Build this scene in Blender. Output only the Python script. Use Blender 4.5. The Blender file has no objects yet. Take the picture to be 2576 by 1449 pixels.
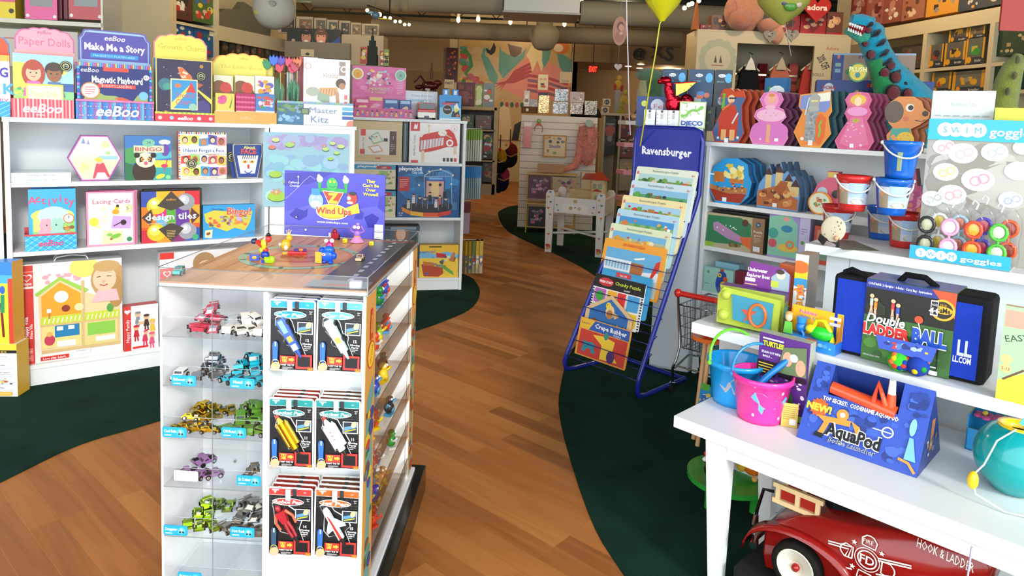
import bpy,math,random
from mathutils import Vector,Matrix
PI=math.pi
SC=bpy.context.scene
COL=SC.collection
# ---------------------------------------------------------------- camera
FPX,PPX,PPY,EYE=1750.0,1288.0,470.0,1.35
PITCH,ROLL=math.atan(170/1750),math.radians(2.29)
cam_d=bpy.data.cameras.new('camera');cam=bpy.data.objects.new('camera',cam_d);COL.objects.link(cam)
cam_d.sensor_width=36;cam_d.sensor_fit='HORIZONTAL';cam_d.lens=36*FPX/2576
cam_d.shift_y=-(724.5-PPY)/2576;cam_d.clip_start=.05;cam_d.clip_end=200
CR=Matrix.Rotation(PI/2-PITCH,3,'X')@Matrix.Rotation(ROLL,3,'Z')
cam.matrix_world=Matrix.Translation((0,0,EYE))@CR.to_4x4()
SC.camera=cam
# ---------------------------------------------------------------- daylight, sun, exposure
SC.view_settings.view_transform='Standard';SC.view_settings.look='None'
SC.view_settings.exposure=0.14;SC.view_settings.gamma=1;SC.view_settings.use_curve_mapping=False
SC.cycles.use_denoising=True;SC.cycles.max_bounces=7;SC.cycles.transparent_max_bounces=24
SC.cycles.diffuse_bounces=4;SC.cycles.glossy_bounces=3;SC.cycles.transmission_bounces=4
SC.cycles.sample_clamp_indirect=6;SC.cycles.caustics_reflective=False;SC.cycles.caustics_refractive=False
W=bpy.data.worlds.new('daylight');SC.world=W;W.use_nodes=True
bg=W.node_tree.nodes['Background'];bg.inputs[0].default_value=(.86,.94,1,1);bg.inputs[1].default_value=3.6
sun_d=bpy.data.lights.new('sun','SUN');sun=bpy.data.objects.new('sun',sun_d);COL.objects.link(sun)
sun_d.energy=1.6;sun_d.angle=math.radians(9);sun_d.color=(1,.95,.86)
sun.rotation_euler=Vector((-.42,.80,-.46)).to_track_quat('-Z','Y').to_euler()
def lamp(name,loc,e,col=(1,.72,.42),r=.05,kind='POINT',rot=None,size=1.2,blend=.6):
 d=bpy.data.lights.new(name,kind);d.energy=e;d.color=col;d.shadow_soft_size=r
 if kind=='SPOT':d.spot_size=size;d.spot_blend=blend
 o=bpy.data.objects.new(name,d);COL.objects.link(o);o.location=loc
 if rot:o.rotation_euler=Vector(rot).to_track_quat('-Z','Y').to_euler()
 return o
# ---------------------------------------------------------------- pixel -> place
def ray(px,py):return CR@Vector(((px-PPX)/FPX,-(py-PPY)/FPX,-1))
def atz(px,py,z=0.0):
 d=ray(px,py);t=(z-EYE)/d.z;return Vector((0,0,EYE))+d*t
def aty(px,py,y):
 d=ray(px,py);t=y/d.y;return Vector((0,0,EYE))+d*t
class Frame:
 def __init__(s,x,y,deg):
  s.o=Vector((x,y,0));s.a=math.radians(deg)
  s.u=Vector((math.cos(s.a),math.sin(s.a),0));s.n=Vector((-math.sin(s.a),math.cos(s.a),0))
 def pt(s,u,v,z=0):return s.o+s.u*u+s.n*v+Vector((0,0,z))
 def px(s,px,py,v=0):
  d=ray(px,py);O=s.o+s.n*v;C=Vector((0,0,EYE));t=(O-C).dot(s.n)/d.dot(s.n);P=C+d*t
  return(P-O).dot(s.u),P.z
 def fl(s,px,py,z=0):
  p=atz(px,py,z)-s.o;return p.dot(s.u),p.dot(s.n)
# ---------------------------------------------------------------- materials
def lin(h):
 if not isinstance(h,str):return tuple(h)
 h=h.lstrip('#')
 if len(h)==3:h=''.join(c*2 for c in h)
 v=[int(h[i:i+2],16)/255 for i in(0,2,4)]
 return tuple(c/12.92 if c<=.04045 else((c+.055)/1.055)**2.4 for c in v)
MATS={}
def newmat(name):
 m=bpy.data.materials.new(name);m.use_nodes=True
 return m,m.node_tree.nodes,m.node_tree.links,m.node_tree.nodes['Principled BSDF']
def cmat(key,name,rough,metal=0,spec=.5,bump=0,bscale=200,vary=.05,vscale=30,coat=0,sheen=0,emit=0,alpha=None):
 m,N,L,P=newmat(name)
 a=N.new('ShaderNodeAttribute');a.attribute_name='Col'
 tc=N.new('ShaderNodeTexCoord');nz=N.new('ShaderNodeTexNoise');nz.inputs['Scale'].default_value=vscale
 L.new(tc.outputs['Object'],nz.inputs['Vector'])
 mr=N.new('ShaderNodeMapRange');mr.inputs[3].default_value=1-vary;mr.inputs[4].default_value=1+vary
 L.new(nz.outputs[0],mr.inputs[0])
 mx=N.new('ShaderNodeVectorMath');mx.operation='SCALE'
 L.new(a.outputs['Color'],mx.inputs[0]);L.new(mr.outputs[0],mx.inputs['Scale'])
 L.new(mx.outputs[0],P.inputs['Base Color'])
 P.inputs['Roughness'].default_value=rough;P.inputs['Metallic'].default_value=metal
 P.inputs['Specular IOR Level'].default_value=spec
 if coat:P.inputs['Coat Weight'].default_value=coat
 if sheen:P.inputs['Sheen Weight'].default_value=sheen
 if emit:L.new(a.outputs['Color'],P.inputs['Emission Color']);P.inputs['Emission Strength'].default_value=emit
 if bump:
  n2=N.new('ShaderNodeTexNoise');n2.inputs['Scale'].default_value=bscale;L.new(tc.outputs['Object'],n2.inputs['Vector'])
  b=N.new('ShaderNodeBump');b.inputs['Strength'].default_value=bump;b.inputs['Distance'].default_value=.01
  L.new(n2.outputs[0],b.inputs['Height']);L.new(b.outputs[0],P.inputs['Normal'])
 MATS[key]=m;return m
cmat('card','printed_card',.38,spec=.45,vary=.03)
cmat('white','white_laminate',.42,vary=.015,vscale=6)
cmat('gloss','glossy_plastic',.16,vary=.03)
cmat('matte','matte_finish',.85,spec=.25,bump=.15,bscale=300)
cmat('wood','pale_wood',.45,vary=.18,vscale=14)
cmat('metal','brushed_metal',.3,metal=1)
cmat('chrome','chrome',.1,metal=1,vary=.02)
cmat('foil','crinkled_foil',.18,metal=.85,bump=.9,bscale=28)
cmat('fur','plush_fur',1,spec=.1,bump=1,bscale=160,vary=.25,vscale=22,sheen=.4)
cmat('cloth','woven_cloth',.8,spec=.2,bump=.4,bscale=400,vary=.08)
cmat('emit','lamp_glow',.5,emit=14)
cmat('sign','lit_sign',.5,emit=1.6)
def glassmat(key,name,tint,refl=.9,gl=.04,trans=1.0):
 m,N,L,P=newmat(name);N.remove(P);out=N['Material Output']
 t=N.new('ShaderNodeBsdfTransparent');t.inputs[0].default_value=(*tint,1)
 g=N.new('ShaderNodeBsdfGlossy');g.inputs['Roughness'].default_value=gl
 lw=N.new('ShaderNodeLayerWeight');lw.inputs[0].default_value=.5;f=N.new('ShaderNodeMath');f.operation='POWER';f.inputs[1].default_value=4;L.new(lw.outputs['Facing'],f.inputs[0])
 mr=N.new('ShaderNodeMath');mr.operation='MULTIPLY_ADD';mr.inputs[1].default_value=refl*.6;mr.inputs[2].default_value=.03
 nz=N.new('ShaderNodeTexNoise');nz.inputs['Scale'].default_value=3
 b=N.new('ShaderNodeBump');b.inputs['Strength'].default_value=.05;L.new(nz.outputs[0],b.inputs['Height']);L.new(b.outputs[0],g.inputs['Normal'])
 L.new(f.outputs[0],mr.inputs[0]);x=N.new('ShaderNodeMixShader')
 L.new(mr.outputs[0],x.inputs[0]);L.new(t.outputs[0],x.inputs[1]);L.new(g.outputs[0],x.inputs[2])
 L.new(x.outputs[0],out.inputs['Surface']);MATS[key]=m
glassmat('glass','clear_acrylic',(.985,.99,.995))
glassmat('smoke','smoky_acrylic',(.84,.79,.74))
glassmat('blister','clear_blister',(.975,.985,.99),.8,.08)
# ---------------------------------------------------------------- text outlines
_TX={}
def textmesh(s,bold=0.0):
 k=(s,bold)
 if k in _TX:return _TX[k]
 c=bpy.data.curves.new('t','FONT');c.body=s;c.size=1;c.resolution_u=2 if len(s)<12 else 1
 c.offset=bold;c.fill_mode='FRONT' if hasattr(c,'fill_mode')else 'BOTH'
 o=bpy.data.objects.new('t',c);COL.objects.link(o)
 dg=bpy.context.evaluated_depsgraph_get();me=o.evaluated_get(dg).to_mesh()
 v=[(p.co.x,p.co.y)for p in me.vertices];f=[tuple(p.vertices)for p in me.polygons]
 o.evaluated_get(dg).to_mesh_clear();bpy.data.objects.remove(o);bpy.data.curves.remove(c)
 if v:
  x0=min(p[0]for p in v);x1=max(p[0]for p in v);y0=min(p[1]for p in v);y1=max(p[1]for p in v)
 else:x0=y0=0;x1=y1=1
 _TX[k]=(v,f,x0,x1,y0,y1);return _TX[k]
# ---------------------------------------------------------------- mesh builder
def Tm(x=0,y=0,z=0):return Matrix.Translation((x,y,z))
def Rz(d):return Matrix.Rotation(math.radians(d),4,'Z')
def Rx(d):return Matrix.Rotation(math.radians(d),4,'X')
def Ry(d):return Matrix.Rotation(math.radians(d),4,'Y')
def Sc(x,y,z):return Matrix.Diagonal((x,y,z,1))
class M:
 def __init__(s):s.V=[];s.F=[];s.C=[];s.K=[];s.S=[];s.T=Matrix.Identity(4);s.mats=[]
 def add(s,vs,fs,col,mat='card',smooth=False):
  b=len(s.V);T=s.T
  s.V+=[tuple(T@Vector(v))for v in vs]
  if mat not in s.mats:s.mats.append(mat)
  k=s.mats.index(mat);multi=isinstance(col,list)
  for i,f in enumerate(fs):
   s.F.append(tuple(b+j for j in f));s.C.append(lin(col[i]if multi else col));s.K.append(k);s.S.append(smooth)
  return s
 def bx(s,x0,x1,y0,y1,z0,z1,col,mat='card',top=None,front=None,side=None):
  v=[(x0,y0,z0),(x1,y0,z0),(x1,y1,z0),(x0,y1,z0),(x0,y0,z1),(x1,y0,z1),(x1,y1,z1),(x0,y1,z1)]
  f=[(0,3,2,1),(4,5,6,7),(0,1,5,4),(1,2,6,5),(2,3,7,6),(3,0,4,7)]
  c=[col,top or col,front or col,side or col,col,side or col]
  return s.add(v,f,c,mat)
 def prism(s,pts,y0,y1,col,side=None,mat='card',bcol=None):
  """outline in the x-z plane, counter-clockwise seen from the front (-y), extruded from y0 back to y1"""
  n=len(pts);v=[(p[0],y0,p[1])for p in pts]+[(p[0],y1,p[1])for p in pts]
  f=[tuple(range(n)),tuple(range(2*n-1,n-1,-1))]+[(i,n+i,n+(i+1)%n,(i+1)%n)for i in range(n)]
  return s.add(v,f,[col,bcol or side or col]+[side or col]*n,mat)
 def slab(s,pts,z0,z1,col,mat='card',side=None):
  n=len(pts);v=[(p[0],p[1],z0)for p in pts]+[(p[0],p[1],z1)for p in pts]
  f=[tuple(range(n-1,-1,-1)),tuple(range(n,2*n))]+[(i,(i+1)%n,n+(i+1)%n,n+i)for i in range(n)]
  return s.add(v,f,[col,col]+[side or col]*n,mat)
 def cyl(s,p0,p1,r0,r1=None,col='fff',mat='gloss',n=14,caps=True):
  r1=r0 if r1 is None else r1;p0=Vector(p0);p1=Vector(p1);d=(p1-p0)
  if d.length<1e-7:return s
  q=d.to_track_quat('Z','Y');v=[]
  for p,r in((p0,r0),(p1,r1)):
   for i in range(n):v.append(p+q@Vector((r*math.cos(2*PI*i/n),r*math.sin(2*PI*i/n),0)))
  s.add(v,[(i,(i+1)%n,n+(i+1)%n,n+i)for i in range(n)],col,mat,True)
  if caps:s.add(v,[tuple(range(n-1,-1,-1)),tuple(range(n,2*n))],col,mat)
  return s
 def tube(s,pts,r,col,mat='gloss',n=8,closed=False,caps=True):
  P=[Vector(p)for p in pts];m=len(P);v=[];up=None
  rs=r if isinstance(r,(list,tuple))else[r]*m
  for i in range(m):
   a=P[i-1]if(i or closed)else P[i];b=P[(i+1)%m]if(i<m-1 or closed)else P[i]
   t=(b-a).normalized()if(b-a).length>1e-9 else Vector((0,0,1))
   if up is None:up=t.orthogonal().normalized()
   else:up=(up-t*up.dot(t));up=up.normalized()if up.length>1e-6 else t.orthogonal().normalized()
   w=t.cross(up)
   for k in range(n):v.append(P[i]+(up*math.cos(2*PI*k/n)+w*math.sin(2*PI*k/n))*rs[i])
  f=[]
  for i in range(m if closed else m-1):
   j=(i+1)%m
   for k in range(n):f.append((i*n+k,i*n+(k+1)%n,j*n+(k+1)%n,j*n+k))
  s.add(v,f,col,mat,True)
  if caps and not closed:s.add(v,[tuple(range(n-1,-1,-1)),tuple((m-1)*n+k for k in range(n))],col,mat)
  return s
 def lathe(s,prof,col,mat='gloss',n=24,o=(0,0,0),smooth=True,sx=1,sy=1):
  v=[];m=len(prof)
  for r,z in prof:
   for i in range(n):v.append((o[0]+r*sx*math.cos(2*PI*i/n),o[1]+r*sy*math.sin(2*PI*i/n),o[2]+z))
  f=[];c=[]
  for j in range(m-1):
   for i in range(n):
    f.append((j*n+i,j*n+(i+1)%n,(j+1)*n+(i+1)%n,(j+1)*n+i));c.append(col[j]if isinstance(col,list)else col)
  return s.add(v,f,c,mat,smooth)
 def ell(s,c,r,col,mat='gloss',nu=14,nv=9):
  if not isinstance(r,(tuple,list)):r=(r,r,r)
  v=[(c[0],c[1],c[2]-r[2])]
  for j in range(1,nv):
   a=-PI/2+PI*j/nv
   for i in range(nu):
    b=2*PI*i/nu;v.append((c[0]+r[0]*math.cos(a)*math.cos(b),c[1]+r[1]*math.cos(a)*math.sin(b),c[2]+r[2]*math.sin(a)))
  v.append((c[0],c[1],c[2]+r[2]));f=[(0,1+(i+1)%nu,1+i)for i in range(nu)]
  for j in range(nv-2):
   for i in range(nu):a=1+j*nu+i;b=1+j*nu+(i+1)%nu;f.append((a,b,b+nu,a+nu))
  t=len(v)-1;k=1+(nv-2)*nu;f+=[(k+i,k+(i+1)%nu,t)for i in range(nu)]
  return s.add(v,f,col,mat,True)
 def art(s,w,h,x0=None,z0=0.0,y=0.0,face='front',d=0):
  x0=-w/2 if x0 is None else x0
  if face=='front':return Art(s,(x0,y,z0),(1,0,0),(0,0,1),w,h)
  if face=='right':return Art(s,(x0,y,z0),(0,1,0),(0,0,1),w,h)     # x0 = the face's x, w runs back
  if face=='left':return Art(s,(x0,y,z0),(0,-1,0),(0,0,1),w,h)
  if face=='top':return Art(s,(x0,y,z0),(1,0,0),(0,1,0),w,h)
def circ(cx,cy,r,n=20,ry=None,a0=0,a1=360):
 ry=r if ry is None else ry;full=abs(a1-a0)>=360
 return[(cx+r*math.cos(math.radians(a0+(a1-a0)*i/(n if full else n-1))),cy+ry*math.sin(math.radians(a0+(a1-a0)*i/(n if full else n-1))))for i in range(n)]
def clip01(P):
 for ax,lo in((0,1),(0,0),(1,1),(1,0)):
  out=[];n=len(P)
  ins=(lambda p:p[ax]>=-1e-9)if lo else(lambda p:p[ax]<=1+1e-9);b=0.0 if lo else 1.0
  for i in range(n):
   p,q=P[i-1],P[i]
   if ins(p)!=ins(q):t=(b-p[ax])/(q[ax]-p[ax]);out.append((p[0]+(q[0]-p[0])*t,p[1]+(q[1]-p[1])*t))
   if ins(q):out.append(q)
  P=out
  if not P:break
 return P
class Art:
 """flat print laid on a face: u,v run 0..1 over the face; radii and text heights are fractions of the face height"""
 def __init__(s,m,o,U,V,w,h):
  s.m=m;s.o=Vector(o);s.U=Vector(U);s.V=Vector(V);s.N=s.U.cross(s.V);s.w=w;s.h=h;s.l=1;s.k=h/w;s.mat='card';s.st=.00013
 def raw(s,pts,col,faces=None,mat=None):
  if mat!='text' and not getattr(s,'noclip',0)and any(p[0]<-1e-6 or p[0]>1+1e-6 or p[1]<-1e-6 or p[1]>1+1e-6 for p in pts):
   np_,nf=[],[]
   for f in(faces or[range(len(pts))]):
    g=clip01([pts[i]for i in f])
    if len(g)>2:nf.append(tuple(range(len(np_),len(np_)+len(g))));np_+=g
   if not nf:return s
   if faces is None:pts=np_
   else:pts,faces=np_,nf
  if mat=='text':mat=None
  q=s.N*(s.st*s.l);v=[s.o+s.U*(p[0]*s.w)+s.V*(p[1]*s.h)+q for p in pts]
  if faces is None:
   a=sum(pts[i-1][0]*pts[i][1]-pts[i][0]*pts[i-1][1]for i in range(len(pts)))
   if a<0:v=v[::-1]
   faces=[tuple(range(len(v)))]
  s.m.add(v,faces,col,mat or s.mat);s.l+=1;return s
 def rect(s,u0,v0,u1,v1,col,mat=None):return s.raw([(u0,v0),(u1,v0),(u1,v1),(u0,v1)],col,mat=mat)
 def poly(s,pts,col,mat=None):return s.raw(pts,col,mat=mat)
 def ell(s,u,v,r,col,ry=None,n=18,mat=None,rot=0):
  ry=r if ry is None else ry;c,q=math.cos(math.radians(rot)),math.sin(math.radians(rot));P=[]
  for i in range(n):
   a=2*PI*i/n;x=r*math.cos(a);y=ry*math.sin(a);P.append((u+(x*c-y*q)*s.k,v+x*q+y*c))
  return s.raw(P,col,mat=mat)
 def ring(s,u,v,r,t,col,n=20):return s.ell(u,v,r,col,n=n)if t>=r else s.raw(
  [(u+(r-(t if i>=n else 0))*math.cos(2*PI*(i%n)/n)*s.k,v+(r-(t if i>=n else 0))*math.sin(2*PI*(i%n)/n))for i in range(2*n)],col,
  [(i,(i+1)%n,n+(i+1)%n,n+i)for i in range(n)])
 def star(s,u,v,r,col,n=5,q=.45,rot=0):return s.raw([(u+(r if i%2==0 else r*q)*math.sin(PI*i/n+math.radians(rot))*s.k,v+(r if i%2==0 else r*q)*math.cos(PI*i/n+math.radians(rot)))for i in range(2*n)],col)
 def line(s,pts,t,col):
  P=[(p[0]/s.k,p[1])for p in pts];v=[];n=len(P)
  for i in range(n):
   a=P[max(0,i-1)];b=P[min(n-1,i+1)];dx,dy=b[0]-a[0],b[1]-a[1];L=math.hypot(dx,dy)or 1
   nx,ny=-dy/L*t/2,dx/L*t/2;v+=[((P[i][0]-nx)*s.k,P[i][1]-ny),((P[i][0]+nx)*s.k,P[i][1]+ny)]
  return s.raw(v,col,[(2*i,2*i+2,2*i+3,2*i+1)for i in range(n-1)])
 def heart(s,u,v,r,col):return s.raw([(u+r*s.k*.062*16*math.sin(t)**3,v+r*.062*(13*math.cos(t)-5*math.cos(2*t)-2*math.cos(3*t)-math.cos(4*t)))for t in[2*PI*i/20 for i in range(20)]],col)
 def text(s,t,u,v,h,col,w=None,bold=.0,shear=0,rot=0,anchor='c',out=None,outw=.03):
  if out:s.text(t,u,v,h,out,w,bold+outw,shear,rot,anchor)
  V,F,x0,x1,y0,y1=textmesh(t,bold);sc=h/.73;sx=sc*s.k
  if w:sx=w/((x1-x0)or 1)
  cx=(x0+x1)/2 if anchor=='c' else x0;c,q=math.cos(math.radians(rot)),math.sin(math.radians(rot));P=[]
  for x,y in V:
   X=(x-cx)*sx+shear*(y-.36)*sc*s.k;Y=(y-.36)*sc
   P.append((u+X*c-Y*q*s.k,v+X*q/s.k+Y*c))
  return s.raw(P,col,F,'text')
 def lines(s,u0,u1,v0,v1,n,col='#999',seed=0,t=.35):
  r=random.Random(seed);st=(v1-v0)/n
  for i in range(n):s.rect(u0,v1-(i+.5)*st-st*t/2,u0+(u1-u0)*(1 if i<n-1 else .6)*r.uniform(.8,1),v1-(i+.5)*st+st*t/2,col)
  return s
 def blobs(s,u0,v0,u1,v1,n,pal,seed=0,r=(.02,.06),kind='mix'):
  q=random.Random(seed)
  for i in range(n):
   rr=q.uniform(*r);c=q.choice(pal);iu=min(rr*s.k,(u1-u0)/2);iv=min(rr,(v1-v0)/2)
   u=q.uniform(u0+iu,u1-iu);v=q.uniform(v0+iv,v1-iv);k=kind if kind!='mix' else q.choice(['e','e','p','r'])
   if k=='e':s.ell(u,v,rr,c,ry=min(iv,rr*q.uniform(.5,1)),n=10)
   elif k=='r':s.rect(u-iu*.8,v-iv*.6,u+iu*.8,v+iv*.6,c)
   else:s.raw([(u+iu*.95*math.cos(a)*q.uniform(.5,1),v+iv*.95*math.sin(a)*q.uniform(.5,1))for a in[2*PI*j/6 for j in range(6)]],c)
   s.l-=.6
  s.l+=1
  return s
# ---------------------------------------------------------------- objects
def tag(o,label=None,cat=None,group=None,kind=None):
 if label:o['label']=label
 if cat:o['category']=cat
 if group:o['group']=group
 if kind:o['kind']=kind
 return o
def obj(name,m,parent=None,loc=None,rz=0,label=None,cat=None,group=None,kind=None,bevel=0,sub=0,solid=0,mw=None):
 me=bpy.data.meshes.new(name);me.from_pydata(m.V,[],m.F)
 for k in m.mats:me.materials.append(MATS[k])
 me.polygons.foreach_set('material_index',m.K);me.polygons.foreach_set('use_smooth',m.S)
 at=me.color_attributes.new('Col','FLOAT_COLOR','CORNER');buf=[]
 for f,c in zip(m.F,m.C):buf+=[c[0],c[1],c[2],1.0]*len(f)
 at.data.foreach_set('color',buf);me.update()
 o=bpy.data.objects.new(name,me);COL.objects.link(o)
 if parent:o.parent=parent
 if loc is not None:o.location=loc
 if rz:o.rotation_euler=(0,0,rz)
 if mw is not None:o.matrix_local=mw
 if bevel:b=o.modifiers.new('bevel','BEVEL');b.width=bevel;b.segments=2;b.limit_method='ANGLE';b.angle_limit=1
 if sub:b=o.modifiers.new('sub','SUBSURF');b.levels=sub;b.render_levels=sub
 return tag(o,label,cat,group,kind)
def thing(name,label,cat,loc=(0,0,0),rz=0,group=None,mw=None):
 o=bpy.data.objects.new(name,None);COL.objects.link(o);o.location=loc;o.rotation_euler=(0,0,rz);o.empty_display_size=.05
 if mw is not None:o.matrix_local=mw
 return tag(o,label,cat,group)
def kids(o):return[c for c in COL.objects if c.parent==o]
def dup(o,loc=None,rz=None,label=None,group=None,mw=None):
 ch=KID.get(o.name)or kids(o);r=o.copy();COL.objects.link(r)
 if loc is not None:r.location=loc
 if rz is not None:r.rotation_euler=(0,0,rz)
 if mw is not None:r.matrix_local=mw
 if label:r['label']=label
 if group:r['group']=group
 for c in ch:
  d=c.copy();COL.objects.link(d);d.parent=r
  for g in kids(c):e=g.copy();COL.objects.link(e);e.parent=d
 return r
KID={}
def struct(name,m,**k):return obj(name,m,kind='structure',**k)
# ================================================================ setting
def floor_wood():
 m,N,L,P=newmat('maple_floor')
 tc=N.new('ShaderNodeTexCoord');mp=N.new('ShaderNodeMapping');mp.inputs['Rotation'].default_value=(0,0,math.radians(41))
 L.new(tc.outputs['Object'],mp.inputs[0])
 br=N.new('ShaderNodeTexBrick');br.inputs['Scale'].default_value=1;br.inputs['Brick Width'].default_value=.62;br.inputs['Row Height'].default_value=.085
 br.inputs['Mortar Size'].default_value=.0006;br.offset=.37;br.offset_frequency=3
 br.inputs['Color1'].default_value=(0,0,0,1);br.inputs['Color2'].default_value=(1,1,1,1);br.inputs['Mortar'].default_value=(.2,.2,.2,1)
 L.new(mp.outputs[0],br.inputs[0])
 mp2=N.new('ShaderNodeMapping');mp2.inputs['Scale'].default_value=(1.6,22,1);L.new(mp.outputs[0],mp2.inputs[0])
 nz=N.new('ShaderNodeTexNoise');nz.inputs['Scale'].default_value=1;nz.inputs['Detail'].default_value=5;nz.inputs['Distortion'].default_value=1.2;L.new(mp2.outputs[0],nz.inputs[0])
 mm=N.new('ShaderNodeMath');mm.operation='MULTIPLY_ADD';mm.inputs[1].default_value=.55;L.new(br.outputs[0],mm.inputs[0])
 m2=N.new('ShaderNodeMath');m2.operation='MULTIPLY';m2.inputs[1].default_value=.62;L.new(nz.outputs[0],m2.inputs[0]);L.new(m2.outputs[0],mm.inputs[2])
 cr=N.new('ShaderNodeValToRGB');e=cr.color_ramp.elements;e[0].position=.2;e[0].color=(*lin('#c48548'),1);e[1].position=.95;e[1].color=(*lin('#8c5428'),1)
 k=cr.color_ramp.elements.new(.5);k.color=(*lin('#b4713a'),1)
 L.new(mm.outputs[0],cr.inputs[0]);L.new(cr.outputs[0],P.inputs['Base Color']);P.inputs['Roughness'].default_value=.46;P.inputs['Specular IOR Level'].default_value=.22
 MATS['floorwood']=m
def carpet_mat():
 m,N,L,P=newmat('green_carpet');tc=N.new('ShaderNodeTexCoord')
 nz=N.new('ShaderNodeTexNoise');nz.inputs['Scale'].default_value=260;nz.inputs['Detail'].default_value=3;L.new(tc.outputs['Object'],nz.inputs[0])
 n2=N.new('ShaderNodeTexNoise');n2.inputs['Scale'].default_value=5;L.new(tc.outputs['Object'],n2.inputs[0])
 ad=N.new('ShaderNodeMath');ad.operation='ADD';L.new(nz.outputs[0],ad.inputs[0]);L.new(n2.outputs[0],ad.inputs[1])
 cr=N.new('ShaderNodeValToRGB');e=cr.color_ramp.elements;e[0].position=.6;e[0].color=(*lin('#081810'),1);e[1].position=1.35;e[1].color=(*lin('#17352a'),1)
 L.new(ad.outputs[0],cr.inputs[0]);L.new(cr.outputs[0],P.inputs['Base Color']);P.inputs['Roughness'].default_value=1;P.inputs['Specular IOR Level'].default_value=.1
 b=N.new('ShaderNodeBump');b.inputs['Strength'].default_value=.7;b.inputs['Distance'].default_value=.004;L.new(nz.outputs[0],b.inputs['Height']);L.new(b.outputs[0],P.inputs['Normal'])
 MATS['carpet']=m
def wall_mat(key,name,col,sc=4):
 m,N,L,P=newmat(name);tc=N.new('ShaderNodeTexCoord');nz=N.new('ShaderNodeTexNoise');nz.inputs['Scale'].default_value=sc;nz.inputs['Detail'].default_value=6
 L.new(tc.outputs['Object'],nz.inputs[0]);cr=N.new('ShaderNodeValToRGB');c=lin(col);e=cr.color_ramp.elements
 e[0].color=(*[x*.93 for x in c],1);e[1].color=(*[min(1,x*1.05)for x in c],1);L.new(nz.outputs[0],cr.inputs[0]);L.new(cr.outputs[0],P.inputs['Base Color'])
 P.inputs['Roughness'].default_value=.8;n3=N.new('ShaderNodeTexNoise');n3.inputs['Scale'].default_value=120;L.new(tc.outputs['Object'],n3.inputs[0])
 b=N.new('ShaderNodeBump');b.inputs['Strength'].default_value=.08;L.new(n3.outputs[0],b.inputs['Height']);L.new(b.outputs[0],P.inputs['Normal']);MATS[key]=m
floor_wood();carpet_mat()
wall_mat('cream','cream_wall_paint','#d8c9a2');wall_mat('tan','tan_wall_paint','#9c8563');wall_mat('deck','dark_ceiling_deck','#27302f')
wall_mat('sheet','galvanised_duct','#8d8775',9)
BACK=15.0
m=M();m.bx(-6,8,-.9,19,-.05,0,'#a66','floorwood');struct('floor',m)
def smooth_poly(P,k=4):
 out=[]
 for i in range(len(P)-1):
  p0=P[max(0,i-1)];p1=P[i];p2=P[i+1];p3=P[min(len(P)-1,i+2)]
  for j in range(k):
   t=j/k;out.append(tuple(.5*((2*p1[q])+(-p0[q]+p2[q])*t+(2*p0[q]-5*p1[q]+4*p2[q]-p3[q])*t*t+(-p0[q]+3*p1[q]-3*p2[q]+p3[q])*t**3)for q in(0,1)))
 return out+[tuple(P[-1][:2])]
CL=smooth_poly([(-2.1,1.2),(-1.90,1.9),(-1.765,2.338),(-1.668,2.632),(-1.474,2.869),(-1.1,3.4),(-.604,4.204),(-.452,4.435),(-.268,4.795),(-.215,5.191),(-.253,5.57),(-.392,5.91),(-.9,6.4),(-2,6.9)])
m=M();m.slab([(-5.9,1.2)]+CL+[(-5.9,6.9)],.0,.004,'#123','carpet');struct('carpet',m)
CR_=smooth_poly([(.9,.6),(.56,1.4),(.383,1.966),(.31,2.298),(.262,2.988),(.29,3.45),(.42,4.1),(.75,4.9),(.85,5.5),(.724,6.226),(.547,6.79),(.35,7.28),(.123,7.844),(-.068,8.521),(-.18,9.709),(-.14,10.283),(.087,10.885),(.8,11.3)])
m=M();m.slab([(7.9,.6)]+[(7.9,11.3)]+CR_[::-1],.0,.004,'#123','carpet');struct('carpet',m)
# side walls, back wall, ceiling
LW=Frame(-3.69,7.45,90-14.5)          # left wall line of book bays
RW=Frame(3.85,6.5,-81.5)             # right wall line of toy bays
m=M();m.bx(-6.0,-5.9,-.9,16,0,3.7,'#fff','cream');struct('wall_left',m)
m=M();m.bx(7.9,8.0,-.9,16,0,3.7,'#fff','cream');struct('wall_right',m)
m=M();m.bx(-6,-1.45,BACK+.1,BACK+.2,0,3.7,'#fff','tan');m.bx(-1.45,1.3,BACK+.1,BACK+.2,0,3.7,'#fff','cream');m.bx(1.3,8,BACK+1.9,BACK+2,0,3.7,'#fff','tan')
m.bx(1.2,1.3,BACK+.1,BACK+2,0,3.7,'#fff','tan');struct('wall_back',m)
m=M();m.bx(-6,8,-.9,17.1,3.7,3.8,'#fff','deck');struct('ceiling',m)
m=M();m.bx(1.22,8,BACK-.1,BACK+1.9,2.62,3.66,'#fff','tan');struct('trim_1',m,label='dropped soffit over the back corner')
# ceiling joists
def joist(x0,x1,y,z0=3.25,z1=3.6,col='#1d2322'):
 m=M()
 for z in(z0,z1):m.bx(x0,x1,y-.02,y+.02,z-.02,z+.02,col,'matte')
 n=int((x1-x0)/.35)
 for i in range(n):
  a=x0+i*(x1-x0)/n;b=x0+(i+1)*(x1-x0)/n
  p=(z0,z1)if i%2 else(z1,z0);m.tube([(a,y,p[0]),(b,y,p[1])],.011,col,'matte',4,caps=False)
 return m
for i,y in enumerate((6.6,8.2,9.6,11.0,12.4,13.6)):struct('trim_%d'%(2+i),joist(-5.8,7.8,y,col='#2b3331' if y>9 else '#8fa5a6'),label='open web ceiling joist')
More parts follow.
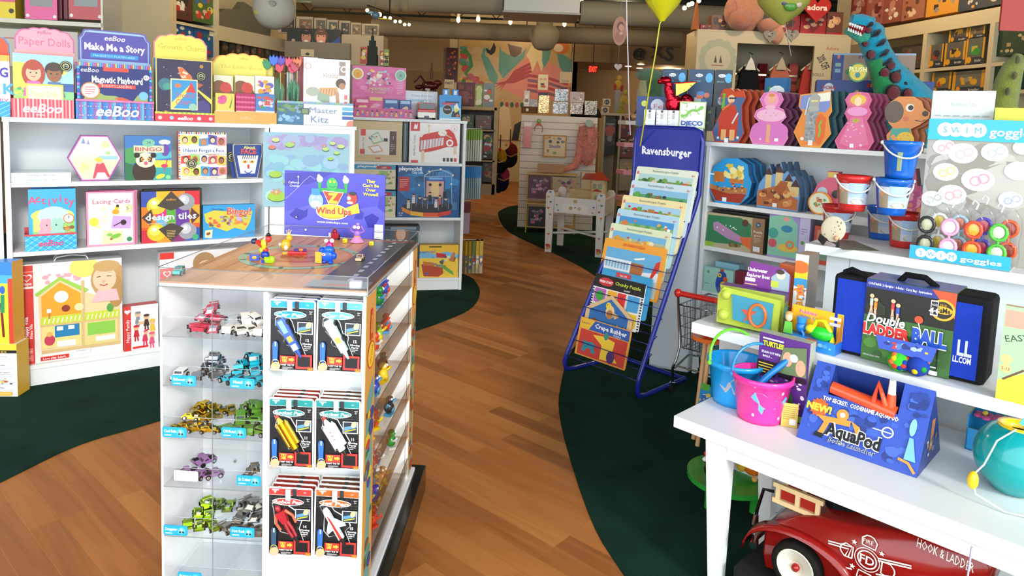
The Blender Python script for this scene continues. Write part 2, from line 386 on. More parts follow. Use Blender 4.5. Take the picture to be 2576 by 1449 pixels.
# dropped cream walls / pillars
def wallseg(name,x0,y0,x1,y1,h0,h1,t=.12,mat='cream'):
 a=math.atan2(y1-y0,x1-x0);L=math.hypot(x1-x0,y1-y0);m=M();m.bx(0,L,0,t,h0,h1,'#fff',mat)
 return struct(name,m,loc=(x0,y0,0),rz=a)
p0=atz(258,30,1.9);
wallseg('wall_pillar',-4.42,7.45,-3.66,7.45,0,3.7)
wallseg('wall_bay_left',*LW.pt(.0,.42)[:2],*LW.pt(3.1,.42)[:2],0,3.7)
wallseg('wall_bay_right',*RW.pt(-2.4,.51)[:2],*RW.pt(3.4,.51)[:2],0,3.7)
# ---------------------------------------------------------------- white shelving
WH='#eceeed'
def bookcase(name,label,F,u0,u1,dep,h,shelves,plinth=.1,th=.022,v0=0,col=WH,cat='bookcase',group=None,back=True,div=(),mat='white'):
 t=thing(name,label,cat,F.pt(u0,v0),F.a,group);w=u1-u0
 for x in(0,w-th):m=M();m.bx(x,x+th,0,dep,0,h-th,col,mat);obj('side_panel',m,t,bevel=.0012)
 m=M();m.bx(-.004,w+.004,-.004,dep+.002,h-th,h,col,mat);obj('top_panel',m,t,bevel=.0015)
 if back:m=M();m.bx(th,w-th,dep-.008,dep,0,h-th,'#e3e7e8',mat);obj('back_panel',m,t)
 for z in shelves:m=M();m.bx(th+.0005,w-th-.0005,.006,dep-.009,z-th,z,col,mat);obj('shelf',m,t,bevel=.0012)
 if plinth:m=M();m.bx(th,w-th,.012,.03,0,plinth-.0005,col,mat);obj('plinth',m,t)
 for x in div:m=M();m.bx(x-th/2,x+th/2,.004,dep-.01,plinth,h-th,col,mat);obj('divider',m,t)
 return t
L1=Frame(-2.25,3.15,36);L3=Frame(-.366,5.352,14);R1=Frame(1.08,3.66,-45)
L1S=(1.27,.972,.65,.105);R1S=(1.273,.953,.716,.47,.09);L3S=(1.322,.993,.573,.1)
bookcase('bookcase','low white bookcase of board games and toy boxes at the left',L1,-.05,1.125,.30,1.27,(.972,.65,.105),group='low white bookcases')
bookcase('bookcase','low white bookcase behind the wind-up toy sign, with music and stage toys',L3,-.93,.0,.32,1.322,(.993,.573,.1),group='low white bookcases')
bookcase('bookcase','low white bookcase at the right with shaped puzzle boxes on top',R1,-.075,1.35,.32,1.273,(.953,.716,.47,.09),group='low white bookcases')
# closed white units between the bookcases
L2=Frame(*L1.pt(1.13,0)[:2],22);m=M();m.bx(0,.42,0,.3,0,1.25,WH,'white')
L2H=1.272
t=thing('cabinet','plain white cabinet with a water lily painting on its side','cabinet',L2.pt(0,0),L2.a)
m=M();m.bx(0,.46,.002,.3,0,L2H-.02,WH,'white');obj('body',m,t,bevel=.002);m=M();m.bx(-.004,.468,0,.304,L2H-.02,L2H,WH,'white');obj('top_panel',m,t,bevel=.001)
R0=Frame(.807,3.785,-20)
t=thing('cabinet','plain white cabinet end behind the blue wire puzzle rack','cabinet',R0.pt(0,0),R0.a)
RP=[(0,0),(.21,0),(.34,.3),(0,.3)];m=M();m.slab(RP,0,1.25,'#dfe6ea','white');obj('body',m,t,bevel=.002);m=M();m.slab(RP,1.2505,1.272,WH,'white');obj('top_panel',m,t,bevel=.001)
# three nested display tables
TL=Frame(.504,1.979,-45);TM=Frame(.618,2.272,-43);TT=Frame(1.188,2.771,-41)
LOW,MID,TOP=.5,.7,.9
t=thing('table','lowest white table with tapered legs at the front right','table',TL.pt(0,0),TL.a)
m=M();m.bx(0,1.25,0,.56,LOW-.035,LOW,WH,'white');obj('table_top',m,t,bevel=.002)
for(tx0,tx1,bx0,bx1,y)in((.096,.158,.129,.161,.05),(1.11,1.17,1.105,1.14,.05),(.096,.158,.129,.161,.375),(1.11,1.17,1.105,1.14,.375)):
 m=M();a,b=.033,.02
 m.add([(tx0,y-a,LOW-.0355),(tx1,y-a,LOW-.0355),(tx1,y+a,LOW-.0355),(tx0,y+a,LOW-.0355),(bx0,y-b,.0045),(bx1,y-b,.0045),(bx1,y+b,.0045),(bx0,y+b,.0045)],
  [(0,1,2,3),(7,6,5,4),(0,4,5,1),(1,5,6,2),(2,6,7,3),(3,7,4,0)],WH,'white');obj('leg',m,t,bevel=.002)
for(x0,x1,y0,y1)in((.1585,1.1095,.03,.05),(.1585,1.1095,.375,.395),(.11,.13,.0835,.3415),(1.13,1.15,.0835,.3415)):
 m=M();m.bx(x0,x1,y0,y1,LOW-.083,LOW-.0355,WH,'white');obj('apron',m,t)
def riser(name,label,F,w,dep,h,ins,th=.036,iv=.06):
 t=thing(name,label,'table',F.pt(0,0),F.a)
 m=M();m.bx(0,w,0,dep,h-th,h,WH,'white');obj('table_top',m,t,bevel=.002)
 m=M();m.bx(ins,w-.05,iv,dep-.02,.004,h-th-.0005,'#e6ebee','white');m.bx(ins+.085,ins+.089,iv-.0006,iv,.02,h-th,'#aeb8bd','white');obj('body',m,t)
 return t
riser('table','middle white riser table carrying the ladder ball bag',TM,1.3,.56,MID,TM.px(1807,900,.3)[0],iv=.3)
riser('table','highest white riser table carrying sand pails and swim goggles',TT,1.3,.43,TOP,.07)
# back wall ducts and air handler
def duct(name,x0,x1,y,z,r,label):
 m=M();n=max(2,int((x1-x0)/1.0));m.cyl((x0,y,z),(x1,y,z),r,r,'#fff','sheet',28)
 for i in range(1,n):xx=x0+(x1-x0)*i/n;m.cyl((xx-.015,y,z),(xx+.015,y,z),r*1.03,r*1.03,'#fff','sheet',28)
 m.tube([((x0+x1)/2,y,z+r),((x0+x1)/2,y,3.699)],.01,'#555','matte')
 return obj(name,m,label=label,cat='duct')
duct('air_duct',-2.9,-.23,10,2.96,.16,'upper round grey air duct left of the ceiling unit');duct('air_duct',.86,3.6,10,2.88,.17,'upper round grey air duct right of the ceiling unit')
duct('air_duct',-2.6,2.9,12.6,2.88,.15,'lower long round air duct in front of the mural')
m=M();m.bx(-.21,.83,9.7,10.5,2.82,3.4,'#c4c8c6','white');m.bx(-.225,.845,9.69,10.51,2.80,2.83,'#a8aaa8','white');tag(obj('air_handler',m,bevel=.01),'boxy grey sheet metal air unit hung at the ceiling centre','air unit')
m=M();m.lathe([(.20,2.80),(.26,2.72),(.25,2.60),(.16,2.44),(.10,2.41),(0,2.40)],'#7d7768','sheet',24,o=(.44,11.9,.12));m.cyl((.44,11.9,2.9),(.44,11.9,3.69),.14,.14,'#7d7768','sheet',20)
tag(obj('duct_cone',m),'rounded grey duct cone hanging below the ceiling unit','duct')
# ================================================================ helpers for boxed goods
def span(F,x0,x1,y,v,y1=None):
 a=F.px(x0,y,v);b=F.px(x1,y if y1 is None else y1,v);return a[0],b[0],(a[1]+b[1])/2
def boxed(name,label,cat,F,x0,x1,y,zs,v,dep,col,draw=None,group=None,lean=0,side=None,top=None,y1=None,rz=0,mat='card',dz=0):
 """a cardboard box standing on surface height zs whose front shows between pixel columns x0,x1 with its top near row y"""
 u0,u1,z=span(F,x0,x1,y,v,y1);w=u1-u0;h=z-zs-dz;m=M()
 m.bx(-w/2,w/2,0,dep,0,h,col,mat,top=top or side or col,front=col,side=side or col)
 if draw:
  a=m.art(w,h);draw(a)
 o=obj(name,m,label=label,cat=cat,group=group)
 o.location=F.pt((u0+u1)/2,v,zs+.0006+dz);o.rotation_euler=(-math.radians(lean),0,F.a+math.radians(rz));o['_w']=0
 del o['_w'];o_size[o.name]=(w,h,dep);return o
o_size={}
def scal(w,h,n=5,sh=.55,bump=.05,crown=.5):
 """scalloped header card outline: flat foot, shoulders at sh*h, bumps rising to the middle"""
 P=[(-w/2,0),(w/2,0),(w/2,h*sh)];K=n*6
 for i in range(K+1):
  t=i/K;x=w/2*(1-.06)*(1-2*t);base=h*(sh+.06+(1-sh-.12)*(math.sin(PI*t)**crown));P.append((x,base+h*bump*abs(math.sin(PI*n*t))))
 P.append((-w/2,h*sh));return P
def seal(a,u,v,r):a.ell(u,v,r,'#1b1b1b');a.ring(u,v,r*.86,r*.1,'#d8cf8a');a.ell(u,v,r*.5,'#d8cf8a');a.ell(u,v-.05*r,r*.36,'#222');a.ell(u-.15*r*a.k,v,r*.1,'#eee',n=6);a.ell(u+.15*r*a.k,v,r*.1,'#eee',n=6)
def tray(t,w,h,dep,col,draw=None,lip=None,th=.003,zlow=0):
 m=M();m.bx(-w/2,w/2,0,th,0,h,col);m.bx(-w/2,w/2,dep-th,dep,0,h*1.3,lip or col);m.bx(-w/2,w/2,th,dep-th,0,th,lip or col)
 for s in(-1,1):
  x=s*w/2;m.prism([(min(x,x-s*th),0),(max(x,x-s*th),0),(max(x,x-s*th),h),(min(x,x-s*th),h)],th,dep-th,lip or col)
 if draw:draw(m.art(w,h))
 return obj('tray',m,t)
def header(t,pts,y,z,col,draw=None,border=None,name='header_card',inset=.94):
 m=M();m.prism([(p[0],z+p[1])for p in pts],y,y+.003,border or col,border or col)
 w=max(p[0]for p in pts)-min(p[0]for p in pts);h=max(p[1]for p in pts)
 a=Art(m,(-w/2,y,z),(1,0,0),(0,0,1),w,h)
 if border:a.raw([(.5+p[0]*inset/w,.5+(p[1]/h-.5)*(1-(1-inset)*w/h))for p in pts],col)
 if draw:draw(a)
 return obj(name,m,t)
def display(label,F,zs,v,x0,x1,ytray,dep,tcol,tdraw,hx0,hx1,yh,hcol,hdraw,border,style,group='card counter displays',lip=None,hz=None,name='counter_display',cat='display'):
 u0,u1,z=span(F,x0,x1,ytray,v);w=u1-u0;th=z-zs
 t=thing(name,label,cat,F.pt((u0+u1)/2,v,zs+.0006),F.a,group);tray(t,w,th,dep,tcol,tdraw,lip)
 a0,a1,zh=span(F,hx0,hx1,yh,v+dep);hw=a1-a0;z0=span(F,hx0,hx1,hz,v+dep)[2]-zs if hz is not None else th;hh=zh-zs-z0
 pts=[(p[0]+(a0+a1)/2-(u0+u1)/2,p[1])for p in style(hw,hh)];cx=(a0+a1)/2-(u0+u1)/2
 m=M();m.prism([(p[0],z0+p[1])for p in pts],dep+.0005,dep+.0035,border,border)
 m.bx(cx-hw/2,cx+hw/2,dep+.0005,dep+.0035,.001,z0,hcol)
 a=Art(m,(cx-hw/2,dep+.0005,z0),(1,0,0),(0,0,1),hw,hh)
 a.raw([(.5+(p[0]-cx)*.95/hw,p[1]*.96/hh)for p in pts],hcol)
 hdraw(a);obj('header_card',m,t);return t,(u0,u1)
def stripes(a,n,cols,v0=0,v1=1,u0=0,u1=1):
 for i in range(n):a.rect(u0+(u1-u0)*i/n,v0,u0+(u1-u0)*(i+1)/n,v1,cols[i%len(cols)]);a.l-=.9
 a.l+=1
def child(a,u,v,s,skin='#f0b890',hair='#7a4a28',top='#c86aa8',long=False):
 if long:a.ell(u,v+s*.1,s*.52,hair,ry=s*.75)
 else:a.ell(u,v+s*.35,s*.42,hair)
 a.poly([(u-s*.5*a.k,v-s*1.1),(u+s*.5*a.k,v-s*1.1),(u+s*.28*a.k,v-s*.3),(u-s*.28*a.k,v-s*.3)],top)
 a.ell(u,v+s*.12,s*.34,skin,ry=s*.42);a.ell(u,v+s*.42,s*.3,hair,ry=s*.14)
 for d in(-1,1):a.ell(u+d*s*.13*a.k,v+s*.14,s*.045,'#222',n=6)
 a.line([(u-s*.09*a.k,v-s*.04),(u,v-s*.08),(u+s*.09*a.k,v-s*.04)],s*.035,'#b33')
# ================================================================ left bookcase, top
F=L1;ZT=1.27
def tb(a):a.rect(0,0,1,1,'#2f9fdc');[a.line([(i/6-.3,0),(i/6+.3,1)],.05,'#7cc6ee')for i in range(8)]
t,uu=display('orange and blue counter display cut by the left photo edge',F,ZT,0,-120,25,253,.10,'#2f9fdc',tb,-112,23,84,'#f0562c',lambda a:a.text('eeboo',.5,.7,.16,'#fff',shear=.2),'#1f8fd0',lambda w,h:scal(w,h,5),hz=130)
boxed('activity_box','white alphabet box in the orange display at the left edge','box',F,-118,23,135,ZT,.012,.05,'#fdfdfd',lambda a:(a.rect(0,.0,1,.12,'#f04a30'),a.rect(0,.9,1,1,'#ffb84a'),a.text('ABC G',.62,.72,.16,'#4a3aa8',w=.7,bold=.03),a.text('X K',.8,.45,.18,'#4aa8e0',bold=.03),a.text('MIX',.85,.25,.08,'#e0358a'),a.blobs(.02,.1,.6,.6,20,['#f9d648','#6ac048','#e0358a'],3)),dz=.004)
def pd_tray(a):stripes(a,34,['#e8414f','#f58a90','#e8414f','#fbb9bb']);a.text('eeBoo',.5,.52,.5,'#fff',shear=.25,bold=.02);a.lines(.38,.62,.1,.2,1,'#fff')
t,uu=display('pink counter display for paper doll sets',F,ZT,0,28,186,250,.10,'#e8414f',pd_tray,35,186,68,'#f9a8b6',
 lambda a:(a.text('eeBoo',.5,.8,.13,'#c0587e',shear=.25),a.text('Paper Dolls',.5,.45,.3,'#ea6f86',w=.86),a.rect(0,0,1,.1,'#f9b2ab')),'#d56a9a',lambda w,h:scal(w,h,5,.6,.04),hz=136)
def paperdolls(a):
 a.rect(0,0,1,1,'#a9d9ee');a.poly([(0,0),(.55,0),(.4,.5),(0,.58)],'#a4d66a');a.rect(0,.45,.24,.86,'#f6d95a');a.poly([(.55,0),(1,0),(1,.45),(.6,.35)],'#8ecf8a')
 a.rect(.78,.42,1,.55,'#3f5fa6');a.ell(.78,.78,.1,'#f7e26a');a.blobs(0,.05,.5,.5,30,['#e8414f','#f48fb1','#4caf50','#f9d648'],5,(.012,.03),'e')
 child(a,.33,.66,.3,'#f3b894','#b5482f','#d76ab0',True);child(a,.67,.66,.3,'#9a6540','#4a3424','#5877a8')
 a.rect(.2,.14,.82,.53,'#f5d25a');a.rect(.23,.17,.79,.5,'#fdf3c4');a.text('Paper Dolls',.51,.37,.1,'#d9bd7e',w=.44)
 a.ell(.75,.05,.12,'#c07ad0',ry=.09);a.ell(.75,.04,.09,'#f4dccb',ry=.07);a.ell(.77,.05,.04,'#b2453c');seal(a,.87,.84,.085)
boxed('activity_box','paper dolls box with a red haired girl and a boy, in the pink display','box',F,31,184,135,ZT,.012,.045,'#f7dfe6',paperdolls,dz=.004,y1=141)
def ms_tray(a):
 a.rect(0,0,1,1,'#4b86c4');stripes(a,38,['#3a8fd8','#6a6fb8','#b05a9c','#4b9fd8','#7fb0dc','#5c5aa6','#2f7dc6'],0,.93)
 for i in range(60):a.ell((i%30+.5)/30,.2+.45*(i//30),.035,['#e0567a','#8ad0e8','#f4c0d0'][i%3],n=5)
 a.rect(0,.9,1,1,'#e07ab0');a.text('eeBoo',.53,.45,.55,'#fff',shear=.25,bold=.025)
def ms_style(w,h):return[(-w/2,0),(w/2,0),(w/2,h*.72),(w*.46,h*.8),(w*.43,h*.97),(w*.36,h),(-w*.36,h),(-w*.43,h*.97),(-w*.46,h*.8),(-w/2,h*.72)]
def ms_head(a):
 a.raw([(.5+x,y)for x,y in[(-.46,.03),(.46,.03),(.46,.68),(.43,.76),(.4,.9),(-.4,.9),(-.43,.76),(-.46,.68)]],'#5a4fa8')
 a.text('eeBoo',.5,.76,.17,'#fff',shear=.25,bold=.015);a.text('Make Me a Story',.5,.46,.23,'#fff',w=.84,bold=.035);a.rect(.16,.1,.82,.24,'#2f9be0');a.text('MAGNETIC PLAYBOARD',.49,.17,.07,'#cfeaff',w=.58)
t,uu=display('purple and blue counter display for magnetic playboards',F,ZT,0,190,387,253,.10,'#4b86c4',ms_tray,196,378,79,'#a9cdf0',ms_head,'#6a5fb0',ms_style,lip='#3c3f8a',hz=156)
def playboard(a):
 a.rect(0,0,1,1,'#2b7fd0')
 for i in range(34):a.rect((i+.1)/34,.93,(i+.8)/34,1,['#e84f6a','#f0c84a','#50b8e0','#c06ac0'][i%4])
 for i in range(16):
  for u in(.0,.965):a.rect(u,i/17,u+.035,(i+.7)/17,['#58c0f0','#c06ac0','#3358b8'][i%3])
 a.rect(.045,0,.955,.93,'#1f2a72');a.poly([(.06,0),(.94,0),(.94,.4),(.8,.45),(.72,.3),(.5,.42),(.36,.42),(.2,.52),(.12,.42),(.06,.3)],'#9fae5c');a.poly([(.06,0),(.94,0),(.94,.15),(.6,.22),(.3,.16),(.06,.14)],'#b9c9a2')
 a.poly([(.5,.36),(.7,.24),(.84,.3),(.82,.2),(.6,.2)],'#f0b832');a.poly([(.48,.38),(.66,.26),(.72,.34),(.58,.4)],'#e8563c');a.ell(.88,.44,.08,'#7fc0d8');a.ell(.18,.12,.1,'#b8c860');a.ell(.12,.2,.05,'#d83c34')
 a.rect(.34,.86,.68,.93,'#e04a3c');a.text('eeBoo',.17,.87,.08,'#fff',shear=.2);a.text('Magnetic Playboard',.53,.71,.12,'#fff',w=.68,bold=.035);a.rect(.27,.56,.77,.63,'#e8443c');a.text("BUDDY'S LANDING",.52,.595,.05,'#ffd8c8',w=.4)
 a.ell(.17,.5,.15,'#f08a3c',n=24);a.ell(.17,.5,.13,'#fff',n=24);a.lines(.1,.24,.42,.58,4,'#e05a4c');a.ell(.92,.78,.05,'#fff');a.text('3+',.92,.78,.05,'#333')
boxed('activity_box','magnetic playboard box with a spaceship landscape, in the purple display','box',F,192,381,157,ZT,.012,.045,'#39418c',playboard,dz=.004,y1=166)
def gc_tray(a):a.rect(0,0,1,1,'#e0394a');stripes(a,26,['#f6e04a','#a8cc48'],.8,1);[a.ell(u,.38,.2,['#f8c8c0','#9fd0e8','#fff'][i%3])for i,u in enumerate((.08,.27,.73,.93))];a.text('eeBoo',.5,.38,.42,'#fff',shear=.2,bold=.03)
t,uu=display('yellow counter display with pink rim for growth charts',F,ZT,0,390,540,283,.10,'#e0394a',gc_tray,386,521,85,'#fbea62',
 lambda a:(a.ring(.5,.78,.2,.012,'#e6cf40'),a.text('eeBoo',.5,.8,.12,'#d8a83a',shear=.25),a.text('Growth Charts',.52,.45,.22,'#dcb93c',w=.88)),'#f58a92',lambda w,h:scal(w,h,5,.6,.05),hz=148,lip='#f6e04a')
def growth(a):
 a.rect(0,0,1,1,'#e8d870');a.rect(.02,.01,.98,.985,'#35294a');a.blobs(.03,.03,.97,.97,26,['#fff','#cfd8f0'],9,(.004,.011),'e');a.ell(.16,.58,.1,'#3f7d86');a.ell(.2,.55,.07,'#4fa08c',ry=.05)
 a.poly([(.38,.86),(.46,.87),(.62,.74),(.66,.62),(.5,.62),(.42,.72)],'#e8763a');a.blobs(.42,.66,.58,.82,9,['#f8d0a0','#fff0c8'],2,(.015,.02),'e');a.poly([(.66,.66),(.84,.6),(.7,.52)],'#c05a34');a.poly([(.62,.6),(.7,.52),(1,.27),(.99,.36)],'#f8dc5a');a.ell(.8,.9,.03,'#c09040')
 a.ell(.82,.2,.12,'#4a3f80',ry=.15);a.poly([(.1,.05),(.24,.04),(.28,.13),(.15,.16)],'#e8b23c');a.text('30"',.4,.86,.025,'#fff');a.text('24"',.4,.77,.025,'#fff');a.text('36"',.5,.07,.03,'#fff')
 a.rect(.25,.18,.73,.68,'#f5e9a0');a.rect(.27,.2,.71,.66,'#3b9ad4');a.poly([(.27,.2),(.3,.2),(.62,.55),(.58,.58),(.27,.29)],'#f6dd5c');a.poly([(.52,.46),(.62,.64),(.7,.46),(.6,.47)],'#e04038');a.ell(.38,.57,.05,'#f08050',ry=.035)
 a.text('Growth',.5,.42,.09,'#d8607a',w=.34);a.text('Chart',.48,.31,.09,'#d8607a',w=.28);a.ell(.64,.23,.06,'#9ed0b0');seal(a,.79,.74,.075)
boxed('activity_box','dark growth chart box with an orange rocket, in the yellow display','box',F,391,534,147,ZT,.012,.045,'#f3e27a',growth,dz=.004,side='#2f7fb8',y1=152)
def lb_tray(a):a.rect(0,0,1,1,'#f5b65c');a.blobs(.02,.1,.98,.9,60,['#f9c97e','#e89a48'],4,(.01,.03),'r');a.text('eeBoo',.5,.5,.3,'#fbe3b4',shear=.2)
t,uu=display('yellow counter display with orange scalloped rim for little books',F,ZT,0,540,696,282,.11,'#f5b65c',lb_tray,532,690,134,'#fdec6c',
 lambda a:(a.text('eeBoo',.5,.78,.1,'#e0b030',shear=.1),a.text('The Little Book of',.53,.42,.14,'#ecc94c',w=.8)),'#f6a544',lambda w,h:scal(w,h,5,.52,.06),hz=196)
LBP=[(0,'#fbf3d0','bird',536,190,240),(1,'#fbf3d0','bird',590,191,240),(2,'#fdf6e4','flit',640,192,240),(0,'#f0d860','rose',540,235,280),(1,'#f06a9c','dots',592,236,280),(2,'#5a8cc8','fish',641,237,280)]
for k,(c,bgc,kind,x0,yt,yb)in enumerate(LBP):
 def bk(a,kind=kind,bgc=bgc):
  a.rect(0,0,1,1,bgc)
  if kind=='bird':a.ell(.5,.6,.2,'#8a5a34',ry=.32,rot=30);a.ell(.62,.74,.12,'#d84a3c');a.line([(.1,.35),(.9,.3)],.04,'#6a5030');a.line([(.3,.4),(.3,.1)],.02,'#6a5030')
  elif kind=='rose':a.blobs(.1,.55,.6,.95,12,['#d83c6c','#e8609a'],3,(.08,.14),'e');a.poly([(.7,.5),(.9,.9),(.8,.5)],'#7a9c3c');a.rect(0,0,1,.4,'#fff');a.text('Wonderful',.5,.22,.13,'#58b8d0',w=.7,shear=.2)
  elif kind=='dots':[a.ell((i%6+.5)/6,.45+.17*(i//6),.06,'#c02c64')for i in range(24)];a.rect(0,0,1,.4,'#fff2c0')
  elif kind=='fish':a.blobs(0,.45,1,1,16,['#e0605a','#f0c050','#48a878','#e8e0f0'],6,(.06,.14));a.rect(0,0,1,.42,'#fff');a.text('I was thinking',.5,.22,.12,'#5890d0',w=.8,shear=.2)
  else:a.blobs(.02,.45,.98,.98,22,['#7a6ac0','#e85a8a','#58b0e0','#f0b040'],8,(.04,.09))
 vv=.055 if k<3 else .02
 boxed('little_book',['note booklet with a bird on a branch, left in the back row','note booklet with a bird on a branch, middle of the back row','note booklet with butterflies, right in the back row','note booklet with a red rose, left in the front row','pink dotted note booklet, middle of the front row','note booklet with colourful fish, right in the front row'][k],'booklet',F,x0+2,x0+50,yt,ZT,vv,.022,bgc,bk,'note booklets in the orange scalloped display',dz=.004)
# ================================================================ left bookcase, shelves
Z2,Z3,Z4=.972,.65,.105
for i,(dz,rz)in enumerate(((0,0),(.0215,-1))):
 u0,u1,z=span(F,27,178,425,.02);w=u1-u0;m=M();m.bx(-w/2,w/2,0,.2,0,.021,'#dff0f5',front='#e4f4f8');a=m.art(w,.021)
 a.rect(.0,.35,1,.4,'#bcd8e4');a.ell(.12,.5,.3,'#c0d8dc');a.text('Getting up to GRO Chart',.5,.5,.45,'#7a8a98',w=.48,bold=.01);a.text('included',.9,.5,.35,'#f0a070')
 o=obj('game_box',m,label='flat pale blue chart box, %s one of the pair lying on the shelf'%('lower','upper')[i],cat='box',group='flat pale blue chart boxes');o.location=F.pt((u0+u1)/2,.02,Z2+.0006+dz);o.rotation_euler=(0,0,F.a+math.radians(rz))
def prismbox(name,label,cat,F,x0,x1,y,zs,v,dep,shape,col,side,draw,group=None,lean=0,rz=0,yb=None,dz=0):
 """a box whose front is a cut-out outline (fractions of width and height)"""
 u0,u1,z=span(F,x0,x1,y,v);w=u1-u0;h=z-zs-dz;m=M();m.prism([((p[0]-.5)*w,p[1]*h)for p in shape],0,dep,col,side)
 if draw:draw(m.art(w,h))
 o=obj(name,m,label=label,cat=cat,group=group);o.location=F.pt((u0+u1)/2,v,zs+.0006+dz);o.rotation_euler=(-math.radians(lean),0,F.a+math.radians(rz));return o
def hexdraw(a):
 H=[(.25,0),(.75,0),(1,.5),(.75,1),(.25,1),(0,.5)];sc=lambda k:[(.5+(p[0]-.5)*k,.5+(p[1]-.5)*k)for p in H]
 a.raw(sc(1),'#a04a9c');a.raw(sc(.96),'#e08ac0');a.raw(sc(.93),'#fbf1d6');a.raw([(.5+(p[0]-.5)*.93,.5+(p[1]-.5)*.93)for p in[(.02,.46),(.25,0),(.75,0),(.98,.46)]],'#f2dfb6')
 a.rect(.56,.47,.93,.55,'#9cc6e4');a.ell(.7,.8,.08,'#fbe7a0');a.poly([(.25,.82),(.29,.95),(.33,.82)],'#7f8cc0');a.poly([(.35,.8),(.38,.92),(.41,.8)],'#8f9cc8')
 a.text('BINGO',.34,.52,.13,'#e3d4a6',w=.42);a.poly([(.45,.05),(.78,.08),(.66,.4),(.52,.38)],'#c84a5c');a.poly([(.5,.05),(.74,.05),(.68,.18),(.54,.18)],'#fbf0f0');a.ell(.58,.43,.06,'#f2c09a');a.ell(.57,.47,.08,'#f0c84a',ry=.05);a.blobs(.18,.15,.45,.42,12,['#f6e2a8','#f0d088','#e8e0c0'],2);a.ell(.74,.62,.04,'#a8d078')
prismbox('game_box','hexagonal princess bingo box with a purple edge','box',F,168,305,341,Z2,.03,.045,[(.25,0),(.75,0),(1,.5),(.75,1),(.25,1),(0,.5)],'#a04a9c','#8a3a86',hexdraw)
def bingo(a):
 a.rect(0,0,1,1,'#3f78b8');a.poly([(0,.35),(.3,.4),(.5,.6),(.2,.75),(0,.7)],'#4f9a54');a.poly([(.5,.45),(1,.5),(1,.65),(.6,.62)],'#58b8c8');a.rect(0,0,1,.28,'#3aa6a4');a.rect(.6,.28,1,.45,'#d7d84e');a.ell(.85,.86,.12,'#fff',ry=.06);a.poly([(0,0),(.45,0),(.3,.3),(0,.4)],'#2f6f45')
 a.ell(.86,.68,.09,'#6a4aa0',ry=.14);a.poly([(.18,.62),(.83,.62),(.83,.78),(.18,.78)],'#cfd8b0');a.ell(.5,.84,.13,'#7cc0a4',ry=.09);a.text('24',.5,.85,.06,'#333');a.text('BINGO',.5,.7,.09,'#d0485a',w=.58,bold=.015)
 a.ell(.4,.2,.24,'#3c2a20',ry=.28);a.ell(.43,.45,.2,'#f1dcc0',ry=.17);a.ell(.25,.56,.06,'#2a1d18');a.ell(.6,.56,.06,'#2a1d18');a.poly([(.3,.5),(.36,.54),(.38,.42),(.3,.4)],'#3a2a22');a.poly([(.5,.54),(.58,.5),(.56,.4),(.48,.42)],'#3a2a22')
 for u in(.37,.5):a.ell(u,.47,.035,'#f49a48');a.ell(u,.47,.015,'#222',n=6)
 a.ell(.435,.38,.04,'#e8607a');a.ell(.84,.32,.07,'#e0386a',ry=.045);a.line([(.84,.28),(.85,.18)],.012,'#e0386a');a.line([(.87,.34),(.9,.44),(.86,.46)],.02,'#e0386a');a.ell(.75,.08,.1,'#f0d040',ry=.05,rot=20);a.ell(.92,.06,.05,'#8fd08a')
boxed('game_box','bingo game box with a wide-eyed lemur among jungle plants','box',F,314,431,342,Z2,.03,.04,'#3f78b8',bingo)
def face(a):
 a.rect(0,0,1,1,'#f4f0e4');[a.rect(i/20,.96,(i+.6)/20,1,['#e84f3c','#4a90c8','#f0c040','#333'][i%4])for i in range(20)];[a.rect(0,i/20,.03,(i+.6)/20,['#e84f3c','#4a90c8','#f0c040'][i%3])for i in range(20)]
 cols=['#e8f070','#d8e850','#50a0d8','#6a58b0','#f08c98','#f04a38','#9ad468','#e0e8f4','#f05a6c','#f7c648']
 pos=[(.13,.83),(.32,.84),(.51,.79),(.7,.84),(.88,.81),(.14,.42),(.33,.42),(.52,.43),(.7,.41),(.88,.4),(.15,.17),(.35,.16),(.54,.17),(.73,.16),(.9,.17)]
 for i,(u,v)in enumerate(pos):
  c=cols[i%10];s_=.09;ang=.2*((i%3)-1);a.poly([(u+(-s_-.0)*a.k-ang*.03,v-s_),(u+s_*a.k,v-s_+ang*.1),(u+s_*a.k+ang*.03,v+s_),(u-s_*a.k,v+s_-ang*.1)],c)
  a.ell(u,v,.06,['#6a3a24','#3a2418','#c8743a','#2a2018'][i%4],ry=.075);a.ell(u,v-.012,.046,['#f3c29c','#8a5434','#c98a5c','#f6d2b0','#a8683c'][i%5],ry=.055)
 a.rect(.03,.54,.99,.69,'#fff');a.text('I Never Forget a Face',.51,.615,.075,'#38589c',w=.86,bold=.02);a.lines(.6,.9,.5,.54,1,'#e8906c');a.rect(.03,.0,.97,.06,'#f4d8c8');a.text('MATCHING GAME',.5,.03,.03,'#d87058',w=.6);seal(a,.25,.33,.1)
boxed('game_box','memory game box covered in small children faces','box',F,449,570,333,Z2,.035,.045,'#f4f0e4',face,side='#d86048',lean=1)
AF=[(.16,0),(.84,0),(1,.72),(1,.96),(.96,1),(.04,1),(0,.96),(0,.72)]
